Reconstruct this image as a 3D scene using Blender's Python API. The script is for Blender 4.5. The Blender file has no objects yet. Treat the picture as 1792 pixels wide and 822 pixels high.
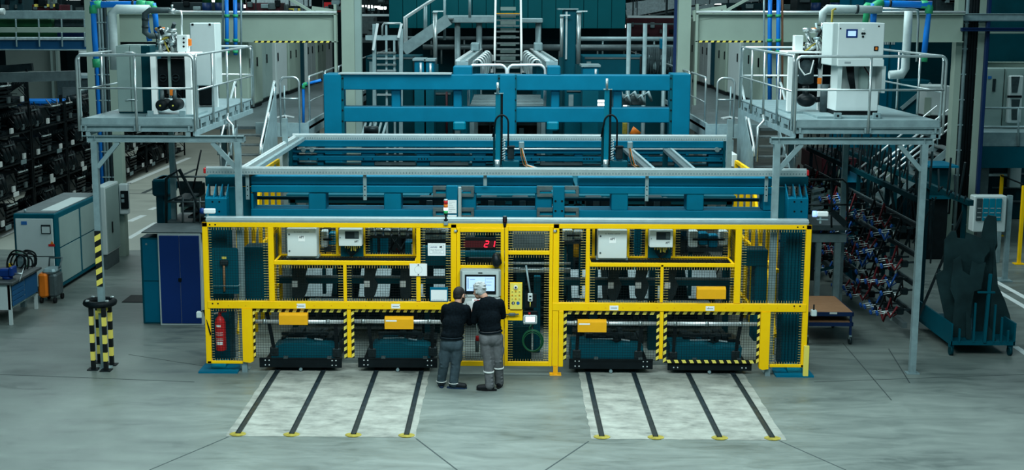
import bpy, math, random
from mathutils import Vector, Matrix

sc = bpy.context.scene
COL = sc.collection
rnd = random.Random(7)

# ------------------------------------------------------------------ camera
W, H = 1792, 822
FPX, PITCH, YAW, ROLL, PCX, PCY = 2357.0, math.radians(9.52), math.radians(-1.245), math.radians(.06), 835.0, 411.0
EYE = Vector((0, 0, 6.0))
FWD = Vector((math.sin(YAW)*math.cos(PITCH), math.cos(YAW)*math.cos(PITCH), -math.sin(PITCH)))
_r = Vector((math.cos(YAW), -math.sin(YAW), 0)); _u = _r.cross(FWD)
RGT = math.cos(ROLL)*_r + math.sin(ROLL)*_u
UPV = -math.sin(ROLL)*_r + math.cos(ROLL)*_u
cam = bpy.data.cameras.new('camera'); camo = bpy.data.objects.new('camera', cam); COL.objects.link(camo)
camo.matrix_world = Matrix(((RGT.x, UPV.x, -FWD.x, EYE.x), (RGT.y, UPV.y, -FWD.y, EYE.y), (RGT.z, UPV.z, -FWD.z, EYE.z), (0, 0, 0, 1)))
cam.sensor_fit = 'HORIZONTAL'; cam.sensor_width = 36.0
cam.lens = 36.0*FPX/W
cam.shift_x = (W/2-PCX)/W; cam.shift_y = 0
cam.clip_start = .1; cam.clip_end = 400
sc.camera = camo

# ------------------------------------------------------------------ exposure, world, lamps
vs = sc.view_settings
sc.display_settings.display_device = 'sRGB'
vs.view_transform = 'Standard'; vs.look = 'None'; vs.gamma = 1.0; vs.use_curve_mapping = False
vs.exposure = 0.0
wd = bpy.data.worlds.new('world'); sc.world = wd; wd.use_nodes = True
bg = wd.node_tree.nodes['Background']; bg.inputs[0].default_value = (.10, .52, .66, 1); bg.inputs[1].default_value = .22

def area(name, loc, sx, sy, power, color, rot=(0, 0, 0)):
    d = bpy.data.lights.new(name, 'AREA'); d.shape = 'RECTANGLE'; d.size = sx; d.size_y = sy
    d.energy = power; d.color = color
    o = bpy.data.objects.new(name, d); COL.objects.link(o); o.location = loc; o.rotation_euler = rot
    return o
LC = (.80, .985, 1.0)
# skylight strips and high-bay rows of the hall roof
area('skylight_front', (0, 13.0, 9.8), 12, 6, 2500, LC)
area('skylight_cell', (0, 25.0, 12.0), 9, 6, 2300, LC)
area('skylight_rear', (0, 38, 12.5), 12, 5, 850, LC)
area('skylight_left_aisle', (-13, 42, 12.5), 4, 18, 1300, LC)
area('skylight_right_aisle', (15, 36, 12.5), 4, 14, 700, LC)
area('skylight_far', (0, 60, 12.3), 36, 6, 1300, LC)

# ------------------------------------------------------------------ picture measurements to places
def ray(px, py): return FWD + RGT*((px-PCX)/FPX) - UPV*((py-PCY)/FPX)
def fl(px, py, z=0.0):
    d = ray(px, py); return EYE + d*((z-EYE.z)/d.z)
def at(px, py, Y):
    d = ray(px, py); return EYE + d*(Y/d.y)
def RX(px0, py0, px1, py1, Y):
    """x0,x1,z0,z1 of a picture rectangle standing at depth Y"""
    mx, my = (px0+px1)/2, (py0+py1)/2
    return at(px0, my, Y).x, at(px1, my, Y).x, at(mx, py1, Y).z, at(mx, py0, Y).z

# ------------------------------------------------------------------ materials
MT = {}
def mat(name, rgb, rough=.5, metal=0.0, noise=0.0, scale=6.0, emit=0.0, spec=.22, bump=0.0, rgb2=None, streak=None, alpha=None):
    m = bpy.data.materials.new(name); m.use_nodes = True
    nt = m.node_tree; b = nt.nodes['Principled BSDF']
    b.inputs['Roughness'].default_value = rough; b.inputs['Metallic'].default_value = metal
    b.inputs['Specular IOR Level'].default_value = spec
    b.inputs['Base Color'].default_value = (*rgb, 1)
    if noise > 0 or rgb2:
        tc = nt.nodes.new('ShaderNodeTexCoord'); n = nt.nodes.new('ShaderNodeTexNoise')
        n.inputs['Scale'].default_value = scale; n.inputs['Detail'].default_value = 5; n.inputs['Roughness'].default_value = .6
        if streak:
            mp = nt.nodes.new('ShaderNodeMapping'); mp.inputs['Scale'].default_value = streak
            nt.links.new(tc.outputs['Object'], mp.inputs[0]); nt.links.new(mp.outputs[0], n.inputs['Vector'])
        else: nt.links.new(tc.outputs['Object'], n.inputs['Vector'])
        r = nt.nodes.new('ShaderNodeValToRGB'); r.color_ramp.elements[0].position = .32; r.color_ramp.elements[1].position = .68
        c2 = rgb2 or tuple(min(1, c*(1+noise)) for c in rgb); c1 = rgb if rgb2 else tuple(c*(1-noise) for c in rgb)
        r.color_ramp.elements[0].color = (*c1, 1); r.color_ramp.elements[1].color = (*c2, 1)
        nt.links.new(n.outputs['Fac'], r.inputs[0]); nt.links.new(r.outputs[0], b.inputs['Base Color'])
        if bump:
            bp = nt.nodes.new('ShaderNodeBump'); bp.inputs['Strength'].default_value = bump; bp.inputs['Distance'].default_value = .01
            nt.links.new(n.outputs['Fac'], bp.inputs['Height']); nt.links.new(bp.outputs[0], b.inputs['Normal'])
    if emit > 0:
        b.inputs['Emission Color'].default_value = (*rgb, 1); b.inputs['Emission Strength'].default_value = emit
    if alpha is not None: b.inputs['Transmission Weight'].default_value = alpha
    MT[name] = m; return m

mat('yellow', (1.0, .56, .0), .45, noise=.05, scale=3)
mat('orange_yellow', (.86, .40, .008), .45, noise=.06, scale=4)
mat('blue', (.0, .128, .215), .45, spec=.10, noise=.10, scale=1.5)
mat('blue_light', (.0, .16, .235), .45, spec=.12, noise=.08, scale=2)
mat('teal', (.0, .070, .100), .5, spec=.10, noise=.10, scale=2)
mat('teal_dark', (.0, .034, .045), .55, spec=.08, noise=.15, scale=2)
mat('teal_clad', (.0, .070, .085), .5, spec=.08, noise=.06, scale=1.2)
mat('navy', (.004, .030, .165), .4, noise=.05, scale=2)
mat('deepblue', (.004, .020, .075), .45, noise=.05, scale=2)
mat('workblue', (.012, .085, .20), .45, noise=.06, scale=3)
mat('pipeblue', (.008, .16, .55), .35, noise=.06, scale=4)
mat('pipegreen', (.03, .32, .14), .4, noise=.08, scale=5)
mat('galv', (.23, .32, .335), .42, metal=.25, noise=.16, scale=5)
mat('steel', (.42, .48, .48), .32, metal=.7, noise=.10, scale=8)
mat('alu', (.52, .60, .60), .33, metal=.55, noise=.07, scale=7)
mat('bright', (.85, .90, .90), .28, metal=.5)
mat('beige', (.27, .345, .29), .55, noise=.05, scale=1.5)
mat('beige_grey', (.235, .32, .30), .5, noise=.05, scale=1.5)
mat('grey_box', (.50, .57, .56), .4, noise=.03, scale=3)
mat('white_box', (.62, .68, .67), .4, noise=.03, scale=3)
mat('white', (.80, .82, .80), .5)
mat('paper', (.85, .87, .86), .7)
mat('insul', (.40, .48, .475), .5, noise=.08, scale=9)
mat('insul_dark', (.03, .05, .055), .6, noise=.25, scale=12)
mat('greypanel', (.16, .21, .22), .5, noise=.05, scale=3)
mat('terminal', (.30, .34, .33), .4, noise=.03, scale=4)
mat('black', (.004, .0075, .009), .55, spec=.12, noise=.25, scale=6)
mat('blackpart', (.004, .009, .011), .4, spec=.2, noise=.5, scale=3)
mat('darkmetal', (.018, .030, .034), .4, metal=.3, noise=.3, scale=5)
mat('greymetal', (.09, .12, .125), .45, metal=.3, noise=.2, scale=5)
mat('hazard_yellow', (.80, .66, .12), .5)
mat('hazard_black', (.007, .009, .009), .5)
mat('wire', (.006, .009, .009), .6, spec=.1)
mat('wire_yellow', (.85, .60, .16), .5)
mat('red', (.50, .018, .020), .4, noise=.06, scale=6)
mat('maroon', (.055, .010, .016), .5, noise=.3, scale=3)
mat('orange', (.75, .18, .015), .45, noise=.05, scale=6)
mat('wood', (.235, .115, .055), .55, rgb2=(.31, .165, .085), scale=6, streak=(1, 6, 1))
mat('brass', (.27, .225, .035), .5, noise=.3, scale=14)
mat('green', (.012, .085, .03), .5, noise=.3, scale=4)
mat('leaf', (.20, .32, .03), .6, noise=.4, scale=8)
mat('rubber', (.006, .007, .008), .75, noise=.2, scale=10)
mat('bench_top', (.05, .06, .06), .5, noise=.3, scale=6)
mat('skin', (.50, .27, .19), .55, noise=.05, scale=20)
mat('hair_dark', (.012, .011, .011), .7, noise=.5, scale=60)
mat('hair_grey', (.36, .38, .38), .7, noise=.35, scale=60)
mat('sweater', (.0035, .0065, .009), .9, spec=.05, noise=.4, scale=30, bump=.3)
mat('trousers_blue', (.040, .062, .074), .9, spec=.05, noise=.2, scale=12, bump=.3)
mat('trousers_grey', (.115, .120, .125), .9, spec=.05, noise=.2, scale=12, bump=.3)
mat('shoe', (.006, .008, .010), .6, noise=.3, scale=20)
mat('reflect', (.62, .64, .62), .4)
mat('sole_blue', (.008, .025, .06), .6)
mat('screen', (.36, .52, .78), .4, emit=.85)
mat('screen_pale', (.75, .85, .90), .4, emit=.9)
mat('screen_dark', (.02, .03, .035), .15, noise=.5, scale=2)
mat('screen_ink', (.10, .16, .30), .5, emit=.3)
mat('led', (1.0, .015, .04), .5, emit=2.6)
mat('sheetdark', (.010, .028, .031), .45, noise=.4, scale=2)
mat('led_off', (.095, .012, .015), .3)
mat('lampwhite', (.95, 1.0, .97), .5, emit=3.0)
mat('lampblue', (.25, .4, .95), .5, emit=1.5)
mat('ink', (.02, .025, .03), .6)
mat('ink_grey', (.28, .32, .33), .6)
mat('ink_red', (.5, .03, .03), .6)
mat('blue_dot', (.02, .12, .35), .5)
mat('signal_green', (.05, .45, .15), .4)
mat('wall_far', (.012, .045, .055), .7, noise=.2, scale=.5)
mat('wall_pale', (.22, .27, .25), .7, noise=.08, scale=.5)
mat('copper', (.30, .13, .07), .5)
mat('lightrail', (.45, .54, .56), .4, metal=.3, noise=.2, scale=12)
mat('grating', (.14, .17, .17), .5, metal=.3, noise=.25, scale=12)
mat('hose_green', (.006, .07, .03), .5)
mat('hose_red', (.13, .010, .014), .5)
mat('cup_blue', (.012, .085, .34), .4)

# floor: power-floated concrete with clouding, streaks and wear; light cement bed around the rails is its own slab
def floor_mat(name, stops, sc1, sc2, rough, bumps):
    m = bpy.data.materials.new(name); m.use_nodes = True; nt = m.node_tree; b = nt.nodes['Principled BSDF']; L = nt.links
    tc = nt.nodes.new('ShaderNodeTexCoord')
    n1 = nt.nodes.new('ShaderNodeTexNoise'); n1.inputs['Scale'].default_value = sc1; n1.inputs['Detail'].default_value = 8; n1.inputs['Roughness'].default_value = .62
    n2 = nt.nodes.new('ShaderNodeTexNoise'); n2.inputs['Scale'].default_value = sc2; n2.inputs['Detail'].default_value = 8; n2.inputs['Roughness'].default_value = .7; n2.inputs['Distortion'].default_value = .8
    mp = nt.nodes.new('ShaderNodeMapping'); mp.inputs['Scale'].default_value = (.45, 1.5, 1)
    L.new(tc.outputs['Object'], n1.inputs['Vector']); L.new(tc.outputs['Object'], mp.inputs[0]); L.new(mp.outputs[0], n2.inputs['Vector'])
    mx = nt.nodes.new('ShaderNodeMix'); mx.data_type = 'FLOAT'; mx.inputs[0].default_value = .5
    L.new(n1.outputs['Fac'], mx.inputs[2]); L.new(n2.outputs['Fac'], mx.inputs[3])
    r = nt.nodes.new('ShaderNodeValToRGB'); e = r.color_ramp.elements
    e[0].position = stops[0][0]; e[0].color = (*stops[0][1], 1); e[1].position = stops[-1][0]; e[1].color = (*stops[-1][1], 1)
    for p, c in stops[1:-1]:
        k = e.new(p); k.color = (*c, 1)
    L.new(mx.outputs[0], r.inputs[0]); L.new(r.outputs[0], b.inputs['Base Color'])
    rr = nt.nodes.new('ShaderNodeMapRange'); rr.inputs[1].default_value = .35; rr.inputs[2].default_value = .65; rr.inputs[3].default_value = rough-.1; rr.inputs[4].default_value = rough+.12
    L.new(n2.outputs['Fac'], rr.inputs[0]); L.new(rr.outputs[0], b.inputs['Roughness'])
    bp = nt.nodes.new('ShaderNodeBump'); bp.inputs['Strength'].default_value = bumps; bp.inputs['Distance'].default_value = .006
    L.new(mx.outputs[0], bp.inputs['Height']); L.new(bp.outputs[0], b.inputs['Normal'])
    MT[name] = m
floor_mat('concrete', [(.36, (.060, .080, .074)), (.45, (.116, .142, .131)), (.56, (.153, .184, .168)), (.68, (.205, .239, .218))], .42, 2.0, .45, .12)
floor_mat('cement', [(.36, (.095, .11, .10)), (.44, (.205, .218, .193)), (.53, (.285, .30, .265)), (.66, (.38, .40, .355))], 2.4, 3.4, .6, .3)
floor_mat('aisle', [(.34, (.26, .28, .24)), (.50, (.32, .34, .29)), (.70, (.37, .39, .33))], .3, .8, .5, .1)
mat('lane_paint', (.66, .70, .68), .6, noise=.10, scale=4)
mat('joint', (.045, .06, .06), .8)
mat('rail_steel', (.028, .045, .055), .35, metal=.5, noise=.4, scale=6)

# ------------------------------------------------------------------ mesh builder
class MB:
    def __init__(s): s.v = []; s.f = []; s.m = []; s.s = []
    def _add(s, vs_, fs, mi=0, sm=False):
        o = len(s.v); s.v += [Vector(p) for p in vs_]
        for f in fs: s.f.append([i+o for i in f]); s.m.append(mi); s.s.append(sm)
        return s
    def box(s, x0, x1, y0, y1, z0, z1, mi=0):
        if x0 > x1: x0, x1 = x1, x0
        if y0 > y1: y0, y1 = y1, y0
        if z0 > z1: z0, z1 = z1, z0
        return s._add([(x0, y0, z0), (x1, y0, z0), (x1, y1, z0), (x0, y1, z0), (x0, y0, z1), (x1, y0, z1), (x1, y1, z1), (x0, y1, z1)],
                      [(0, 3, 2, 1), (4, 5, 6, 7), (0, 1, 5, 4), (1, 2, 6, 5), (2, 3, 7, 6), (3, 0, 4, 7)], mi)
    def cbox(s, x0, x1, y0, y1, z0, z1, c=.01, mi=0):
        """box with chamfered vertical and horizontal edges"""
        if x0 > x1: x0, x1 = x1, x0
        if y0 > y1: y0, y1 = y1, y0
        if z0 > z1: z0, z1 = z1, z0
        c = min(c, (x1-x0)*.45, (y1-y0)*.45, (z1-z0)*.45)
        def ring(z, i):
            return [(x0+i+c, y0+i, z), (x1-i-c, y0+i, z), (x1-i, y0+i+c, z), (x1-i, y1-i-c, z), (x1-i-c, y1-i, z), (x0+i+c, y1-i, z), (x0+i, y1-i-c, z), (x0+i, y0+i+c, z)]
        rs = [ring(z0, c*.7), ring(z0+c, 0), ring(z1-c, 0), ring(z1, c*.7)]
        vs_ = sum(rs, []); fs = [tuple(range(7, -1, -1)), tuple(range(24, 32))]
        for k in range(3):
            for i in range(8):
                j = (i+1) % 8; fs.append((k*8+i, k*8+j, k*8+8+j, k*8+8+i))
        return s._add(vs_, fs, mi)
    def bar(s, p, q, w, h=None, up=(0, 0, 1), mi=0):
        p, q = Vector(p), Vector(q); h = h or w; d = (q-p).normalized(); up = Vector(up)
        if abs(d.dot(up)) > .95: up = Vector((0, 1, 0))
        a = d.cross(up).normalized()*(w/2); b = a.cross(d).normalized()*(h/2)
        vs_ = [p-a-b, p+a-b, p+a+b, p-a+b, q-a-b, q+a-b, q+a+b, q-a+b]
        return s._add(vs_, [(0, 1, 2, 3), (7, 6, 5, 4), (0, 4, 5, 1), (1, 5, 6, 2), (2, 6, 7, 3), (3, 7, 4, 0)], mi)
    def tube(s, pts, r, n=8, mi=0, closed=False, caps=True):
        P = [Vector(p) for p in pts]; N = len(P)
        R = r if isinstance(r, (list, tuple)) else [r]*N
        t0 = (P[1]-P[0]).normalized(); ref = Vector((0, 0, 1)) if abs(t0.z) < .9 else Vector((1, 0, 0))
        a = t0.cross(ref).normalized(); rings = []
        for i in range(N):
            if closed: t = (P[(i+1) % N]-P[i-1])
            else: t = (P[min(i+1, N-1)]-P[max(i-1, 0)])
            t = t.normalized() if t.length > 1e-9 else t0
            a = (a-t*a.dot(t)); a = a.normalized() if a.length > 1e-6 else t.orthogonal().normalized()
            b = t.cross(a)
            k = 1.0
            if 0 < i < N-1 and not closed:
                c = (P[i]-P[i-1]).normalized().dot((P[i+1]-P[i]).normalized()); k = 1/max(.5, math.sqrt(max(.01, (1+c)/2)))
            rings.append([P[i]+(a*math.cos(2*math.pi*j/n)+b*math.sin(2*math.pi*j/n))*R[i]*(k if n > 4 else 1) for j in range(n)])
        vs_ = sum(rings, []); fs = []
        for i in range(N if closed else N-1):
            i2 = (i+1) % N
            for j in range(n):
                j2 = (j+1) % n; fs.append((i*n+j, i*n+j2, i2*n+j2, i2*n+j))
        s._add(vs_, fs, mi, n > 5)
        if caps and not closed:
            o = len(s.v)-len(vs_)
            s.f += [[o+j for j in range(n-1, -1, -1)], [o+(N-1)*n+j for j in range(n)]]; s.m += [mi, mi]; s.s += [False, False]
        return s
    def cyl(s, p, q, r, r2=None, n=16, mi=0): return s.tube([p, q], [r, r if r2 is None else r2], n, mi)
    def prism(s, poly, axis, a0, a1, mi=0):
        """polygon in the two other axes (in x,y,z order), extruded along axis"""
        def P(u, v, a): return (a, u, v) if axis == 'x' else (u, a, v) if axis == 'y' else (u, v, a)
        n = len(poly); vs_ = [P(u, v, a0) for u, v in poly]+[P(u, v, a1) for u, v in poly]
        fs = [tuple(range(n)), tuple(range(2*n-1, n-1, -1))]+[(i, n+i, n+(i+1) % n, (i+1) % n) for i in range(n)]
        return s._add(vs_, fs, mi)
    def ell(s, c, r, n=12, k=8, mi=0, rot=None):
        c = Vector(c); vs_ = []; fs = []
        for i in range(k+1):
            th = math.pi*i/k
            for j in range(n):
                ph = 2*math.pi*j/n; p = Vector((r[0]*math.sin(th)*math.cos(ph), r[1]*math.sin(th)*math.sin(ph), r[2]*math.cos(th)))
                if rot: p = rot @ p
                vs_.append(c+p)
        for i in range(k):
            for j in range(n):
                j2 = (j+1) % n; fs.append((i*n+j, (i+1)*n+j, (i+1)*n+j2, i*n+j2))
        return s._add(vs_, fs, mi, True)
    def frame(s, x0, x1, z0, z1, y0, y1, w, mi=0):
        """rectangular picture-frame of section w in the xz plane"""
        s.box(x0, x1, y0, y1, z1-w, z1, mi); s.box(x0, x1, y0, y1, z0, z0+w, mi)
        s.box(x0, x0+w, y0, y1, z0+w, z1-w, mi); s.box(x1-w, x1, y0, y1, z0+w, z1-w, mi); return s
    def build(s, name, mats, parent=None, bevel=0.0, label=None):
        if isinstance(mats, str): mats = [mats]
        root = parent
        while root is not None and root.parent is not None: root = root.parent
        if root is not None: off = Vector(root.location)
        else:
            xs = [v.x for v in s.v]; ys = [v.y for v in s.v]; zs = [v.z for v in s.v]
            off = Vector(((min(xs)+max(xs))/2, (min(ys)+max(ys))/2, min(zs)))
        me = bpy.data.meshes.new(name); me.from_pydata([v-off for v in s.v], [], s.f); me.update()
        for mm in mats: me.materials.append(MT[mm])
        me.polygons.foreach_set('material_index', s.m); me.polygons.foreach_set('use_smooth', s.s)
        import bmesh
        bm = bmesh.new(); bm.from_mesh(me); bmesh.ops.recalc_face_normals(bm, faces=bm.faces); bm.to_mesh(me); bm.free()
        o = bpy.data.objects.new(name, me); COL.objects.link(o)
        if parent is not None: o.parent = parent
        else: o.location = off
        if bevel:
            bv = o.modifiers.new('bevel', 'BEVEL'); bv.width = bevel; bv.segments = 2; bv.limit_method = 'ANGLE'
        if label: o['label'] = label
        return o

def _each(s, name, mats, parent=None, **k):
    """every loose piece an object of its own"""
    par = list(range(len(s.v)))
    def find(i):
        while par[i] != i: par[i] = par[par[i]]; i = par[i]
        return i
    for f in s.f:
        for i in f[1:]: par[find(f[0])] = find(i)
    groups = {}
    for fi, f in enumerate(s.f): groups.setdefault(find(f[0]), []).append(fi)
    for fis in groups.values():
        mb = MB(); mp = {}
        for fi in fis:
            for i in s.f[fi]:
                if i not in mp: mp[i] = len(mb.v); mb.v.append(s.v[i])
            mb.f.append([mp[i] for i in s.f[fi]]); mb.m.append(s.m[fi]); mb.s.append(s.s[fi])
        o = mb.build(name, mats, parent, **k)
    return o
MB.each = _each
def tag(o, label, cat, group=None):
    o['label'] = label; o['category'] = cat
    if group: o['group'] = group
    return o
def struct(o): o['kind'] = 'structure'; return o
def thing(name, label, cat, loc, group=None):
    o = bpy.data.objects.new(name, None); COL.objects.link(o); o.location = loc; o.empty_display_size = .2
    return tag(o, label, cat, group)
def copy_tree(o, loc=None, label=None, rotz=None, parent=None):
    c = o.copy(); COL.objects.link(c)
    if parent is not None: c.parent = parent
    if loc is not None: c.location = loc
    if rotz is not None: c.rotation_euler = (0, 0, rotz)
    if label: c['label'] = label
    for ch in list(o.children): copy_tree(ch, parent=c)
    return c
def text(name, body, size, p, mat_, parent, width=None, extr=.001):
    """lettering in the xz plane facing the viewer side (-y), centred on p"""
    cu = bpy.data.curves.new('t', 'FONT'); cu.body = body; cu.size = size; cu.align_x = 'CENTER'; cu.align_y = 'CENTER'; cu.extrude = extr; cu.offset = size*.02
    t = bpy.data.objects.new('t', cu); COL.objects.link(t)
    me = bpy.data.meshes.new_from_object(t.evaluated_get(bpy.context.evaluated_depsgraph_get()))
    bpy.data.objects.remove(t); bpy.data.curves.remove(cu)
    sx = 1.0
    if width:
        xs = [v.co.x for v in me.vertices]; sx = width/(max(xs)-min(xs))
    root = parent
    while root.parent is not None: root = root.parent
    off = Vector(p)-Vector(root.location)
    for v in me.vertices: v.co = Vector((v.co.x*sx+off.x, -v.co.z+off.y, v.co.y+off.z))
    me.materials.clear(); me.materials.append(MT[mat_])
    o = bpy.data.objects.new(name, me); COL.objects.link(o); o.parent = parent
    return o
def mesh_grid(mb, x0, x1, z0, z1, y, pitch=.0425, t=.0036, edge=.05):
    """welded wire: black wires, their overlapping ends on the frame yellow (material 1)"""
    nx = max(1, round((x1-x0)/pitch)); nz = max(1, round((z1-z0)/pitch)); h = t/2
    for i in range(nx+1):
        x = x0+(x1-x0)*i/nx
        mb.box(x-h, x+h, y-h, y+h, z0, z0+edge, 1); mb.box(x-h, x+h, y-h, y+h, z1-edge, z1, 1)
        mb.box(x-h, x+h, y-h, y+h, z0+edge, z1-edge, 1 if i in (0, nx) else 0)
    for i in range(nz+1):
        z = z0+(z1-z0)*i/nz; ym = y+t
        eh = min(edge*1.7, (x1-x0)*.3); mb.box(x0, x0+eh, ym-h, ym+h, z-h, z+h, 1); mb.box(x1-eh, x1, ym-h, ym+h, z-h, z+h, 1)
        mb.box(x0+eh, x1-eh, ym-h, ym+h, z-h, z+h, 1 if i in (0, nz) else 0)
    return mb
def stripes(mb, p, q, w, y0, y1, step=.115, slant=1, black=0, yel=1):
    """hazard tape along p->q in the xz plane (x,z pairs) of width w; y0 front face"""
    (xa, za), (xb, zb) = p, q; L = math.hypot(xb-xa, zb-za); ux, uz = (xb-xa)/L, (zb-za)/L; vx, vz = -uz, ux
    def pt(a, b): return (xa+ux*a+vx*b, za+uz*a+vz*b)
    mb.prism([pt(0, -w/2), pt(L, -w/2), pt(L, w/2), pt(0, w/2)], 'y', y0, y1, black)
    n = int(L/step); st = L/n
    for k in range(n):
        a = k*st; d = w*.5*slant
        lo = max(0, a-d*.5); hi = a+st*.5
        mb.prism([pt(a+st*.15-d*.5, -w/2), pt(a+st*.65-d*.5, -w/2), pt(a+st*.65+d*.5, w/2), pt(a+st*.15+d*.5, w/2)], 'y', y0-.003, y0, yel)
def railing(mb, pts, h, r=.021, post=None, mid=True, n=8):
    """tube handrail along base pts (corner points), posts at each pt plus spacing"""
    P = [Vector(p) for p in pts]
    top = [p+Vector((0, 0, h)) for p in P]; mb.tube(top, r, n)
    if mid: mb.tube([p+Vector((0, 0, h*.53)) for p in P], r*.75, n)
    for a, b in zip(P, P[1:]):
        k = max(1, round((b-a).length/post)) if post else 1
        for i in range(k+1):
            c = a.lerp(b, i/k); mb.cyl(c, c+Vector((0, 0, h)), r, n=n)
def hoop(mb, a, b, h, r=.021, c=.12, n=8, mid=None):
    """rounded-corner guard loop: up at a, across, down at b"""
    a, b = Vector(a), Vector(b); d = (b-a).normalized(); z = Vector((0, 0, 1))
    pts = [a, a+z*(h-c)]
    for k in range(1, 5):
        t = k/5*math.pi/2; pts.append(a+z*(h-c+c*math.sin(t))+d*(c-c*math.cos(t)))
    for k in range(0, 5):
        t = k/5*math.pi/2; pts.append(b+z*(h-c+c*math.cos(t))-d*(c-c*math.sin(t)))
    pts += [b+z*(h-c), b]
    mb.tube(pts, r, n)
    if mid: mb.tube([a+z*mid, b+z*mid], r*.75, n)
# ================================================================== THE SETTING
struct(MB().box(-45, 45, -5, 95, -.3, 0).build('floor', 'concrete'))
struct(MB().box(-46, 46, 92, 92.4, 0, 16).build('wall_back', 'wall_far'))
struct(MB().box(-30.4, -30, -5, 92, 0, 16).build('wall_left', 'wall_far'))
struct(MB().box(34, 34.4, -5, 92, 0, 16).build('wall_right', 'wall_far'))

struct(MB().box(-30, 34, 44, 92, 12.6, 12.9).build('ceiling', 'wall_far'))
def slab(pts, z0, z1, name, m, parent=None):
    return MB().prism([(p[0], p[1]) for p in pts], 'z', z0, z1).build(name, m, parent)
def stripe(a, b, w, name, m, z=.004):
    a, b = Vector((a[0], a[1], 0)), Vector((b[0], b[1], 0)); d = (b-a).normalized(); n = Vector((-d.y, d.x, 0))*w/2
    return struct(slab([a-n, b-n, b+n, a+n], 0.0005, z, name, m))
# paler aisle floors left and right
struct(slab([(-24, 33.2), (-8.35, 33.2), (-8.35, 44.5), (-24, 44.5)], 0, .003, 'trim_1', 'aisle'))
struct(slab([(-16.5, 44.6), (-8.35, 44.6), (-8.35, 80), (-16.5, 80)], 0, .0028, 'trim_2', 'aisle'))
# white lane lines
n_ = 3
for a, b, w in (((224.5, 417.5), (273, 389.5), .16), ((226, 387.5), (251.5, 376.5), .20), ((263, 367), (274, 362.5), .18), ((0, 414), (30, 401), .16),
                ((224, 321), (331, 276), .22), ((150, 356), (226, 320), .2),
                ((1742, 492), (1800, 524), .13), ((1742, 507), (1800, 541), .13), ((1776, 606), (1800, 622), .13)):
    stripe(fl(*a), fl(*b), w, 'trim_%d' % n_, 'lane_paint'); n_ += 1
# expansion joints cut in the concrete
for a, b, w in (((728, 767), (800, 822), .022), ((1030, 772), (955, 822), .022), ((400, 764), (262, 822), .02), ((1362, 770), (1480, 822), .02),
                ((1555, 610), (1592, 670), .02), ((1475, 600), (1560, 700), .018), ((0, 655), (340, 668), .02), ((1425, 668), (1792, 655), .018), ((225, 620), (355, 640), .015)):
    stripe(fl(*a), fl(*b), w, 'trim_%d' % n_, 'joint', .0022); n_ += 1

# dark worn steel line crossing the left aisle
stripe(fl(207, 339), fl(275, 339), .10, 'trim_%d' % n_, 'joint'); n_ += 1
stripe(fl(250, 338), fl(345, 295), .16, 'trim_%d' % n_, 'joint'); n_ += 1

# --------------------------------------------------------------- cement beds and the eight floor rails
YE = 18.44
def bed(x0, x1, where, n):
    r_ = random.Random(n); j = lambda s: s*(r_.random()-.5)
    pts = [(x0+(x1-x0)*k/24, 18.36+j(.015)) for k in range(25)]+[(x1+j(.025), 18.36+4.04*k/24) for k in range(1, 25)]+[(x0+j(.025), 22.4-4.04*k/24) for k in range(24)]
    p = MB().prism(pts, 'z', 0, .006).build('floor_slab', 'cement'); struct(p)
bed(-3.97, -1.27, 'left', 1); bed(1.22, 3.97, 'right', 2)
rx = [(-3.82, 'outermost rail on the left, nearest the fire extinguisher'), (-3.05, 'second rail from the left, under the far left trolley'), (-2.165, 'third rail from the left, running under the left middle trolley'), (-1.405, 'fourth rail from the left, ending beside the two workers'),
      (1.375, 'first rail right of the workers, under the right middle trolley'), (2.14, 'second rail right of the workers, under the right middle trolley'), (3.045, 'third one right of the workers, under the striped shutter sill'), (3.79, 'outermost rail on the right, nearest the wooden cart')]
for x, lab in rx:
    t = thing('floor_rail', 'dark steel floor rail, '+lab, 'rail', (x, YE, 0), 'floor rails of the die trolleys')
    m = MB(); m.box(x-.026, x+.026, YE+.02, 24.5, .004, .020); m.build('rail_bar', 'rail_steel', t)
    m = MB()
    for s in (-1, 1): m.box(x+s*.032-.006, x+s*.032+.006, YE+.02, 24.5, .004, .028)
    m.each('rail_lip', 'darkmetal', t)
    m = MB(); m.prism([(x+.118*math.cos(2*math.pi*k/24), YE+.085*math.sin(2*math.pi*k/24)*1.15) for k in range(24)], 'z', .004, .012)
    m.build('end_stop', 'brass', t)

# ================================================================== SAFETY FENCE
YF = 21.73
fence = thing('safety_fence', 'long yellow framed safety fence of black wire mesh in front of the press', 'fence', (0, YF, 0))
def fpart(name, r, d=.05, m='yellow', y=YF, parent=None, c=.006):
    x0, x1, z0, z1 = RX(*r, y); mb = MB(); mb.cbox(x0, x1, y, y+d, z0, z1, c); return mb.build(name, m, parent or fence)
Z_T, Z_B = 2.543, .157
def xat(px, py=515): return at(px, py, YF).x
def zat(py, px=887): return at(px, py, YF).z
# top rail and aluminium capping channel
mb = MB(); mb.cbox(xat(353, 392), xat(1421, 396), YF, YF+.06, zat(397, 360), Z_T, .006); mb.build('top_rail', 'yellow', fence)
mb = MB(); x0, x1 = xat(360, 385), xat(1416, 388); mb.cbox(x0, x1, YF+.0, YF+.16, Z_T+.002, Z_T+.085, .008); mb.box(x0, x1, YF-.012, YF, Z_T+.03, Z_T+.055)
mb.build('cap_channel', 'alu', fence)
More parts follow.
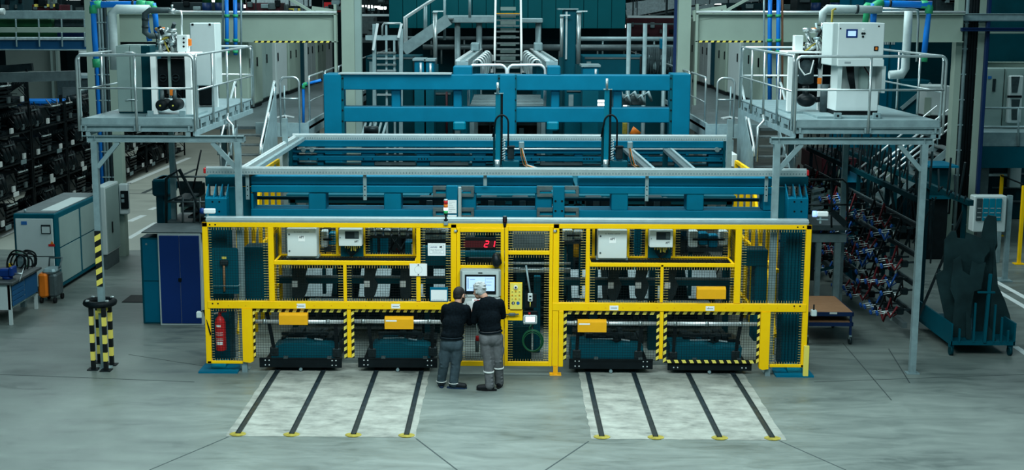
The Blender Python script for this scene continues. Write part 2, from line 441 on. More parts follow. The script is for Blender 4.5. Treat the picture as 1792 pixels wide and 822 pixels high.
# main posts (px centre ranges from the photo)
for r in ((353, 392, 363, 636), (469.8, 397, 479.4, 527), (728.6, 397, 735.8, 527), (789, 392, 799, 527), (1025, 400, 1032, 531), (1286, 400, 1297, 531), (1411.5, 396, 1420.5, 643)):
    if r[0] in (353, 1411.5):
        s = -1 if r[0] == 353 else 1
        xa, xb = (xat(353, 392), xat(362.6, 396)) if s < 0 else (xat(1411.5, 398), xat(1421, 398))
        MB().cbox(xa, xb, YF, YF+.07, Z_B, Z_T, .006).build('post', 'yellow', fence)
    else: fpart('post', r)
# wide lower posts and the middle beam
zm1, zm0 = zat(530.6, 887)+.02, zat(541.5, 887)
zl1, zl0 = zat(527.7, 600), zat(540.5, 600); zr1, zr0 = zat(531, 1200), zat(544.5, 1200)
MB().cbox(xat(363), xat(798), YF-.012, YF+.07, zl0, zl1, .006).build('middle_beam', 'yellow', fence)
MB().cbox(xat(967), xat(1412), YF-.012, YF+.07, zr0, zr1, .006).build('middle_beam', 'yellow', fence)
for a, b, c, zt, zb in ((424.5, 442.4, 585, zl0, 636.5), (1330, 1346.5, 590, zr0, 643)):
    mb = MB(); xa, xb = xat(a, c), xat(b, c); zb_ = zat(zb-1, 887); ch = .05
    pl = [(xa, zb_), (xb-ch, zb_-.015), (xb, zb_+.01), (xb, zt), (xa, zt)] if a < 900 else [(xa, zb_+.01), (xa+ch, zb_-.015), (xb, zb_), (xb, zt), (xa, zt)]
    mb.prism(pl, 'y', YF-.02, YF+.09); mb.build('wide_post', 'yellow', fence)
mb = MB(); xa, xb = xat(967, 540), xat(985.5, 600); mb.cbox(xa, xat(977.5, 540), YF, YF+.07, zat(640), Z_T, .006); mb.build('post', 'yellow', fence)
mb = MB(); mb.cbox(xat(977.5, 590), xat(985.8, 590), YF-.015, YF+.09, zat(640.5), zr0, .006); mb.build('wide_post', 'yellow', fence)
mb = MB(); xa, xb = xat(968, 648), xat(976, 648); mb.box(xa, xb, YF, YF+.07, .012, zat(640)); mb.cbox(xa-.06, xb+.06, YF-.05, YF+.13, 0, .014, .004); mb.build('post_foot', 'orange_yellow', fence)
fpart('post', (607.5, 540, 614.4, 625.5), .06); fpart('post', (1154.2, 544, 1160.6, 628), .06)
# bottom rails of the end panels
MB().cbox(xat(363, 634), xat(425, 634), YF, YF+.05, Z_B, zat(631.5, 390), .005).build('bottom_rail', 'yellow', fence)
MB().cbox(xat(1347, 641), xat(1411, 641), YF, YF+.05, Z_B, zat(637.8, 1380), .005).build('bottom_rail', 'yellow', fence)
mb = MB(); mb.cbox(xat(1405.3, 630), xat(1414.6, 630), YF-.05, YF-.002, .02, zat(604, 1410), .006); mb.build('post_sleeve', 'hazard_yellow', fence)
# grey leg under each wide post
for a, b in ((423, 432), (1340, 1349)): MB().box(xat(a, 640), xat(b, 640), YF+.03, YF+.10, 0.0, Z_B+.02).build('fence_leg', 'galv', fence)
# mid-row frames
for a, b in ((601, 606.6), (1155.6, 1160.8)):
    fpart('post', (a, 463, b, 529), .05)
NB = .55                                      # depth of the control box niches
for r in ((479.4, 456.5, 728.6, 463.5), (1032, 460.5, 1286, 467)): fpart('niche_rail', r, .05)
# niches: floor grate, back posts, back mesh
for (a, b, pf, posts) in ((479.4, 728.6, (457, 447), ((486, 491), (554.2, 559), (588, 592.2), (635, 639), (722, 727))), (1032, 1286, (461, 451), ((1036.5, 1041), (1097, 1101.5), (1129.5, 1134), (1177.8, 1182), (1275, 1280)))):
    zf = zat(pf[0], (a+b)/2); xa, xb = xat(a, 430), xat(b, 430); yb = YF+NB
    mb = MB()
    n = int((xb-xa)/.045)
    for i in range(n+1): x = xa+(xb-xa)*i/n; mb.box(x-.002, x+.002, YF+.05, yb, zf-.012, zf-.004)
    for k in range(11): y = YF+.06+k*.045; mb.box(xa, xb, y-.002, y+.002, zf-.008, zf-.002)
    mb.build('niche_floor', 'wire', fence)
    mb = MB(); mb.box(xa, xb, yb-.04, yb, zf-.03, zf+.02); mb.box(xa, xb, yb-.04, yb, Z_T-.05, Z_T)
    for s in (xa+.012, xb-.012): mb.box(s-.02, s+.02, YF+.05, yb, zf-.03, zf+.006)
    for s in (xa+.012, xb-.012): mb.box(s-.02, s+.02, YF+.05, yb, Z_T-.05, Z_T)
    mb.build('niche_frame', 'yellow', fence)
    for p, q in posts:
        xp, xq = at(p, 425, yb-.05).x, at(q, 425, yb-.05).x
        MB().box(xp, xq, yb-.05, yb-.0, zf+.02, Z_T-.05).build('niche_post', 'yellow', fence)
    cuts = [xa]+[at((p+q)/2, 425, yb-.02).x for p, q in posts[1:-1]]+[xb]
    for u, v in zip(cuts, cuts[1:]): mesh_grid(MB(), u+.02, v-.02, zf, Z_T-.04, yb-.02).build('mesh_panel', ['wire', 'wire_yellow'], fence)
    for s in (xa, xb):
        mb = MB()
        for i in range(12): y = YF+.06+i*.042; mb.box(s-.0016, s+.0016, y, y+.0032, zf, Z_T)
        for i in range(int((Z_T-zf)/.0425)): z = zf+i*.0425; mb.box(s-.0016, s+.0016, YF+.05, yb, z, z+.0032)
        mb.build('niche_side_mesh', 'wire', fence)
# flat mesh panels
for r in ((362.6, 397, 469.8, 527.5), (480, 464, 601, 527.5), (606.6, 464, 728.6, 527.5), (735.8, 397, 789, 527.5), (366, 539, 425, 632), (978, 400, 1025, 531),
          (1032, 467, 1155.6, 531), (1160.8, 467, 1286, 531), (1297, 401, 1411, 531), (1347, 544, 1406, 638)):
    x0, x1, z0, z1 = RX(*r, YF+.02); mesh_grid(MB(), x0, x1, z0, z1, YF+.02).build('mesh_panel', ['wire', 'wire_yellow'], fence)
# bolts on the flat middle beam, black drillings on the corners
mb = MB()
for py, pxs in ((534.2, range(400, 790, 30)), (538.2, range(1000, 1400, 30))):
    for px in pxs: p = at(px, py, YF-.012); mb.cyl(p, p-Vector((0, .006, 0)), .009, n=8)
mb.each('rivet', 'orange_yellow', fence)
mb = MB()
for px, py in ((367, 393), (376.5, 393), (1396, 397.4), (1406, 397.3), (372, 531), (381.5, 531), (1390, 535.5), (1400, 535.5)):
    p = at(px, py, YF-.012 if py > 500 else YF); mb.cyl(p+Vector((0, .01, 0)), p-Vector((0, .002, 0)), .014, n=10)
mb.each('hole_plug', 'black', fence)
# four hatch openings: hazard-taped mesh shutters
def shutter(r, bottom, where, yz=YF+.055):
    x0, x1, z0, z1 = RX(*r, yz); w = .052
    t = thing('mesh_shutter', 'hazard-taped black mesh shutter, '+where, 'shutter', ((x0+x1)/2, yz, z0), 'hazard taped mesh shutters')
    mb = MB()
    stripes(mb, (x0+w, z1-w/2), (x1-w, z1-w/2), w, yz-.006, yz+.012)
    mb.build('hazard_tape', ['hazard_black', 'hazard_yellow'], t)
    for xs in (x0+w/2, x1-w/2):
        mb = MB(); stripes(mb, (xs, z0), (xs, z1), w, yz-.006, yz+.012, slant=-1.3); mb.build('hazard_tape', ['hazard_black', 'hazard_yellow'], t)
    if bottom:
        mb = MB(); stripes(mb, (x0+w, z0+w/2), (x1-w, z0+w/2), w, yz-.006, yz+.012, slant=-1); mb.build('hazard_tape', ['hazard_black', 'hazard_yellow'], t)
    mb = MB(); mesh_grid(mb, x0+w, x1-w, z0+(.06 if bottom else 0), z1-w, yz+.004); mb.build('wire_mesh', ['wire', 'wire'], t)
    return t, x0, x1, z0, z1
shutter((441.5, 540.5, 607.5, 626), False, 'first from the left, beside the fire extinguisher')
shutter((614.5, 540.5, 784, 626.5), False, 'second from the left, next to the workers')
shutter((985.8, 544.5, 1154, 630), False, 'third from the left, right of the wire mesh gate')
shutter((1160.8, 544.5, 1330, 635), True, 'furthest right, taped on all four sides')
# silver roller tubes across the hatches
for i, (a, b, py, lab) in enumerate(((443, 607, 562, 'in the far left hatch'), (615, 786, 562, 'in the hatch left of the workers'), (988, 1154, 565, 'in the hatch right of the gate'), (1161, 1330, 566, 'in the far right hatch'))):
    y = YF+.13; p, q = at(a, py, y), at(b, py, y); q.z = p.z
    t = thing('roller_tube', 'silver roller tube behind the wire mesh '+lab, 'roller', ((p.x+q.x)/2, y, p.z-.04), 'roller tubes across the hatches')
    MB().tube([p, q], .035, 12).build('tube', 'bright', t)
    mb = MB()
    for u in (.12, .45, .8): c = p.lerp(q, u); mb.tube([c-Vector((.03, 0, 0)), c+Vector((.03, 0, 0))], .043, 12)
    mb.build('clamp_ring', 'steel', t)
# orange-yellow handle covers on the shutters
for r, lab, strip in (((488, 548, 538.5, 568), 'on the far left hatch', 0), ((673, 554.5, 723.5, 575.5), 'on the hatch left of the workers', 1), ((1011, 560, 1061.5, 581), 'on the hatch right of the gate', 1), ((1219.5, 502.5, 1270.5, 523), 'on the mesh panel above the far right hatch', 0)):
    y = YF-.06; x0, x1, z0, z1 = RX(*r, y)
    t = thing('motor_hood', 'orange-yellow folded sheet cover '+lab, 'cover', ((x0+x1)/2, y, z0), 'orange-yellow covers on the hatches')
    mb = MB(); mb.prism([(y-.01, z0), (y, z0), (y+.09, z0+.02), (y+.09, z1), (y+.03, z1), (y-.01, z1-.035)], 'x', x0, x1); mb.build('cover_shell', 'orange_yellow', t, .004)
    if strip: MB().box(x0+.02, x0+(x1-x0)*.42, y-.013, y-.009, z1-.075, z1-.05).build('white_strip', 'paper', t)
# small white plates on the beam
for px, py, lab in ((527, 535, 'above the far left hatch'), (692.5, 535.5, 'above the hatch left of the workers'), (1074.5, 538.5, 'above the hatch right of the gate'), (1242.5, 539.5, 'above the far right hatch')):
    y = YF-.013; x0, x1, z0, z1 = RX(px-7.6, py-4, px+7.6, py+4, y)
    t = thing('beam_sign', 'small white plate on the yellow beam '+lab, 'sign', ((x0+x1)/2, y, z0), 'white plates on the yellow beam')
    MB().box(x0, x1, y-.004, y, z0, z1).build('plate', 'paper', t); MB().box(x0+.02, x1-.02, y-.006, y-.004, (z0+z1)/2-.008, (z0+z1)/2+.006).build('print_line', 'ink_grey', t)
# ================================================================== DOORS IN THE FENCE
def leaf(name, label, xa, xb, ytop, ybot, rails, panels, where=None):
    x0, x1, z0, z1 = RX(xa, ytop, xb, ybot, YF-.012); w = .056
    t = thing(name, label, 'door', ((x0+x1)/2, YF-.012, z0))
    mb = MB(); mb.cbox(x0, x0+w, YF-.014, YF+.045, z0, z1, .006); mb.build('door_stile', 'yellow', t)
    mb = MB(); mb.cbox(x1-w, x1, YF-.014, YF+.045, z0, z1, .006); mb.build('door_stile', 'yellow', t)
    for a, b in rails:
        za, zb = at((xa+xb)/2, b, YF-.012).z, at((xa+xb)/2, a, YF-.012).z
        MB().cbox(x0+w, x1-w, YF-.014, YF+.045, za, zb, .005).build('door_rail', 'yellow', t)
    for a, b in panels:
        za, zb = at((xa+xb)/2, b, YF+.01).z, at((xa+xb)/2, a, YF+.01).z
        mesh_grid(MB(), x0+w, x1-w, za, zb, YF+.01).build('wire_mesh', ['wire', 'wire_yellow'], t)
    return t, x0, x1, z0, z1
dc, dx0, dx1, dz0, dz1 = leaf('control_door', 'yellow framed door carrying the red number display and the operator screen', 799.5, 882, 398.8, 640.3, ((398.8, 406), (464.4, 470.4), (632.3, 640.3)), ((406, 464.4), (546, 632.3)))
gt, gx0, gx1, gz0, gz1 = leaf('mesh_gate', 'tall yellow framed wire mesh gate with a grey latch, right of the operator screen', 883, 966.8, 396, 640.5, ((396, 404), (439, 445.5), (633, 640.5)), ((404, 439), (445.5, 633)))
r = RX(889, 541.5, 914.5, 560.5, YF-.016); MB().cbox(r[0], r[1], YF-.022, YF-.002, r[2], r[3], .004).build('lock_plate', 'yellow', gt)
p = at(884, 550, YF-.06); q = at(908, 549.5, YF-.06)
mb = MB(); mb.bar(p, q, .018, .02); mb.cbox(p.x+.06, p.x+.17, YF-.07, YF-.02, p.z-.022, p.z+.022, .006); mb.build('latch_handle', 'greymetal', gt, label='grey latch handle')
for px in (797, 971):
    p = at(px, 404, YF-.02)
    c = MB(); c.cbox(p.x-.022, p.x+.022, YF-.035, YF-.002, p.z-.02, p.z+.02, .006); c.cbox(p.x+.022, p.x+.036, YF-.03, YF-.004, p.z-.016, p.z+.016, .004, 1)
    tag(c.build('door_switch', ['alu', 'black']), 'small silver door switch at the top of the %s' % ('control door left stile' if px < 800 else 'wire mesh gate right stile'), 'switch', 'door switches')

# number display
y = YF-.03; x0, x1, z0, z1 = RX(806.5, 416, 876, 435.8, YF+.05); y = YF+.04
t = thing('number_display', 'black LED display showing a red 21', 'display', ((x0+x1)/2, y, z0))
MB().cbox(x0, x1, y, y+.09, z0, z1, .008).build('housing', 'black', t)
r = RX(811.5, 421, 866.5, 432.8, y-.002); MB().box(r[0], r[1], y-.003, y, r[2], r[3]).build('display_window', 'led_off', t)
def digit(px0, px1, py0, py1, segs):
    a, b, c, d = RX(px0, py0, px1, py1, y-.005); h = (d-c)/2; w = b-a; s = .017; sl = .17
    S = {'A': ((0, 2), (1, 2)), 'B': ((1, 2), (1, 1)), 'C': ((1, 1), (1, 0)), 'D': ((0, 0), (1, 0)), 'E': ((0, 1), (0, 0)), 'F': ((0, 2), (0, 1)), 'G': ((0, 1), (1, 1))}
    mb = MB()
    for k in segs:
        (u, v), (u2, v2) = S[k]; P = lambda u, v: Vector((a+u*w+v*h*sl, y-.006, c+v*h))
        e = P(u2, v2)-P(u, v); g = e.normalized()*.004; mb.bar(P(u, v)+g, P(u2, v2)-g, s, .004, up=(0, 1, 0))
    mb.build('led_digit', 'led', t)
digit(847.5, 853.5, 421.5, 432, 'ABGED'); digit(860, 864.5, 421.5, 432, 'BC')

# black rounded housing on the stile
c = at(868.5, 455, YF-.10)
t = thing('warning_horn', 'black rounded horn housing hung below the red number display', 'horn', (c.x, c.y, c.z-.12))
mb = MB(); mb.tube([c+Vector((-.02, .0, .115)), c+Vector((-.01, 0, .08)), c, c+Vector((.01, 0, -.06)), c+Vector((.015, 0, -.115))], [.02, .055, .085, .085, .03], 16); mb.build('horn_body', 'blackpart', t)
mb = MB(); mb.box(c.x-.02, c.x+.07, c.y, YF, c.z+.06, c.z+.09); mb.build('bracket', 'black', t)

# operator terminal
y = YF-.13; x0, x1, z0, z1 = RX(805, 471, 876.5, 512, y); zb = at(840, 532, y).z
t = thing('operator_terminal', 'grey operator terminal with a bright screen, in front of the two workers', 'control panel', ((x0+x1)/2, y, zb-.10))
MB().cbox(x0, x1, y, YF+.06, at(840, 521, y).z, z1, .03).build('housing', 'terminal', t)
MB().cbox(x0+.035, x1-.035, y-.012, y, at(840, 519, y).z, z1-.03, .01).build('front_plate', 'grey_box', t)
r = RX(813.5, 480.5, 868, 514.5, y-.02); MB().cbox(r[0], r[1], y-.024, y-.012, r[2], r[3], .004).build('screen_bezel', 'black', t)
r = RX(816.5, 484, 865.5, 508.8, y-.026)
sp = MB().box(r[0], r[1], y-.0275, y-.024, r[2], r[3]).build('screen', 'screen', t)
w_, h_ = r[1]-r[0], r[3]-r[2]
mb = MB()
for u0, u1, v in ((.45, .62, .52), (.42, .55, .36), (.12, .3, .80), (.70, .95, .84), (.70, .9, .62), (.7, .88, .40), (.12, .34, .2)): mb.box(r[0]+u0*w_, r[0]+u1*w_, y-.0285, y-.0275, r[2]+v*h_, r[2]+(v+.025)*h_)
mb.box(r[0]+.04*w_, r[0]+.065*w_, y-.0285, y-.0275, r[2]+.15*h_, r[2]+.9*h_); mb.box(r[0]+.672*w_, r[0]+.678*w_, y-.0285, y-.0275, r[2]+.05*h_, r[2]+.95*h_)
mb.build('screen_lines', 'screen_ink', sp)
p = at(840.5, 477.5, y-.02); MB().cbox(p.x-.035, p.x+.035, y-.02, y-.012, p.z-.008, p.z+.008, .003).build('card_slot', 'black', t)
# sloping operating shelf under the screen
mb = MB(); zt = at(840, 520, y).z; zq = at(840, 543, y).z
mb.prism([(y, zt), (y-.10, zq+.03), (y-.10, zq-.02), (YF-.02, zq-.02), (YF-.02, zt)], 'x', x0+.01, x1-.01); mb.build('key_shelf', 'terminal', t)
p0 = at(832, 530, y-.05)
mb = MB()
for i in range(3): b = Vector((x0+.12+.06*i, y-.035-.018*i, zt-.10)); mb.cyl(b+Vector((0, .02, 0)), b+Vector((0, -.03, .0)), .014, n=10)
mb.each('push_button', 'black', t)
mb = MB(); n_x = x0+.24; mb.prism([(y-.012, zt-.02), (y-.075, zq+.07), (y-.08, zq+.07), (y-.017, zt-.02)], 'x', x0+.20, x0+.46); o = mb.build('notice_sheet', 'paper', t)
mb = MB(); mb.prism([(y-.022, zt-.035), (y-.030, zt-.055), (y-.035, zt-.055), (y-.027, zt-.035)], 'x', x0+.23, x0+.43); mb.build('red_line', 'ink_red', o)
# hoses and red valve under the terminal
a = at(836, 548, YF+.02); b = at(838, 600, YF-.03)
t = thing('air_gun', 'dark air gun with a red grip hung on the lower mesh of the control door', 'tool', (b.x, b.y, b.z-.2))
MB().tube([a, a+Vector((-.02, -.02, -.2)), b+Vector((-.01, 0, .1))], .008, 6).build('air_hose', 'insul', t)
b = at(835, 605, YF-.03); mb = MB(); mb.cyl(b+Vector((0, 0, .09)), b+Vector((0, 0, -.10)), .04, .03, 10); mb.build('gun_body', 'greymetal', t)
mb = MB(); mb.cyl(b+Vector((.005, 0, .17)), b+Vector((.005, 0, .09)), .03, .035, 10); mb.build('grip', 'red', t)

# yellow button panel
y = YF-.05; x0, x1, z0, z1 = RX(892, 494.5, 914, 541.5, y)
t = thing('button_station', 'yellow push-button panel on the mesh gate beside the grey latch', 'control panel', ((x0+x1)/2, y, z0))
MB().cbox(x0, x1, y, YF, z0, z1, .008).build('panel_box', 'yellow', t)
MB().box(x0+.008, x1-.008, y-.003, y, z0+.008, z1-.008).build('face_plate', 'hazard_yellow', t)
c = at(902.5, 502, y); mb = MB(); mb.cyl((c.x, y, c.z), (c.x, y-.03, c.z), .032, n=18); mb.build('stop_button', 'white', t); MB().cyl((c.x, y-.03, c.z), (c.x, y-.045, c.z), .015, n=12).build('button_core', 'black', t)
for j, py in enumerate((509.5, 516.3, 522.5)):
    for i, px in enumerate((896.5, 902.5, 909)):
        c = at(px, py, y); mb = MB(); mb.cyl((c.x, y-.002, c.z), (c.x, y-.012, c.z), .014, n=10); mb.build('key', 'orange_yellow' if (i+j) % 2 else 'hazard_yellow', t)
        MB().box(c.x-.007, c.x+.007, y-.014, y-.012, c.z-.002, c.z+.004).build('key_mark', 'ink', t)
for px, m in ((898, 'ink'), (906.5, 'blue_dot')):
    c = at(px, 530, y); MB().cyl((c.x, y-.002, c.z), (c.x, y-.008, c.z), .027, n=18).build('round_symbol', m, t)
c = at(898, 530, y); MB().box(c.x-.004, c.x+.006, y-.010, y-.008, c.z-.02, c.z+.02).build('symbol_mark', 'white', t)

# hand-held pendant, its coiled cable, socket box and backing plate
y = YF-.05; x0, x1, z0, z1 = RX(915.8, 550.5, 939.8, 567, y)
t = thing('teach_pendant', 'pale grey hand-held terminal with a white screen hung on the mesh gate', 'control panel', ((x0+x1)/2, y, z0))
MB().cbox(x0, x1, y-.02, y+.03, z0, z1, .025).build('shell', 'white_box', t)
r = RX(919.5, 553.5, 936, 563.5, y-.021); MB().cbox(r[0]-.008, r[1]+.008, y-.024, y-.02, r[2]-.008, r[3]+.008, .003).build('screen_bezel', 'darkmetal', t)
MB().box(r[0], r[1], y-.026, y-.024, r[2], r[3]).build('screen', 'screen_pale', t)
p = at(926.5, 549.5, y); MB().cyl((p.x, y, p.z-.005), (p.x, y, p.z+.03), .02, n=12).build('stop_button', 'red', t)
r = RX(914, 544, 941, 551, y+.03); MB().cbox(r[0], r[1], y+.032, y+.06, r[2]-.06, r[3], .01).build('holder', 'black', t)
c = at(932, 596, YF-.05)
mb = MB(); rr = rnd
for k in range(7):
    R_ = .155+.012*math.sin(k*2.1); cc = c+Vector((.01*math.cos(k*1.7), -.010*k, .012*math.sin(k*2.3)))
    mb.tube([cc+Vector((R_*1.02*math.cos(2*math.pi*i/28), 0, R_*1.1*math.sin(2*math.pi*i/28))) for i in range(28)], .009, 6, closed=True)
mb.tube([c+Vector((0, 0, .17)), c+Vector((-.06, -.02, .22)), c+Vector((-.02, -.01, .28))], .009, 6)
cl = mb.build('cable_coil', 'hose_green'); tag(cl, 'dark green cable coiled below the pale hand-held terminal', 'cable')
y = YF-.03; r = RX(918, 514, 939, 538, y); bp = MB().cbox(r[0], r[1], y, YF+.0, r[2], r[3], .004).build('backing_board', 'black'); tag(bp, 'black backing plate behind the grey socket box on the mesh gate', 'plate')
r = RX(923.8, 513, 932, 527.5, y-.04)
t = thing('socket_box', 'small pale grey socket box with a conduit on the black backing plate', 'socket', ((r[0]+r[1])/2, y-.04, r[2]))
MB().cbox(r[0], r[1], y-.05, y, r[2], r[3], .01).build('box', 'white_box', t)
mb = MB(); mx = (r[0]+r[1])/2; mz = (r[2]+r[3])/2
for dz in (.02, -.035): mb.cbox(mx-.018, mx+.018, y-.055, y-.05, mz+dz-.012, mz+dz+.012, .003)
mb.each('socket_hole', 'black', t)
a = at(920.5, 464, YF-.03); MB().tube([Vector((mx, y-.02, r[3])), Vector((mx-.02, y-.02, r[3]+.12)), a], .016, 8).build('conduit', 'galv', t)
MB().cyl((mx, y-.03, r[2]), (mx, y-.03, r[2]-.09), .008, n=8).build('plug_lead', 'hazard_yellow', t)

# ------------------------------------------------------------------ control boxes in the niches
def big_box(r, label, n):
    y = YF+.18; x0, x1, z0, z1 = RX(*r, y)
    t = thing('electrical_cabinet', label, 'cabinet', ((x0+x1)/2, y, z0), 'pale boxes in the fence niches')
    MB().cbox(x0, x1, y+.03, y+.33, z0, z1, .01).build('cabinet_body', 'grey_box', t)
    d = MB().cbox(x0+.004, x1-.004, y, y+.028, z0+.004, z1-.004, .008).build('door', 'white_box', t)
    for u in (.78, .20):
        mb = MB(); cz = z0+(z1-z0)*u; mb.cyl((x0+.04, y, cz), (x0+.04, y-.008, cz), .015, n=10); mb.build('lock', 'greymetal', d)
    cx = (x0+x1)/2; cz = z0+(z1-z0)*.64
    MB().box(cx-.055, cx+.055, y-.002, y, cz-.05, cz+.045).build('sticker', 'paper', d)
    text('lettering', 'APT', .055, (cx, y-.003, cz+.02), 'ink', d, .085)
    mb = MB()
    for k in range(16):
        if k in (2, 9): continue
        mb.box(cx-.125+k*.0155, cx-.125+k*.0155+.011, y-.001, y, z0+(z1-z0)*.845, z0+(z1-z0)*.845+.014+.006*((k*7) % 3 == 0))
    mb.build('faint_print', 'ink_grey', d)
    mb = MB(); mb.box(x0-.02, x1+.02, y+.06, y+.3, z0-.035, z0); mb.each('mounting_rail', 'galv', t)
big_box((502, 399, 554, 449), 'large pale cabinet with a black-lettered sticker, in the left fence niche', 1)
big_box((1046.5, 402, 1097.5, 452.5), 'large pale cabinet with a black-lettered sticker, in the right fence niche', 2)
def meter_box(r, label):
    y = YF+.22; x0, x1, z0, z1 = RX(*r, y); w = x1-x0; h = z1-z0
    t = thing('meter_box', label, 'cabinet', ((x0+x1)/2, y, z0-.15), 'pale boxes in the fence niches')
    MB().cbox(x0, x1, y+.02, y+.22, z0, z1, .01).build('cabinet_body', 'grey_box', t)
    d = MB().cbox(x0+.003, x1-.003, y, y+.02, z0+.003, z1-.003, .006).build('door', 'white_box', t)
    MB().cbox(x0+w*.28, x0+w*.88, y-.004, y, z0+h*.44, z0+h*.88, .004).build('display_bezel', 'darkmetal', d)
    MB().box(x0+w*.31, x0+w*.66, y-.006, y-.004, z0+h*.5, z0+h*.82).build('display', 'screen_dark', d)
    MB().box(x0+w*.69, x0+w*.86, y-.006, y-.004, z0+h*.5, z0+h*.82).build('keypad', 'greymetal', d)
    text('lettering', 'APT', .05, (x0+w*.77, y-.002, z0+h*.27), 'ink', d, .07)
    MB().cyl((x0+.025, y, z0+h*.5), (x0+.025, y-.008, z0+h*.5), .009, n=8).build('lock', 'greymetal', d)
    for k in range(8):
        xx = x0+w*(.27+.085*k); L = (.05, .06, .05, .10, .09, .10, .06, .045)[k]
        MB().cyl((xx, y+.10, z0), (xx+.006*((k*5) % 3-1), y+.10, z0-L), .007 if L < .08 else .011, n=6).build('cable_lug', 'hazard_yellow', t)
    mb = MB()
    for k in range(6): xx = x0+w*(.3+.1*k); mb.tube([(xx, y+.12, z0), (xx, y+.12, z0-.1), (x0+w*.5, y+.14, z0-.2)], .008, 5)
    mb.build('cable_bundle', 'black', t)
    MB().box(x0, x1, y+.24, y+.25, z0-.22, z1).build('back_plate', 'teal', t)
meter_box((592.5, 401, 633, 430.5), 'small pale box with dark display and yellow cable lugs, in the left fence niche')
meter_box((1137, 402, 1178, 433), 'small pale box with dark display and yellow cable lugs, in the right fence niche')

# ------------------------------------------------------------------ signs, tower lights
y = YF-.005; x0, x1, z0, z1 = RX(748.8, 425.5, 779.8, 447.2, y); w = x1-x0; h = z1-z0
t = thing('warning_sign', 'white camera warning sign with a grey border on the mesh left of the control door', 'sign', ((x0+x1)/2, y, z0))
MB().box(x0, x1, y-.006, y, z0, z1).build('board', 'paper', t)
MB().frame(x0+w*.10, x1-w*.09, z0+h*.16, z1-h*.13, y-.008, y-.006, .004).build('border_line', 'ink_grey', t)
text('lettering', 'ACHTUNG!', .03, (x0+w*.34, y-.007, z0+h*.69), 'navy', t, w*.38)
text('lettering', 'Dieser Bereich wird', .025, (x0+w*.5, y-.007, z0+h*.47), 'ink_grey', t, w*.68)
text('lettering', 'videoüberwacht', .02, (x0+w*.5, y-.007, z0+h*.31), 'ink_grey', t, w*.52)
mb = MB(); mb.bar((x0+w*.66, y-.008, z0+h*.69), (x0+w*.80, y-.008, z0+h*.75), .022, .003, up=(0, 1, 0)); mb.bar((x0+w*.77, y-.008, z0+h*.70), (x0+w*.80, y-.008, z0+h*.60), .007, .003, up=(0, 1, 0)); mb.build('camera_symbol', 'ink', t)
y = YF-.012; x0, x1, z0, z1 = RX(752.3, 502.3, 784, 527.8, y)
t = thing('document_holder', 'teal holder with a white sheet on the mesh beside the left worker', 'sign', ((x0+x1)/2, y, z0))
MB().cbox(x0, x1, y-.004, y+.01, z0, z1, .004).build('holder_frame', 'blue', t); MB().box(x0+.018, x1-.018, y-.007, y-.004, z0+.02, z1-.045).build('sheet', 'paper', t)
mb = MB()
for k in range(7): mb.box(x0+.04+.028*k, x0+.04+.028*k+.02, y-.0085, y-.007, z0+.03, z0+.036)
mb.build('print_line', 'ink_grey', t)
y = YF-.02; x0, x1, z0, z1 = RX(717, 461, 747.3, 482.3, y)
t = thing('blank_sign', 'blank white plate with two black screws on the post between two mesh panels', 'plate', ((x0+x1)/2, y, z0))
MB().box(x0, x1, y-.006, y, z0, z1).build('plate', 'paper', t)
mb = MB()
for dz in (.02, z1-z0-.02): mb.cyl(((x0+x1)/2, y-.006, z0+dz), ((x0+x1)/2, y-.012, z0+dz), .011, n=10)
mb.each('screw', 'black', t)
cx, cz = (x0+x1)/2, (z0+z1)/2; mb = MB(); mb.tube([(cx+.062*math.cos(2*math.pi*i/24), y-.0062, cz+.062*math.sin(2*math.pi*i/24)) for i in range(24)], .0018, 4, closed=True); mb.build('ring_mark', 'ink_grey', t)
# teal device and paper tag behind the niche mesh
y = YF+.75; x0, x1, z0, z1 = RX(709, 423, 722, 456, y)
t = thing('junction_box', 'teal device box with a white paper strip behind the mesh near the blank white plate', 'box', ((x0+x1)/2, y, z0))
MB().cbox(x0, x1, y, y+.3, z0, z1, .01).build('box', 'blue', t); r = RX(720.5, 427, 727, 448, y-.01); MB().box(r[0], r[1], y-.012, y-.004, r[2], r[3]).build('paper_strip', 'paper', t)
MB().box(r[0]-.01, r[1]+.01, y-.003, y+.05, r[2]-.06, r[3]+.03).build('strip_holder', 'black', t)
# signal tower
y = YF-.02; c = at(780.3, 389, y)
t = thing('signal_tower', 'slim signal tower of red, orange, blue-white and green lenses on the fence top channel', 'signal light', (c.x, y, c.z))
zz = lambda py: at(780.3, py, y).z
MB().cbox(c.x-.035, c.x+.035, y-.02, y+.02, zz(393.5), zz(386.5), .005).build('foot', 'galv', t)
MB().cyl((c.x, y, zz(386.5)), (c.x, y, zz(373)), .016, n=10).build('stem', 'black', t)
MB().cyl((c.x, y, zz(385.5)), (c.x, y, zz(383.5)), .034, n=14).build('collar', 'black', t)
for a, b, m in ((373.2, 368.3, 'signal_green'), (368, 363.3, 'lampwhite'), (363, 357.3, 'orange'), (357, 350.5, 'red')):
    MB().cyl((c.x, y, zz(a)), (c.x, y, zz(b)), .033, n=16).build('lens', m, t)
MB().cyl((c.x, y, zz(375.5)), (c.x, y, zz(373.2)), .034, n=16).build('base_cap', 'black', t)
MB().cyl((c.x, y, zz(350.5)), (c.x, y, zz(348.4)), .034, .030, n=16).build('top_cap', 'alu', t)
y = YF-.01; c = at(883.4, 397, y); zz = lambda py: at(883.4, py, y).z
t = thing('warning_beacon', 'black cylindrical beacon with a faint red lens above the mesh gate', 'signal light', (c.x, y, c.z))
MB().cyl((c.x, y, zz(397)), (c.x, y, zz(389)), .02, .03, n=12).build('stem', 'black', t); MB().cyl((c.x, y, zz(389)), (c.x, y, zz(379)), .036, n=16).build('beacon_body', 'black', t)
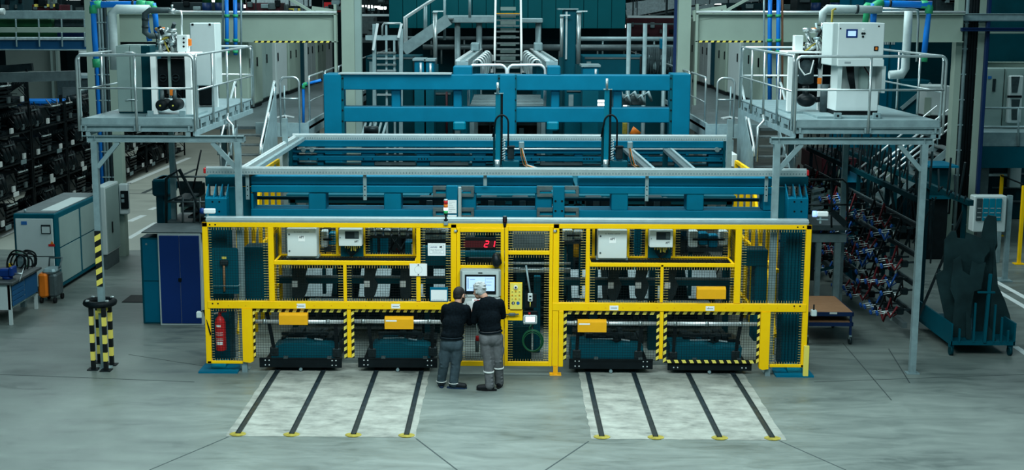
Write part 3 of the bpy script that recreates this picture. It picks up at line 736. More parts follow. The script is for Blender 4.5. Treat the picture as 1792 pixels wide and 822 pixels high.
MB().cyl((c.x, y, zz(379)), (c.x, y, zz(377.8)), .034, .028, n=16).build('top_cap', 'greymetal', t)
MB().box(c.x-.010, c.x+.010, y-.039, y-.034, zz(388), zz(382)).build('lens', 'maroon', t)

# ------------------------------------------------------------------ extinguisher, hammer board
y = YF+.17; a, b = at(387.5, 612, y), at(384.5, 552, y)
t = thing('fire_extinguisher', 'red fire extinguisher hanging behind the lower left mesh panel', 'fire extinguisher', (a.x, y, a.z))
ax = (b-a); L = ax.length; d = ax.normalized(); R_ = .088
mb = MB(); mb.tube([a, a+d*.015, a+d*(L-.11), a+d*(L-.05), a+d*(L-.015), a+d*L], [R_*.93, R_, R_, R_*.8, R_*.45, .03], 20); mb.build('bottle', 'red', t)
mb = MB(); mb.cyl(b, b+d*.06, .028, n=10); mb.bar(b+d*.06, b+d*.075+Vector((.11, -.02, .0)), .03, .012); mb.bar(b+d*.085, b+d*.11+Vector((.10, -.02, .01)), .03, .012); mb.build('valve_lever', 'red', t)
MB().cyl(b+d*.05, b+d*.045+Vector((-.09, -.02, -.005)), .014, n=8).build('nozzle', 'white', t)
def decal(u0, u1, th0, th1, m, nm):
    mb = MB(); e1 = Vector((1, 0, 0)); e2 = Vector((0, -1, 0)); n = 8; vs_ = []
    for i in range(n+1):
        th = th0+(th1-th0)*i/n; o_ = (e1*math.sin(th)+e2*math.cos(th))*(R_+.0015)
        vs_ += [a+d*(L*u0)+o_, a+d*(L*u1)+o_]
    mb._add(vs_, [(2*i, 2*i+2, 2*i+3, 2*i+1) for i in range(n)], 0, True); return mb.build(nm, m, t)
decal(.18, .27, -.75, .55, 'paper', 'label_strip'); decal(.70, .76, -.6, .3, 'paper', 'label_strip')
for u in (.30, .35, .41, .46, .52): decal(u, u+.02, -.8, .65, 'ink_red' if u == .41 else 'reflect', 'label_print')
y = YF+.13; x0, x1, z0, z1 = RX(371, 433, 417.5, 513.5, y)
t = thing('tool_board', 'teal sheet board with a wire retainer behind the upper left mesh panel', 'board', ((x0+x1)/2, y, z0))
mb = MB(); c_ = .03; mb.prism([(x0, z0), (x1, z0), (x1, z1-c_), (x1-c_, z1), (x0+c_, z1), (x0, z1-c_)], 'y', y, y+.01); mb.prism([(y, z0), (y, z0+.008), (y-.06, z0+.02), (y-.06, z0+.01)], 'x', x0, x1); mb.build('sheet', 'teal', t)
zw = at(394, 500, y-.05).z; MB().tube([(x0-.005, y, zw-.06), (x0+.01, y-.055, zw), (x1-.01, y-.055, zw), (x1+.03, y, zw+.02)], .006, 6).build('wire_retainer', 'galv', t)
r = RX(388, 449, 396, 453, y-.003); MB().box(r[0], r[1], y-.003, y, r[2], r[3]).build('yellow_tag', 'hazard_yellow', t)
t = thing('sledge_hammer', 'old sledge hammer with a worn wooden handle hanging on the teal board', 'hammer', (at(392, 508, y).x, y-.03, at(392, 508, y).z))
a, b = at(392.6, 510, y-.03), at(391.8, 460, y-.03); MB().tube([a, a.lerp(b, .5), b], [.017, .020, .017], 10).build('handle', 'wood', t)
r = RX(385, 455.5, 399, 463.5, y-.05); mb = MB(); mb.cbox(r[0], r[1], y-.065, y-.004, r[2], r[3], .012); mb.build('hammer_head', 'darkmetal', t)
# corner sockets: boxes with cables outside both ends of the fence
for px, py, lab in ((349, 548, 'small pale switch box on the outer side of the left fence end'), (1424, 545, 'small pale switch box on the outer side of the right fence end')):
    y = YF+.05; c = at(px, py, y)
    t = thing('switch_box', lab, 'switch', (c.x, y, c.z-.08), 'switch boxes at the fence ends')
    MB().cbox(c.x-.045, c.x+.045, y-.05, y+.05, c.z-.07, c.z+.03, .01).build('box', 'grey_box', t)
    s = 1 if px < 900 else -1
    MB().tube([(c.x+.02*s, y, c.z+.02), (c.x+.08*s, y-.02, c.z+.06), (c.x+.13*s, y-.04, c.z-.12), (c.x+.19*s, y-.06, c.z-.35)] if s > 0 else [(c.x-.0, y, c.z+.03), (c.x+.0, y, c.z+.12)], .013, 8).build('cable', 'black', t)
# camera-like light sensors at the two top corners
for px, py, s, lab in ((360, 369, 1, 'white camera with a blue lens above the left fence corner'), (1432, 374, -1, 'white camera with a blue glow above the right fence corner')):
    y = YF+.25; c = at(px, py, y)
    t = thing('monitor_camera', lab, 'camera', (c.x, y, c.z-.10), 'cameras at the fence corners')
    MB().cbox(c.x-.03*1, c.x+.16, y-.04, y+.04, c.z-.04, c.z+.04, .012).build('camera_body', 'white', t)
    MB().cyl((c.x-.03, y, c.z), (c.x-.09, y, c.z), .05, n=14).build('lens', 'navy' if s > 0 else 'lampblue', t)
    mb = MB(); mb.box(c.x+.02, c.x+.05, y-.015, y+.015, c.z-.16, c.z-.04); mb.box(c.x-.02, c.x+.16, y-.03, y+.03, c.z-.10, c.z-.085); mb.build('bracket', 'galv', t)
# ================================================================== DIE TROLLEYS
def trolley(b, arms, label, sil):
    y = YF+.09; x0, x1, z0, z1 = RX(*b, y)
    t = thing('die_trolley', label, 'trolley', ((x0+x1)/2, y, .02), 'die trolleys in the hatches')
    bp = MB().cbox(x0, x1, y, y+.03, z0, z1, .004).build('bumper', 'black', t)
    for cx in (x0+.10, x1-.16):
        for dx in (0, .065):
            for u in (.28, .78): p = (cx+dx, y, z0+(z1-z0)*u); MB().cyl(p, (p[0], y-.008, p[2]), .0105, n=10).build('bolt', 'bright', bp)
    for xw in (x0+.26, x1-.26):
        for yw in (y+.25, y+1.3):
            MB().cyl((xw-.03, yw, .105), (xw+.03, yw, .105), .085, n=18).build('wheel', 'darkmetal', t)
    mb = MB(); mb.box(x0+.08, x1-.08, y+.03, y+1.5, z0+.06, z1-.05); mb.build('chassis', 'black', t)
    xc = (x0+x1)/2; mb = MB(); mb.box(xc-.015, xc+.015, y+.02, y+.05, .03, z0+.03); mb.cyl((xc, y+.0, .045), (xc, y+.05, .045), .028, n=10); mb.build('lock_pin', 'galv', t)
    # die body with a contoured upper face
    pts = [(x0+.18, z1-.03), (x1-.12, z1-.03), (x1-.10, z1+.16), (x1-.22, z1+.20), (x0+.85, z1+.21), (x0+.72, z1+.25), (x0+.40, z1+.24), (x0+.22, z1+.16)]
    if sil: pts = [(x0+.02, z1-.03), (x1-.18, z1-.03), (x1-.16, z1+.20), (x0+.92, z1+.21), (x0+.82, z1+.17), (x0+.62, z1+.25), (x0+.04, z1+.23)]
    d = MB(); d.prism(pts, 'y', y+.05, y+.62); d.build('die_body', 'teal', t)
    mb = MB(); rr = random.Random(int(x0*50))
    for k in range(9):
        xx = x0+.3+.11*k; mb.cbox(xx, xx+.07+.08*rr.random(), y+.45, y+.9, z1+.15, z1+.22+.12*rr.random(), .01)
    mb.bar((x0+.30, y+.5, z1+.30), (x1-.28, y+.5, z1+.31), .06, .05); mb.build('die_insert', 'darkmetal', t)
    mb = MB(); mb.bar((x0+.4, y+.35, z1+.255), (x0+.75, y+.35, z1+.26), .02, .012); mb.bar((x1-.5, y+.35, z1+.25), (x1-.36, y+.35, z1+.23), .03, .02); mb.build('steel_edge', 'bright', t)
    for (pxa, pya, pxb, pyb) in arms:
        a, bb = at(pxa, pya, y+.1), at(pxb, pyb, y+.06)
        mb = MB(); mb.bar(a, bb, .055, .04, up=(0, 1, 0)); mb.build('tilt_arm', 'black', t)
        mb = MB(); mb.cbox(bb.x-.075, bb.x+.075, bb.y-.02, bb.y+.08, bb.z-.11, bb.z+.05, .015); mb.cyl((bb.x, bb.y-.035, bb.z-.02), (bb.x, bb.y-.02, bb.z-.02), .03, n=12); mb.build('arm_bearing', 'darkmetal', t)
    for u in (.32, .85):
        xx = x0+(x1-x0)*u; mb = MB(); mb.box(xx-.035, xx+.035, y-.002, y+.1, z1-.008, z1+.028); mb.build('stop_block', 'greymetal', t)
trolley((454, 626.5, 598, 643), ((467, 545, 480, 612), (587, 545, 589, 614)), 'black-bumpered die trolley in the far left hatch', 0)
trolley((626.5, 626.5, 765, 643), ((642, 545, 651, 614), (755, 547, 757, 612)), 'black-bumpered die trolley in the hatch left of the workers', 0)
trolley((996, 628, 1142.5, 645.5), ((1014, 547, 1009, 616), (1126, 548, 1117, 618)), 'black-bumpered die trolley in the hatch right of the gate', 1)
trolley((1168.5, 630, 1315.5, 648), ((1183, 550, 1178, 620), (1299, 548, 1287, 618)), 'black-bumpered die trolley under the striped sill of the far right hatch', 1)

# ================================================================== PRESS CELL
# end columns with fluted faces on teal floor plates
def end_col(r, pad, wedge, label, flutes):
    y = 22.25; x0, x1, z0, z1 = RX(*r, y)
    t = thing('press_column', label, 'machine column', ((x0+x1)/2, y, 0), 'fluted end columns of the press')
    mb = MB(); mb.box(x0, x1, y, y+.45, 0.03, 2.42)
    if flutes:
        for k in range(7): xx = x0+(x1-x0)*(k+.5)/7; mb.prism([(xx-.03, y), (xx+.03, y), (xx+.018, y-.022), (xx-.018, y-.022)], 'z', .03, 2.4)
    mb.build('column_body', 'teal', t)
    a, b_ = fl(pad[0], pad[3]), fl(pad[2], pad[3]); mb = MB(); mb.prism([(a.x, a.y), (b_.x, a.y), (b_.x+(.0), 22.3), (a.x, 22.3)], 'z', 0, .03); mb.build('floor_plate', 'blue', t)
    w0, w1 = fl(wedge[0], wedge[1]), fl(wedge[2], wedge[1]); mb = MB(); mb.prism([(w0.y, .03), (w0.y+.12, .10), (22.25, .10), (22.25, .03)], 'x', w0.x, w1.x); mb.build('wedge_foot', 'blue_light', t)
end_col((364, 397, 400, 640), (347, 638, 416, 653), (369, 648, 394), 'teal press column with a floor plate at the left fence end', 0)
end_col((1371, 400, 1412, 645), (1358, 645, 1424, 660), (1379, 655.5, 1403), 'fluted teal press column with a floor plate at the right fence end', 1)
# side guards inside
def teal_box(nm, r, y, d, label, cat, m='teal', extra=None):
    x0, x1, z0, z1 = RX(*r, y); t = thing(nm, label, cat, ((x0+x1)/2, y, z0))
    MB().cbox(x0, x1, y, y+d, z0, z1, .015).build('casing', m, t)
    if extra: extra(t, x0, x1, z0, z1, y, d)
    return t
def ex1(t, x0, x1, z0, z1, y, d):
    mb = MB(); mb.cbox(x0+.30, x1+.0, y-.0, y+d, z0-1.0, z0, .01); mb.build('lower_casing', 'teal', t)
teal_box('guide_housing', (428, 432, 466, 528), 22.5, .4, 'teal guide housing behind the upper left mesh panel, right of the hammer board', 'machine')
x_ = teal_box('guide_housing', (1301, 437, 1344, 466), 22.5, .4, 'L-shaped teal guide housing behind the upper right mesh panel', 'machine', 'teal',
   lambda t, x0, x1, z0, z1, y, d: MB().cbox(x1-.2, x1, y, y+d, z0-1.3, z0, .01).build('lower_casing', 'teal', t))
for sx, lab in ((-1, 'yellow inner guard frame with diagonal braces at the left end of the press cell'), (1, 'yellow inner guard frame with diagonal braces at the right end of the press cell')):
    X = 4.70*sx
    t = thing('inner_guard', lab, 'frame', (X, 22.9, 0), 'yellow inner guard frames')
    for k in range(7):
        yy = 23.2+k*.71; MB().box(X-.035, X+.035, yy, yy+.06, 0, 2.95).build('post', 'yellow', t)
    for z in (.35, 1.5, 2.9): MB().box(X-.03, X+.03, 23.0, 27.5, z, z+.06).build('rail', 'yellow', t)
    for a, b in ((23.0, .4), (24.5, 1.55)): MB().bar((X, a, b), (X, a+.8, b+1.0), .05, .05, up=(1, 0, 0)).build('brace', 'yellow', t)
    t2 = MB(); t2.bar((X+.12*sx, 22.9, 2.35), (X+.30*sx, 22.75, 2.2), .09, .05); t2.build('brace', 'yellow', t)

# front press frame
y = 22.6
pf = thing('press_crossbeam', 'wide blue-teal press frame of stacked beams just above the yellow fence', 'machine frame', (0, y, 2.3))
def pp(nm, r, Y, d, m='blue', c=.012): x0, x1, z0, z1 = RX(*r, Y); return MB().cbox(x0, x1, Y, Y+d, z0, z1, c).build(nm, m, pf)
pp('top_beam', (439, 309, 1003, 323.5), y+.06, .42); pp('top_beam', (1012, 311, 1352, 325.5), y+.06, .42)
pp('upper_beam', (439, 325, 780, 337.2), y, .5); pp('upper_beam', (830, 326, 940, 338.5), y, .5); pp('upper_beam', (1012, 327, 1352, 339.8), y, .5)
pp('lower_beam', (439, 367.3, 1352, 384), y, .5)
for a, b in ((540, 570), (672, 702), (808, 833), (937, 966), (1070, 1099), (1202, 1231.5), (1336, 1352), (439, 443)): pp('upright', (a, 338, b, 368), y+.02, .4)
pp('rear_web', (443, 345, 1340, 351), y+.7, .05, 'teal_dark')
for a, b in ((359, 440), (1352, 1415)): pp('end_beam', (a, 309, b, 326), y+.25, .4, 'teal')
for a, b in ((397, 440), (1351, 1379)): pp('end_web', (a, 327, b, 386), y+.2, .05, 'teal')
for a, b in ((359, 396.5), (1378, 1414.5)):
    x0, x1, z0, z1 = RX(a, 347, b, 392, y-.05); t0 = MB(); t0.cbox(x0, x1, y-.05, y+.35, z0, z1, .01)
    zt = at((a+b)/2, 325, y).z
    for u in (.0, .36, .66, .94): xx = x0+(x1-x0)*u; t0.prism([(y-.03, z1), (y+.35, z1), (y+.35, zt), (y+.22, zt)], 'x', xx, xx+.016)
    t0.build('corner_bracket', 'blue', pf)
    mb = MB()
    for px in ((a+b)/2-6, (a+b)/2+6):
        for py in (353, 370): p = at(px, py, y-.05); mb.cyl((p.x, y-.045, p.z), (p.x, y-.053, p.z), .017, n=10)
    mb.each('bracket_hole', 'black', pf)
for a, b in ((757.5, 781), (807, 829.5), (939.5, 967), (988, 1013)):
    for c_, d_ in ((325.5, 344.5), (363.5, 382)):
        x0, x1, z0, z1 = RX(a, c_, b, d_, y-.05); mb = MB(); h = z1-z0
        mb.cbox(x0, x1, y-.05, y, z1-h*.36, z1, .006); mb.cbox(x0, x1, y-.05, y, z0, z0+h*.30, .006)
        if a in (757.5, 939.5): mb.cbox(x0, x0+.05, y-.05, y, z0+h*.3, z1-h*.36, .004)
        else: mb.cbox(x1-.05, x1, y-.05, y, z0+h*.3, z1-h*.36, .004)
        mb.build('clamp_bracket', 'greymetal', pf); MB().box(x0, x1, y-.02, y+.01, z0+h*.3, z0+h*.42).build('clamp_shim', 'blue_light', pf)
pl = pp('cover_plate', (780.5, 325, 801, 383), y-.09, .07); pp('cover_plate', (968, 326, 988, 383), y-.09, .07)
mb = MB()
for px in (972, 983.5):
    for py in (352, 369): p = at(px, py, y-.09); mb.cyl((p.x, y-.08, p.z), (p.x, y-.093, p.z), .02, n=12)
mb.each('plate_hole', 'black', pf)
pp('steel_strip', (801.5, 327, 807.5, 383), y-.12, .05, 'alu')
x0, x1, z0, z1 = RX(783.5, 350, 799, 373, y-.10); t = thing('notice', 'white printed sheet on the blue plate beside the signal tower', 'sign', ((x0+x1)/2, y-.1, z0))
MB().box(x0, x1, y-.10, y-.096, z0, z1).build('sheet', 'paper', t); mb = MB()
for k in range(6): zz = z1-.03-.032*k; mb.box(x0+.02, x1-.02-.02*((k*3) % 4), y-.102, y-.10, zz-.004, zz)
mb.build('print_line', 'ink_grey', t); MB().box(x0, x1, y-.10, y-.098, z0-.06, z0-.03).build('footer_strip', 'paper', t)
# things seen in the windows
for i, (a, b, lab, m) in enumerate(((833, 902, 'third', 'greymetal'), (905, 937, 'fourth', 'insul_dark'))): pass
for px, lab in ((752, 'window left of the signal tower'), (860, 'window right of the signal tower'), (915, 'window left of the right cover plate'), (1044, 'window right of the right cover plate'), (1150, 'second window from the right')):
    c = at(px, 355, 23.4); t = thing('drive_unit', 'dark drive with round flange, %s' % lab, 'machine', (c.x, c.y, c.z-.12), 'drives behind the press frame windows')
    mb = MB(); mb.cbox(c.x-.19, c.x+.10, c.y, c.y+.3, c.z-.11, c.z+.10, .02); mb.build('gear_housing', 'darkmetal', t)
    MB().cyl((c.x+.16, c.y, c.z), (c.x+.16, c.y+.2, c.z), .085, n=18).build('flange', 'insul_dark', t); MB().box(c.x-.1, c.x+.05, c.y+.05, c.y+.25, 0, c.z-.11).build('drive_stand', 'teal_dark', t); MB().cbox(c.x-.06, c.x+.05, c.y-.02, c.y, c.z-.06, c.z+.05, .008).build('face_plate', 'greymetal', t)
# fixing straps
for px, y0p, y1p in ((433, 306, 349), (638.5, 305, 350), (849, 306, 325), (1132, 306, 352), (1341, 307, 353)):
    x0, x1, z0, z1 = RX(px-3, y0p, px+3, y1p, y-.1); t = MB().box(x0, x1, y-.1, y-.085, z0, z1).build('rail_strap', 'galv', pf)
    if y1p > 340:
        mb = MB()
        for py in (326, 332, 342): p = at(px, py, y-.1); mb.cyl((p.x, y-.09, p.z), (p.x, y-.102, p.z), .012, n=8)
        mb.each('strap_hole', 'black', pf)

# decks added to shade the press space between the rails; masts stand on them
for k, (a, b) in enumerate(((-4.05, -1.42), (-1.38, 1.30), (1.34, 4.2))):
    t = thing('shade_deck', 'added dark teal shade plate under the silver rails, %s of three' % ('left', 'middle', 'right')[k], 'deck', ((a+b)/2, 25.7, 0), 'added shade decks')
    MB().box(a, b, 24.5, 28.25, 2.58, 2.63).build('deck_plate', 'teal', t)
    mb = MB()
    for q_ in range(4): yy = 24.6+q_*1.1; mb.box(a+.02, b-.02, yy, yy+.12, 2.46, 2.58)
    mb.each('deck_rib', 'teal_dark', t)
    mb = MB()
    for xx in (a+.05, b-.15):
        for yy in (24.6, 28.14): mb.box(xx, xx+.1, yy, yy+.1, 0, 2.58)
    mb.each('support_leg', 'teal_dark', t)
# linear rails
def lrail(a, b, Y, label, name='linear_rail', h=.105):
    t = thing(name, label, 'machine rail', ((a.x+b.x)/2, (a.y+b.y)/2, a.z-h), 'silver linear rails of the feeder')
    mb = MB(); mb.bar(a-Vector((0, 0, h*.5)), b-Vector((0, 0, h*.5)), .10, h); mb.build('rail_profile', 'alu', t)
    d = (b-a).normalized(); n = Vector((d.y, -d.x, 0))
    mb = MB(); mb.bar(a+n*.0+Vector((0, 0, .012)), b+Vector((0, 0, .012)), .045, .025); mb.build('guide_bar', 'bright', t)
    L = (b-a).length; k = int(L/.05); mb = MB()
    s = n if n.y < 0 else -n
    for i in range(k): p = a+d*(i*.05+.02)+s*.052-Vector((0, 0, h*.62)); mb.bar(p, p+d*.022, .012, .030)
    mb.build('rack_tooth', 'galv', t)
    return t
A, B = at(361, 293.5, 22.45), at(1411, 296.5, 22.45); B.z = A.z
t = lrail(A, B, 22.45, 'long silver linear rail with a toothed rack, running above the blue press frame')
MB().cbox(A.x-.04, A.x+.0, A.y-.06, A.y+.06, A.z-.09, A.z, .01).build('end_bumper', 'red', t); MB().cbox(B.x, B.x+.04, A.y-.06, A.y+.06, A.z-.09, A.z, .01).build('end_bumper', 'red', t)
A2, B2 = at(512, 235.5, 28.3), at(1280, 239.5, 28.3); B2.z = A2.z
t = lrail(A2, B2, 28.3, 'silver linear rail further back, in front of the tall blue portal frame')
for px in (1276,): x0, x1, z0, z1 = RX(1275, 245, 1283, 300, 28.3); MB().box(x0, x1, 28.3, 28.4, z0, z1).build('rail_leg', 'galv', t)
sa, sb = Vector((-4.46, 22.55, A.z-.01)), Vector((-4.46, 28.2, A.z-.01))
t = lrail(sa, sb, 0, 'silver double side rail running back along the left of the feeder', 'side_rail')
MB().bar((-4.28, 22.55, A.z-.06), (-4.28, 28.2, A.z-.06), .07, .07).build('second_profile', 'galv', t)
MB().bar((-4.37, 22.55, A.z-.10), (-4.37, 28.2, A.z-.10), .12, .03).build('cable_tray', 'greymetal', t)
# feeder frame at the rear
y = 28.5
ff = thing('feeder_crossbeam', 'blue rear feeder frame of slim beams between the two silver rails', 'machine frame', (0, y, 2.3))
def fp(nm, r, Y, d, m='blue', c=.012, par=None): x0, x1, z0, z1 = RX(*r, Y); return MB().cbox(x0, x1, Y, Y+d, z0, z1, c).build(nm, m, par or ff)
fp('top_beam', (510, 246, 1268, 258), y, .4); fp('middle_beam', (508, 262, 1266, 268.5), y+.05, .35); fp('lower_beam', (504, 274, 1270, 282), y, .4); fp('sill_beam', (502, 290, 1272, 330), y+.1, .6, 'teal')
for a, b in ((504, 520), (555, 566), (632, 656), (729, 752), (826, 850), (920, 935), (1005, 1020), (1110, 1135), (1180, 1200), (1240, 1268)): fp('upright', (a, 258, b, 292), y+.12, .3)
for a, b in ((655, 728), (752, 820), (945, 1020), (1140, 1180)): fp('inset_plate', (a, 283.5, b, 289.5), y+.05, .03, 'greymetal')
p, q = at(520, 260, y-.05), at(1262, 261, y-.05); MB().tube([p, q], .018, 8).build('slide_rod', 'bright', ff)
mb = MB()
for px in (512, 522, 540, 556, 636, 652, 733, 738, 743, 748, 830, 845, 870, 930, 944, 1022, 1027, 1032, 1037, 1130, 1160, 1236, 1262): p = at(px, 278, y); mb.cyl((p.x, y+.01, p.z), (p.x, y-.004, p.z), .016, n=8)
mb.each('drill_hole', 'black', ff)
for px in (507, 1270): x0, x1, z0, z1 = RX(px-4, 243, px+4, 300, y-.08); MB().box(x0, x1, y-.08, y+.02, z0, z1).build('end_plate', 'teal', ff)
x0, x1, z0, z1 = RX(484, 270, 494, 291, 27.6); tag(MB().cbox(x0, x1, 27.6, 28.5, z0, z1, .01).build('sensor_box', 'white_box'), 'small pale box at the left end of the rear feeder frame', 'box', 'pale boxes at the feeder ends')
x0, x1, z0, z1 = RX(1281, 270, 1290, 292, 27.6); tag(MB().cbox(x0, x1, 27.6, 28.5, z0, z1, .01).build('sensor_box', 'white_box'), 'small pale box at the right end of the rear feeder frame', 'box', 'pale boxes at the feeder ends')
for px in (531, 546, 1255):
    c = at(px, 262, y-.06); t = MB(); t.cyl((c.x, y-.08, c.z), (c.x, y, c.z), .05, n=14); t.build('roller_bearing', 'galv', ff)

# portal frame
y = 29.5
pg = thing('portal_gantry', 'tall blue portal frame of two wide beams and three uprights spanning the press', 'machine frame', (0, y, 0))
def gp(nm, r, Y, d, m='blue', c=.015): x0, x1, z0, z1 = RX(*r, Y); return MB().cbox(x0, x1, Y, Y+d, z0, z1, c).build(nm, m, pg)
zb = 0.0
for a, b in ((566.5, 597), (1177, 1208)):
    x0, x1, z0, z1 = RX(a, 130, b, 235, y); MB().cbox(x0, x1, y, y+.9, 0, z1, .015).build('upright', 'blue', pg)
gp('upper_beam', (597, 130.5, 875, 157.3), y+.05, .5); gp('upper_beam', (900, 131.5, 1178, 158.5), y+.05, .5)
x0, x1, z0, z1 = RX(592, 129, 790, 133, y); MB().box(x0, x1, y+.0, y+.5, z1-.015, z1+.012).build('top_plate', 'alu', pg)
gp('lower_beam', (597, 187.5, 875, 213.5), y+.05, .5); gp('lower_beam', (900, 188.5, 1178, 214.5), y+.05, .5)
x0, x1, z0, z1 = RX(874, 131, 902, 235, y); MB().cbox(x0, x1, y+.02, y+.6, 0, z1, .015).build('upright', 'blue', pg)
for a in (599.5, 873.5, 901.5, 1174):
    x0, x1, z0, z1 = RX(a-2.6, 131, a+2.6, 234, y+.03); MB().box(x0, x1, y+.03, y+.06, z0, z1).build('splice_plate', 'teal', pg)
    mb = MB()
    for py in (137, 156, 175, 193, 212): p = at(a, py, y+.03); mb.cyl((p.x, y+.04, p.z), (p.x, y+.024, p.z), .022, n=10)
    mb.each('splice_bolt', 'black', pg)
for a, b in ((685, 700.5), (793.5, 808), (964.5, 979), (1073.5, 1088.5)): gp('strut', (a, 155, b, 190), y+.15, .3, 'blue')
for a, b in ((793, 815), (957, 978)): gp('lug', (a, 213, b, 228.5), y-.03, .3, 'blue_light', .03)
for a, b in ((793, 826), (958, 981)): gp('head_block', (a, 116, b, 132), y+.1, .6, 'blue', .02)
# lift masts with motor, coil hose and cable loop
def mast(pxa, pxb, pt, label):
    y = 25.6; x0, x1, z0, z1 = RX(pxa, pt, pxb, 290, y)
    t = thing('lift_mast', label, 'machine', ((x0+x1)/2, y, z0), 'lift masts on the feeder')
    w = x1-x0; xm = (x0+x1)/2
    MB().cbox(x0, x0+w*.8, y, y+.12, z0, z1, .01).build('mast_profile', 'blue_light', t); MB().box(x0+w*.8, x1+.02, y+.02, y+.12, z0, z1).build('cable_channel', 'black', t)
    MB().box(x0-.045, x0-.004, y+.05, y+.12, z0-.05, z0+.72).build('guide_plate', 'teal_dark', t)
    MB().cyl((xm-.02, y-.0, z1-.02), (xm-.02, y, z1+.20), .024, n=12).build('top_cylinder', 'steel', t); MB().cbox(x0-.02, x1+.03, y-.01, y+.13, z1-.015, z1, .004).build('mast_cap', 'galv', t)
    MB().cyl((xm-.02, y-.03, z0-.06), (xm-.02, y-.03, z0+.12), .05, n=14).build('lower_cylinder', 'steel', t)
    pts = [Vector((x0-.05, y+.05, z0+.55))]
    cx, cz, R_ = xm+.06, z0+.82, .125
    for i in range(13): a = math.pi*(1-i/12); pts.append(Vector((cx+R_*math.cos(a), y-.03, cz+R_*1.2*math.sin(a))))
    pts += [Vector((cx+R_, y-.02, z0+.35)), Vector((cx+R_-.01, y, z0+.25))]
    MB().tube(pts, .017, 8).build('cable_loop', 'black', t)
    mb = MB(); mb.tube([(xm+.10+.025*math.cos(i*.8), y-.02+.025*math.sin(i*.8), z0+.10+.0062*i) for i in range(70)], .009, 5); mb.build('coil_hose', 'alu', t)
    MB().cbox(xm+.17, xm+.30, y-.04, y+.10, z0+.12, z0+.36, .02).build('motor', 'darkmetal', t); MB().cbox(xm+.155, xm+.315, y-.05, y+.11, z0+.34, z0+.38, .01).build('motor_cap', 'black', t)
    MB().cbox(xm-.1, xm+.3, y-.02, y+.2, 2.63, z0+.02, .02).build('mast_base', 'teal_dark', t); MB().cbox(xm+.06, xm+.40, y-.03, y+.1, z0-.04, z0+.10, .02).build('carriage', 'teal', t)
    for k, m in enumerate(('copper', 'hose_green', 'orange', 'insul')):
        o = .012*k; MB().tube([(xm+.42+o, y, z0+.34), (xm+.43+o*2, y-.02, z0+.18), (xm+.48+o*2, y, z0+.02), (xm+.60+o*6, y-.05, z0-.05)], .008, 5).build('cable', m, t)
    MB().cbox(xm+.39, xm+.49, y, y+.06, z0+.32, z0+.46, .01).build('cable_clamp', 'galv', t)
    return t
mast(867, 878, 163, 'blue lift mast with a black cable loop, before the portal frame\'s middle upright')
mast(1057.5, 1068, 156, 'blue lift mast with a black cable loop, before the portal frame\'s right half')
# cross arms lying between the rails on the right
for px, lab in ((1090, 'first'), (1160, 'second')):
    a, b = at(px+4, 262, 27.6), at(px+45, 290, 24.4); b.z = a.z-.05
    t = thing('feeder_rod', 'dark steel cross arm beside the right lift mast, %s from the mast' % lab, 'machine arm', (b.x, b.y, b.z), 'cross arms of the feeder')
    MB().bar(a, b, .10, .06).build('arm_profile', 'greymetal', t); MB().box(a.x-.05, a.x+.05, a.y-.1, a.y, 2.63, a.z).build('arm_stand', 'teal_dark', t); MB().bar(a+Vector((.12, 0, .01)), b+Vector((.12, 0, .01)), .05, .05).build('arm_tube', 'galv', t)
for i, px in enumerate((1085, 1135)):
    pass
# clamp arms and cross beam behind the middle mesh row
for (a, b, py0, py1, xs, side) in ((483, 790, 486.5, 496.5, ((511, 535), (637, 657), (700, 720)), 'left'), (980, 1286, 490, 500, ((1064, 1084), (1112, 1132), (1163, 1183)), 'right')):
    y = 22.75; x0, x1, z0, z1 = RX(a, py0, b, py1, y)
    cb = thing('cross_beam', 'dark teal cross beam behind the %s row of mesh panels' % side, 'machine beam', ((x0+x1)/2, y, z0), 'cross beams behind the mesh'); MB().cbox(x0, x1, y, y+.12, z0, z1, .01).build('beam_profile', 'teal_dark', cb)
    MB().box(x0, x1, y+.02, y+.1, z1, z1+.03).build('top_strip', 'greymetal', cb)
    for k, (u, v) in enumerate(xs):
        yy = y-.08; X0, X1, Z0, Z1 = RX(u, 463, v, 526, yy); w = X1-X0
        t = thing('clamp_arm', 'dark curved clamp arm with pale label, %s of three behind the %s mesh row' % (('left one', 'middle one', 'right one')[k], side), 'machine arm', ((X0+X1)/2, yy, Z0), 'clamp arms behind the mesh')
        mb = MB(); h = Z1-Z0
        mb.prism([(X0, Z0+h*.15), (X0+w*.25, Z0), (X0+w*.7, Z0), (X1, Z0+h*.2), (X1+.04, Z0+h*.45), (X1-.02, Z0+h*.62), (X1+.05, Z1), (X0+w*.1, Z1), (X0, Z0+h*.6)], 'y', yy, yy+.08); mb.build('arm_body', 'darkmetal', t)
        r = RX(u, 491 if side == 'left' else 493.5, u+10, 502 if side == 'left' else 504.5, yy); MB().box(r[0], r[1], yy-.006, yy, r[2], r[3]).build('label_square', 'reflect', t)
        MB().bar((X0+w*.2, yy+.1, Z1-.02), (X1, yy+.1, Z1-.02), .03, .03).build('top_pin', 'galv', t)
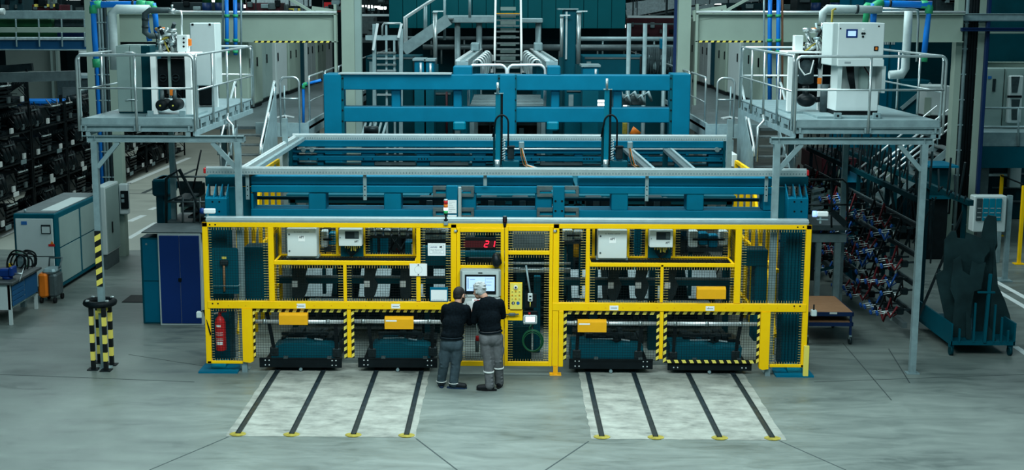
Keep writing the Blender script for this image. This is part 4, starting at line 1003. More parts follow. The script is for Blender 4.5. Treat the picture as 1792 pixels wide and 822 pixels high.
# press bed, die holders, rollers and posts deep inside; dark colours also stand in for the shade
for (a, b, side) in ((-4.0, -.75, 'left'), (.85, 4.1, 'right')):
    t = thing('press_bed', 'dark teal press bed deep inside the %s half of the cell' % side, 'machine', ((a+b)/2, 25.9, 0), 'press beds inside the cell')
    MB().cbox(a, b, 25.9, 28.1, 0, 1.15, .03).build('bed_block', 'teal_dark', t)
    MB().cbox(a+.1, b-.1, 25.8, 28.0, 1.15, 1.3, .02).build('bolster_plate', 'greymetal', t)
    mb = MB()
    for k in range(8): xx = a+.3+k*.36; mb.cbox(xx, xx+.22, 26.0, 27.0, 1.3, 1.55+.2*((k*5) % 3), .02)
    mb.build('die_segment', 'darkmetal', t)
    for k in range(5):
        xx = a+.35+k*.62; MB().box(xx, xx+.11, 25.2, 25.32, 0, 1.35+.2*(k % 2)).build('guide_post', 'greymetal', t)
    mb = MB(); mb.box(a+.3, b-.3, 24.0, 24.8, .55, .62); mb.each('sheet_table', 'galv', t)
    for k, u in enumerate((.10, .42, .74)): xx = a+(b-a)*u; MB().prism([(23.55, .92), (23.6, .92), (24.15, 1.30), (24.1, 1.33)], 'x', xx, xx+.55).build('sheet_chute', 'greymetal', t)
    for u, m in ((.46, 'blue_light'), (.52, 'blue_light')):
        xx = a+(b-a)*u; MB().cbox(xx, xx+.14, 24.3, 24.42, 1.1, 2.4, .01).build('feed_column', m, t)
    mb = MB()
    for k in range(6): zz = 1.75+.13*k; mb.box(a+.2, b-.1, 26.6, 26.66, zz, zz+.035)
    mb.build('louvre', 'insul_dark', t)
    MB().tube([(a+.2, 25.0, 1.95), (b-.2, 25.0, 1.95)], .05, 10).build('cross_tube', 'steel', t)
    MB().cbox(a+.4, a+1.0, 25.2, 26, 1.35, 1.52, .03).build('hose_box', 'orange_yellow', t)
    rr = random.Random(int(a*9)+3); 
    for k in range(7):
        xx = a+.3+rr.random()*2.6; zz = 1.3+rr.random()*1.0
        MB().tube([(xx, 24.7, zz), (xx+.15, 24.6, zz-.2), (xx+.3, 24.7, zz-.3+.4*rr.random())], .012, 5).build('hose', ('insul_dark', 'black', 'hose_red')[k % 3], t)
# bright tooling rows seen through the niche meshes
for (pa, pb, py0, py1, lab) in ((642, 727, 398, 416, 'left of the hanging white plate'), (738, 786, 398, 424, 'behind the camera warning sign'), (984, 1022, 402, 426, 'right of the wire mesh gate'), (560, 588, 404, 440, 'between the left niche boxes'), (1205, 1275, 404, 440, 'right end of the right niche')):
    y = 23.35; x0, x1, z0, z1 = RX(pa, py0, pb, py1, y)
    t = thing('tooling_row', 'row of steel tooling behind the mesh, '+lab, 'tooling', ((x0+x1)/2, y, z0), 'tooling rows behind the mesh')
    n = max(2, int((x1-x0)/.14)); w = (x1-x0)/n; h = z1-z0; bl = 'blue' if py1 == 440 else 'steel'
    for k in range(n): MB().cbox(x0+k*w+.012, x0+(k+1)*w-.012, y, y+.2, z0+h*(.2+.12*(k % 2)), z1-h*.1*(k % 3), .015).build('tool_block', bl if k % 3 else 'grey_box', t)
    MB().box(x0, x1, y-.03, y+.22, z0, z0+h*.18).build('tool_bar', 'darkmetal', t); MB().box(x0+w*.4, x1-w*.4, y-.02, y, z0+h*.55, z0+h*.64).build('black_strip', 'black', t)
    for xx in (x0+.02, x1-.08): MB().box(xx, xx+.06, y+.05, y+.15, 1.0, z0).build('tool_post', 'teal_dark', t)
# middle of the cell behind the doors
t = thing('centre_machine', 'dark machine block with a bright teal beam seen behind the number display', 'machine', (.05, 22.4, 0))
r = RX(806, 440, 878, 449.5, 22.6); MB().cbox(r[0]-.25, r[1]+.1, 22.6, 22.75, r[2], r[3], .01).build('cross_beam', 'blue_light', t)
r = RX(884, 466, 968, 479, 22.9); 
mb = MB(); zc = (r[2]+r[3])/2; mb.tube([(r[0]-.2, 22.9, zc), (r[1]+.3, 22.9, zc)], .05, 12); mb.tube([(r[0]-.2, 22.95, zc+.11), (r[1]+.3, 22.95, zc+.11)], .025, 10); mb.build('feed_shaft', 'steel', t)
r = RX(820, 451, 868, 463, 22.9); MB().cbox(r[0], r[1], 22.9, 23.2, r[2], r[3], .01).build('ribbed_housing', 'insul_dark', t)
r = RX(738, 434, 787, 465, 22.8); MB().cbox(r[0], r[1], 22.8, 23.1, r[2], r[3], .01).build('side_panel', 'teal', t)
r = RX(896, 405, 960, 437, 22.8); MB().cbox(r[0], r[1], 22.8, 23.1, r[2], r[3], .01).build('filter_panel', 'greymetal', t)
r = RX(934, 484, 946, 545, 23.2); MB().cbox(r[0], r[1], 23.2, 23.35, 0.0, r[3], .01).build('teal_post', 'teal', t)
r = RX(740, 400, 785, 424, 23.4); MB().cbox(r[0], r[1], 23.4, 23.5, r[2], r[3], .01).build('steel_housing', 'steel', t)
r = RX(895, 570, 930, 640, 22.6); MB().cbox(r[0]-.1, r[1], 22.6, 23.6, 0, r[3], .02).build('floor_cabinet', 'teal_dark', t)
mb = MB()
for k in range(5): zz = .2+.15*k; mb.box(-.5, .75, 25.2, 25.3, zz, zz+.05)
mb.build('louvre', 'insul_dark', t)
MB().box(-.6, .8, 25.3, 25.6, 0, 2.3).build('rear_block', 'teal_dark', t)
# ================================================================== RAISED PLANT PLATFORMS LEFT AND RIGHT
PY0 = 21.95
def platform(side, fx0, fx1, bx0, bx1, label):
    """fx: deck edges, bx: portal beam ends (metres), side -1 left / +1 right"""
    PB = 27.1
    t = thing('plant_platform', label, 'platform', ((fx0+fx1)/2, PY0, 0), 'raised plant platforms')
    zb0, zb1 = (3.835, 3.945)
    # portal beam (I section), legs, braces, stubs
    mb = MB(); mb.box(bx0, bx1, PY0, PY0+.12, zb1-.014, zb1); mb.box(bx0, bx1, PY0, PY0+.12, zb0, zb0+.014); mb.box(bx0, bx1, PY0+.05, PY0+.07, zb0, zb1)
    for x in (bx0, bx0+.13, bx1-.14, bx1-.01): mb.box(x, x+.01, PY0+.005, PY0+.115, zb0, zb1)
    mb.build('portal_beam', 'galv', t)
    for x in (bx0+.06, bx1-.17):
        mb = MB(); mb.box(x, x+.10, PY0, PY0+.10, .012, zb0); mb.box(x-.05, x+.16, PY0-.03, PY0+.15, 0, .014); mb.build('leg', 'galv', t)
    for x in (bx0+.1, bx1-.2):
        MB().box(x, x+.10, PB-.2, PB-.1, 0, zb0).build('leg', 'galv', t)
    x = bx0+.15; MB().bar((x, PY0+.05, zb0-.42), (x+.36, PY0+.05, zb0), .07, .07, up=(0, 1, 0)).build('brace', 'galv', t)
    x = bx1-.16; MB().bar((x, PY0+.05, zb0-.42), (x-.38, PY0+.05, zb0), .07, .07, up=(0, 1, 0)).build('brace', 'galv', t)
    mb = MB()
    for x in (fx0+.02, fx1-.14): mb.box(x, x+.12, PY0, PY0+.12, zb1, 4.04)
    mb.each('stub_post', 'galv', t)
    # deck
    mb = MB(); mb.box(fx0, fx1, PY0, PB, 4.19, 4.22); mb.build('deck_plate', 'galv', t)
    mb = MB()
    mb.box(fx0+.02, fx1-.02, PY0-.02, PY0+.0, 4.12, 4.235); mb.build('toe_board', 'galv', t)
    mb = MB(); mb.box(fx0, fx1, PY0-.01, PY0+.06, 4.10, 4.115); mb.box(fx0, fx1, PY0-.01, PY0+.06, 4.01, 4.022); mb.box(fx0, fx1, PY0+.04, PY0+.06, 4.01, 4.11); mb.build('edge_channel', 'galv', t)
    for xe in (fx0, fx1-.06):
        mb = MB(); mb.box(xe, xe+.06, PY0, PB, 4.10, 4.20); mb.build('edge_channel', 'galv', t)
        mb = MB()
        for k in range(9): yy = PY0+.35+k*.55; mb.box(xe, xe+.06, yy, yy+.22, 4.02, 4.10)
        mb.each('joist_end', 'galv', t)
        mb = MB(); mb.box(xe, xe+.07, PY0, PB, 3.93, 4.02); mb.build('side_beam', 'galv', t)
    mb = MB()
    for k in range(7): yy = PY0+.4+k*.75; mb.box(fx0, fx1, yy, yy+.08, 4.03, 4.18)
    mb.each('joist', 'galv', t)
    for x in (fx0+.04, (fx0+fx1)/2+.0, fx1-.04):
        mb = MB(); mb.box(x-.055, x-.022, PY0-.025, PY0-.01, 4.02, 4.115); mb.box(x+.022, x+.055, PY0-.025, PY0-.01, 4.02, 4.115); mb.each('post_bracket', 'galv', t)
    # railings
    mb = MB(); hoop(mb, (fx0-.02, PY0-.04, 4.02), (fx1+.03, PY0-.04, 4.02), 1.24, .023, .10, mid=.70); mb.build('front_railing', 'steel', t)
    MB().cyl(((fx0+fx1)/2, PY0-.04, 4.02), ((fx0+fx1)/2, PY0-.04, 5.25), .021, n=8).each('railing_post', 'steel', t)
    for xe, nm in ((fx0-.03, 'side_railing'), (fx1+.03, 'side_railing')):
        mb = MB(); hoop(mb, (xe, PY0+.12, 4.06), (xe, PB-.05, 4.06), 1.20, .021, .10, mid=.62)
        for k in range(1, 4): yy = PY0+.12+(PB-PY0-.17)*k/4; mb.cyl((xe, yy, 4.06), (xe, yy, 5.25), .021, n=8)
        mb.build(nm, 'steel', t)
    mb = MB(); hoop(mb, (fx0, PB, 4.2), (fx1, PB, 4.2), 1.06, .021, .1, mid=.5); mb.build('rear_railing', 'bright', t)
    # bent downpipe below the inner edge
    xi = fx1 if side < 0 else fx0
    MB().tube([(xi+.06*-side, 24.4, 4.12), (xi+.06*-side, 24.3, 4.02), (xi+.18*-side, 24.2, 3.92), (xi+.18*-side, 24.2, 3.3)], .024, 8).build('bent_handrail', 'steel', t)
    return t
platform(-1, -6.98, -5.12, -6.90, -4.30, 'galvanised steel platform on legs at the left, carrying pumps and a grey cabinet')
platform(1, 4.68, 7.02, 4.30, 6.92, 'galvanised steel platform on legs at the right, carrying a large pale control cabinet')
DK = 4.22

# ------------------------------------------------------------------ left platform plant
y = 23.1; x0, x1, z0, z1 = RX(205, 80, 248, 197, y); z0 = DK
t = thing('steel_locker', 'tall plain grey two-door locker on the left platform', 'cabinet', ((x0+x1)/2, y, DK))
MB().cbox(x0, x1+.16, y+.02, y+.75, z0, z1, .012).build('locker_body', 'teal_dark', t)
xm = (x0+x1)/2+.02
for a, b in ((x0, xm-.004), (xm+.004, x1)): MB().cbox(a, b, y, y+.02, z0+.03, z1, .005).build('door', 'beige_grey', t)
for zz in (z1-.13, z0+.22): MB().tube([(xm-.10, y-.005, zz), (xm-.04, y-.03, zz+.02), (xm+.05, y-.03, zz+.02), (xm+.10, y-.005, zz)], .012, 6).build('handle', 'bright', t)
MB().box(x0+.03, x1+.1, y+.05, y+.7, z1, z1+.01).build('top_sheet', 'beige_grey', t)
# pump frame
y = 22.5; X0, X1, Z0, Z1 = RX(262, 95, 336, 198, y)
t = thing('pump_unit', 'white pump frame with two black pumps and motors on the left platform', 'machine', ((X0+X1)/2, y, DK))
def whitepost(xa, xb, tp=95): r = RX(xa, tp, xb, 198, y); MB().cbox(r[0], r[1], y, y+.10, DK+.03, r[3], .006).build('frame_post', 'white', t)
whitepost(264, 274); whitepost(324, 335)
r = RX(256, 93, 336, 97, y); MB().cbox(r[0], r[1], y-.03, y+.8, r[2], r[3], .006).build('top_tray', 'white', t)
MB().box(X0-.05, X1+.05, y-.1, y+.9, DK, DK+.035).build('base_frame', 'galv', t)
mb = MB()
for px in (250, 307): p = at(px, 201, PY0-.03); mb.cbox(p.x-.05, p.x+.05, y-.12, y-.08, DK+.0, DK+.10, .004)
mb.each('lifting_lug', 'galv', t)
r = RX(274, 103, 324, 152, y+.35); MB().cbox(r[0], r[1], y+.35, y+.75, r[2], r[3], .03).build('heat_exchanger', 'black', t)
for px in (283, 305):
    c = at(px, 184, y+.05); mb = MB(); mb.tube([(c.x, y-.05, c.z), (c.x, y-.02, c.z), (c.x, y+.0, c.z), (c.x, y+.38, c.z)], [.05, .085, .095, .095], 16); mb.build('motor', 'black', t)
    MB().cyl((c.x, y-.055, c.z), (c.x, y-.05, c.z), .014, n=10).build('shaft_cap', 'hazard_yellow', t)
    MB().cyl((c.x, y+.1, c.z+.05), (c.x, y+.1, c.z+.25), .04, .03, 12).build('pump_head', 'greymetal', t)
    c2 = at(px+2, 136, y+.3); mb = MB(); mb.tube([(c2.x+.06*math.cos(k*math.pi/8), y+.31, c2.z+.06*math.sin(k*math.pi/8)) for k in range(16)], .008, 5, closed=True); mb.bar((c2.x-.06, y+.31, c2.z), (c2.x+.06, y+.31, c2.z), .008, .008); mb.cyl((c2.x, y+.3, c2.z), (c2.x, y+.42, c2.z), .015, n=8); mb.build('hand_wheel', 'darkmetal', t)
c = at(300, 160, y+.1); MB().cbox(c.x-.03, c.x+.03, y+.08, y+.14, c.z-.07, c.z+.05, .01).build('orange_valve', 'orange', t)
c = at(296, 120, y+.2); MB().box(c.x-.02, c.x+.02, y+.2, y+.24, DK+.3, Z1).build('centre_post', 'beige_grey', t)
# valve assembly above
c0 = at(292, 58, y+.4)
t = thing('valve_assembly', 'cluster of grey valves with an orange lever above the left pump frame', 'valves', (c0.x, y+.4, Z1))
yv = y+.4
def vp(px, py): return at(px, py, yv)
mb = MB(); mb.tube([vp(278, 62), vp(290, 60), vp(310, 60)], .035, 10)
for px in (281, 302): mb.tube([vp(px, 52), vp(px, 76), vp(px+1, 94)], .04, 10); mb.cyl(vp(px, 50), vp(px, 56), .07, n=12); mb.cyl(vp(px+.5, 70), vp(px+.5, 76), .075, n=12)
mb.build('valve_body', 'steel', t)
mb = MB(); mb.tube([vp(272, 52), vp(280, 49), vp(288, 49)], .018, 6); mb.build('lever', 'orange', t)
mb = MB()
for k in range(6): a = vp(270+k*9, 56+(k*7) % 20); mb.tube([a, a+Vector((.05, -.05, -.1)), a+Vector((.02+.02*k, 0, -.25))], .008, 5)
mb.build('thin_hose', 'black', t)
mb = MB(); mb.tube([vp(318, 62), vp(318, 28), vp(317, 20), vp(308, 19)], .016, 8); mb.build('thin_pipe', 'bright', t)
mb = MB(); mb.cbox(vp(309, 0).x, vp(328, 0).x, yv-.1, yv+.1, vp(318, 90).z, vp(318, 61).z, .01); mb.build('terminal_box', 'white_box', t)
mb = MB()
for k in range(3): p = vp(324, 67+k*7); mb.cyl((p.x, yv-.1, p.z), (p.x, yv-.115, p.z), .018, n=10)
mb.each('knob', 'black', t)
c = vp(332, 74); MB().cbox(c.x-.03, c.x+.03, yv-.05, yv+.03, c.z-.06, c.z+.06, .012).build('switch', 'orange', t)
mb = MB(); mb.cyl(vp(296, 19), vp(306, 20), .05, n=12); mb.cyl(vp(301, 14), vp(301, 8), .02, n=8); mb.build('float_valve', 'steel', t)
def fittings(t, x0, x1, z0, z1, Y, seed, n=18):
    r_ = random.Random(seed)
    for k in range(n):
        c = Vector((x0+(x1-x0)*r_.random(), Y+.3*r_.random()-.1, z0+(z1-z0)*r_.random())); d = Vector((r_.random()-.5, -.3*r_.random(), r_.random()-.5)).normalized(); L = .05+.13*r_.random(); q_ = r_.choice((.014, .022, .034))
        MB().cyl(c-d*L, c+d*L, q_, n=8).build('fitting', ('darkmetal', 'steel', 'black', 'brass', 'galv', 'steel')[k % 6], t)
a_, b_ = vp(274, 92), vp(318, 50); fittings(t, a_.x, b_.x, a_.z, b_.z, yv, 3)
# large cabinet on the platform, set back
y = 24.6; x0, x1, z0, z1 = RX(333, 40, 378, 150, y)
t = thing('control_cabinet', 'large pale grey cabinet at the back of the left platform, behind the railing', 'cabinet', ((x0+x1)/2, y, DK))
MB().cbox(x0, x1, y+.02, y+.5, z0, z1, .015).build('cabinet_body', 'grey_box', t); MB().cbox(x0+.01, x1-.01, y, y+.02, z0+.01, z1-.01, .008).build('door', 'white_box', t)
for px, py in ((337, 43), (367, 43)): c = at(px, py, y); MB().box(c.x-.02, c.x+.02, y-.006, y, c.z-.02, c.z+.02).build('fixing', 'black', t)
mb = MB()
for xx in (x0+.02, x1-.10): mb.box(xx, xx+.08, y+.1, y+.2, DK, z0)
mb.each('stand_leg', 'white_box', t); MB().cbox(x0+.03, x1-.12, y+.15, y+.45, DK+.02, DK+.45, .03).build('tank', 'black', t)
def pipe(name, pts, Y, r, m, label, cat='pipe', elbows=None, em='pipegreen', grp=None, rings=None, ym=None):
    P = [at(px, py, Y if ym is None else ym[i]) for i, (px, py) in enumerate(pts)]
    b = min(P, key=lambda p: p.z)
    t = thing(name, label, cat, b, grp)
    MB().tube(P, r, 12).build('pipe_run', m, t)
    for i in (elbows or ()):
        a = P[i]; mb = MB()
        d1 = (P[i-1]-a).normalized() if i > 0 else None; d2 = (P[i+1]-a).normalized() if i < len(P)-1 else None
        q = [a+d1*r*3.0] if d1 else []
        if d1 and d2: q += [a+d1*r*1.2, a+(d1+d2)*r*.35, a+d2*r*1.2]
        else: q += [a]
        if d2: q += [a+d2*r*3.0]
        mb.tube(q, r*1.35, 12); mb.build('elbow', em, t)
    for (i, u) in (rings or ()):
        c = P[i].lerp(P[i+1], u); d = (P[i+1]-P[i]).normalized(); MB().cyl(c-d*.02, c+d*.02, r*1.25, n=12).build('pipe_clamp', 'darkmetal', t)
    return t
pipe('water_pipe', [(169, 118), (166, 70), (162.5, 8), (245, 7), (255, 8)], 24.2, .052, 'pipeblue', 'bright blue water pipe with a green elbow at the left platform end', elbows=(0, 2, 4), rings=((2, .86),))
pipe('water_pipe', [(262, 72), (256, 40), (254, 8), (268, 9), (272, 30), (274, 60)], 24.5, .05, 'pipeblue', 'short blue pipe with two green elbows above the pumps of the left platform', elbows=(2, 3))
pipe('insulated_pipe', [(200, 122), (198, 60), (196, 24), (205, 16), (262, 16)], 24.0, .075, 'insul', 'thick pale grey insulated pipe rising beside the tall grey locker', rings=())
pipe('insulated_pipe', [(285, 63), (262, 63), (254, 57), (254, 24), (262, 18), (297, 18)], 23.6, .05, 'insul_dark', 'black insulated pipe bending above the tall grey locker', rings=((2, .3), (2, .7)))
pipe('steel_pipe', [(190, 105), (188, 30), (192, 20), (240, 15)], 24.3, .02, 'steel', 'thin steel pipe beside the thick pale pipe on the left platform')

# ------------------------------------------------------------------ right platform plant
y = 22.75; x0, x1, z0, z1 = RX(1466, 40, 1547, 115, y); zb = at(1500, 195, y).z
t = thing('control_cabinet', 'large pale grey control cabinet with a small screen on the right platform', 'cabinet', ((x0+x1)/2, y, DK))
MB().cbox(x0-.09, x1, y+.03, y+.75, z0, z1, .012).build('cabinet_body', 'grey_box', t); d = MB().cbox(x0, x1, y, y+.03, z0, z1, .010).build('door', 'white_box', t)
r = RX(1481, 51, 1501, 66, y-.01); MB().cbox(r[0], r[1], y-.012, y, r[2], r[3], .004).build('screen_bezel', 'navy', d); r = RX(1484, 54, 1498, 63, y-.014); MB().box(r[0], r[1], y-.014, y-.012, r[2], r[3]).build('screen', 'screen', d)
for px, py, m in ((1511, 51.5, 'white'), (1509, 58.5, 'black'), (1512.5, 58.5, 'black'), (1510, 64, 'black')): c = at(px, py, y); MB().cyl((c.x, y, c.z), (c.x, y-.02, c.z), .018, n=12).build('button', m, d)
r = RX(1529, 81, 1537, 89, y); MB().cbox(r[0], r[1], y-.02, y, r[2], r[3], .006).build('switch_plate', 'black', d); MB().cbox(r[0]+.02, r[1]-.02, y-.035, y-.02, r[2]+.015, r[3]-.015, .008).build('main_switch', 'orange', d)
for px, py in ((1471, 50), (1538, 46)): c = at(px, py, y); MB().cyl((c.x, y, c.z), (c.x, y-.01, c.z), .013, n=8).build('lock', 'black', d)
r = RX(1466, 104, 1547, 116, y-.01); MB().cbox(r[0], r[1], y-.012, y+.3, r[2], r[3], .006).build('lower_flap', 'white_box', t); r2 = RX(1478, 108, 1489, 111.5, y-.014); MB().box(r2[0], r2[1], y-.015, y-.012, r2[2], r2[3]).build('name_strip', 'ink_grey', t)
r = RX(1462, 158, 1536, 194, y); MB().cbox(r[0], r[1], y-.02, y+.7, r[2], r[3], .01).build('lower_box', 'white_box', t)
r = RX(1461, 116, 1536, 158, y+.5); MB().box(r[0], r[1], y+.5, y+.55, r[2], r[3]).build('back_panel', 'grey_box', t); MB().box(r[0]-.05, r[0]+.02, y+.1, y+.6, r[2]-.02, r[3]+.02).build('side_panel', 'grey_box', t); MB().box(r[1]-.04, r[1]+.02, y+.1, y+.6, r[2]-.02, r[3]+.02).build('side_panel', 'grey_box', t)
for k in range(6):
    a = at(1482+k*2.2, 116, y+.3); b = at(1490+k*1.2, 158, y+.3); MB().tube([a, a.lerp(b, .5)+Vector((-.02, -.05, 0)), b], .016, 6).build('cable', 'black', t)
a, b = at(1512, 116, y+.3), at(1522, 158, y+.3); MB().tube([a, a.lerp(b, .4)+Vector((.06, 0, 0)), b], .012, 6).build('cable', 'maroon', t)
r = RX(1500, 116, 1522, 158, y+.45); MB().cbox(r[0]+.02, r[1], y+.42, y+.5, r[2], r[3], .04).build('duct', 'beige_grey', t)
r = RX(1462, 194, 1536, 198, y); MB().box(r[0], r[1], y+.02, y+.7, DK+.03, at(1500, 193, y).z).build('plinth', 'black', t)
x0, x1, z0, z1 = RX(1437, 195, 1564, 207, PY0-.02)
t = thing('base_skid', 'galvanised base frame with lifting lugs under the large pale cabinet', 'frame', ((x0+x1)/2, y-.3, DK), None)
MB().box(x0+.05, x1-.05, y-.35, y+.9, DK, DK+.035).build('base_plate', 'galv', t)
for px in (1466, 1534): p = at(px, 203, y-.4); MB().cbox(p.x-.06, p.x+.06, y-.42, y-.36, DK, DK+.10, .004).each('lifting_lug', 'galv', t); MB().cyl((p.x-.0, y-.43, DK+.05), (p.x, y-.415, DK+.05), .02, n=10).build('lug_hole', 'black', t)
y = 23.6
x0, x1, z0, z1 = RX(1379, 93, 1390, 190, y)
t = thing('pump_unit', 'white pump frame with black tank and pump on the right platform', 'machine', ((x0+x1)/2+.3, y, DK))
MB().cbox(x0, x1, y, y+.10, DK, z1, .006).build('frame_post', 'white', t); r = RX(1440, 95, 1446, 190, y); MB().cbox(r[0], r[1], y+.3, y+.4, DK, r[3], .006).build('frame_post', 'white', t)
r = RX(1378, 90, 1446, 93, y); MB().box(r[0], r[1], y-.03, y+.7, r[2], r[3]).build('top_tray', 'white', t)
c = at(1411, 125, y+.25); mb = MB(); mb.tube([(c.x, y+.25, c.z-.22), (c.x, y+.25, c.z-.2), (c.x, y+.25, c.z+.13), (c.x, y+.25, c.z+.2)], [.08, .13, .13, .05], 18); mb.build('tank', 'insul_dark', t)
mb = MB(); mb.tube([at(1397, 98, y), at(1399, 118, y), at(1408, 131, y-.03), at(1418, 128, y), at(1424, 105, y)], .012, 6); mb.build('white_hose', 'white', t)
c = at(1411, 175, y+.1); mb = MB(); mb.ell(c, (.17, .16, .12), 14, 8); mb.cyl(c, c+Vector((-.02, 0, .25)), .06, n=12); mb.cyl(c+Vector((.1, 0, 0)), c+Vector((.3, 0, .02)), .05, n=10); mb.build('pump', 'blackpart', t)
c = at(1443, 170, y-.2); mb = MB(); mb.cyl((c.x, y-.2, DK), (c.x, y-.2, c.z+.22), .075, n=14); mb.build('filter_can', 'insul_dark', t); MB().tube([at(1447, 155, y-.25), at(1455, 150, y-.25), at(1456, 175, y-.25), at(1449, 190, y-.25)], .014, 6).build('filter_hose', 'black', t)
c = at(1434, 142, y); MB().cbox(c.x-.035, c.x+.035, y-.03, y+.03, c.z-.05, c.z+.06, .01).build('orange_valve', 'orange', t)
MB().box(at(1384, 0, y).x-.0, at(1450, 0, y).x, y-.1, y+.8, DK, DK+.03).build('base_frame', 'galv', t)
yv = 23.9
def vp(px, py): return at(px, py, yv)
c0 = vp(1420, 90)
t = thing('valve_assembly', 'cluster of steel valves with an orange box beside the large pale control cabinet', 'valves', c0)
mb = MB(); mb.tube([vp(1412, 56), vp(1416, 70), vp(1412, 84), vp(1420, 92)], .04, 10); mb.tube([vp(1410, 55), vp(1430, 54), vp(1442, 62)], .035, 10); mb.tube([vp(1440, 40), vp(1438, 52), vp(1444, 60), vp(1443, 84)], .03, 10); mb.tube([vp(1430, 60), vp(1434, 78), vp(1426, 92)], .035, 10)
for p in (vp(1412, 52), vp(1426, 53), vp(1430, 76), vp(1416, 78)): mb.cyl(p-Vector((0, 0, .03)), p+Vector((0, 0, .03)), .075, n=12)
mb.build('valve_body', 'steel', t)
mb = MB()
for k in range(6): a = vp(1411+k*5, 62+(k*11) % 18); mb.tube([a, a+Vector((.06, -.06, -.14)), a+Vector((-.03+.03*k, 0, -.32))], .010, 5)
mb.build('thin_hose', 'black', t)
mb = MB(); mb.tube([vp(1418, 51), vp(1430, 50)], .02, 6); mb.build('lever', 'orange', t)
c = vp(1450, 76); MB().cbox(c.x-.045, c.x+.045, yv-.15, yv-.05, c.z-.06, c.z+.06, .01).build('actuator', 'orange', t)
mb = MB(); mb.tube([vp(1430, 44), vp(1446, 44)], .012, 6); mb.build('cross_handle', 'black', t)
a_, b_ = vp(1408, 105), vp(1452, 52); fittings(t, a_.x, b_.x, a_.z, b_.z, yv-.1, 8, 24)
r = RX(1391, 62, 1406, 88, yv-.1); MB().cbox(r[0], r[1], yv-.1, yv+.1, r[2], r[3], .008).build('terminal_box', 'white_box', t)
pipe('water_pipe', [(1616, 108), (1621, 60), (1627, 8), (1540, 6), (1530, 8), (1528, 42)], 24.2, .052, 'pipeblue', 'bright blue water pipe with green elbows above the right platform', elbows=(0, 2, 4), rings=((2, .8),))
pipe('insulated_pipe', [(1439, 40), (1440, 22), (1447, 15), (1543, 17)], 24.0, .065, 'insul', 'pale grey insulated pipe bending above the valves of the right platform', rings=((2, .55),))
pipe('insulated_pipe', [(1590, 19), (1588, 60), (1584, 120), (1578, 130), (1556, 131)], 24.4, .075, 'insul', 'thick pale insulated pipe dropping behind the railing of the right platform')
pipe('steel_pipe', [(1604, 108), (1607, 40), (1606, 18), (1600, 17), (1545, 15)], 24.6, .02, 'steel', 'thin steel pipe beside the bright blue pipe on the right platform')
pipe('water_pipe', [(1508, 20), (1518, 9), (1530, 8), (1518, 14), (1514, 40)], 25.0, .055, 'pipegreen', 'green pipe bend behind the large pale cabinet on the right platform')
pipe('steel_pipe', [(1455, 110), (1455, 50), (1457, 18), (1463, 15)], 23.6, .018, 'brass', 'thin brass coloured pipe rising left of the large pale cabinet')

# ================================================================== SIDE WALKWAYS, STAIRS, CABINET ROWS
def walkway(s, label):
    xi, xo = 4.25*s, 6.3*s; zt = 3.50
    t = thing('side_walkway', label, 'walkway', ((xi+xo)/2, 28.9, 0), 'raised side walkways')
    MB().box(xi, xo+1.1*s, 28.9, 51, zt-.06, zt).build('deck_plate', 'greymetal', t)
    MB().box(xi, xi+.05*s, 28.9, 51, zt-.22, zt+.10).build('side_beam', 'galv', t); MB().box(xi, xo-.9*s, 28.86, 28.94, zt-.22, zt+.08).build('front_beam', 'galv', t)
    mb = MB()
    for yy in (29.3, 34, 39, 44):
        for xx in (xi+.1*s, xo-.1*s): mb.box(xx-.06, xx+.06, yy, yy+.12, 0, zt-.06)
    mb.each('support_leg', 'galv', t)
    a = at(492 if s < 0 else 1283, 228, 28.9).x; b = at(525 if s < 0 else 1253, 228, 28.9).x
    mb = MB(); hoop(mb, (a, 28.88, zt-.2), (b, 28.88, zt-.2), 1.26, .024, .13, mid=.80); mb.build('guard_loop', 'steel', t)
    for k in range(8):
        ya = 29.2+k*2.6; mb = MB(); hoop(mb, (xi+.03*s, ya, zt-.18), (xi+.03*s, ya+2.35, zt-.18), 1.24, .022, .12, mid=.70); mb.build('railing', 'steel', t)
    MB().cyl((xi+.9*s, 31.2, zt), (xi+.9*s, 31.2, zt+.75), .02, n=8).build('stand_pole', 'galv', t)
    mb = MB()
    for k in range(5): a_ = k*2*math.pi/5; mb.bar((xi+.9*s, 31.2, zt+.06), (xi+.9*s+.22*math.cos(a_), 31.2+.22*math.sin(a_), zt+.02), .03, .03)
    mb.build('stand_foot', 'bright', t)
walkway(-1, 'raised steel walkway with railing loops left of the blue portal frame'); walkway(1, 'raised steel walkway with railing loops right of the blue portal frame')
pipe('water_pipe', [(531, 228), (531, 178), (531, 148), (551, 143), (562, 140)], 29.3, .03, 'pipeblue', 'short blue pipe with green elbows on the railing of the left walkway', elbows=(2,))
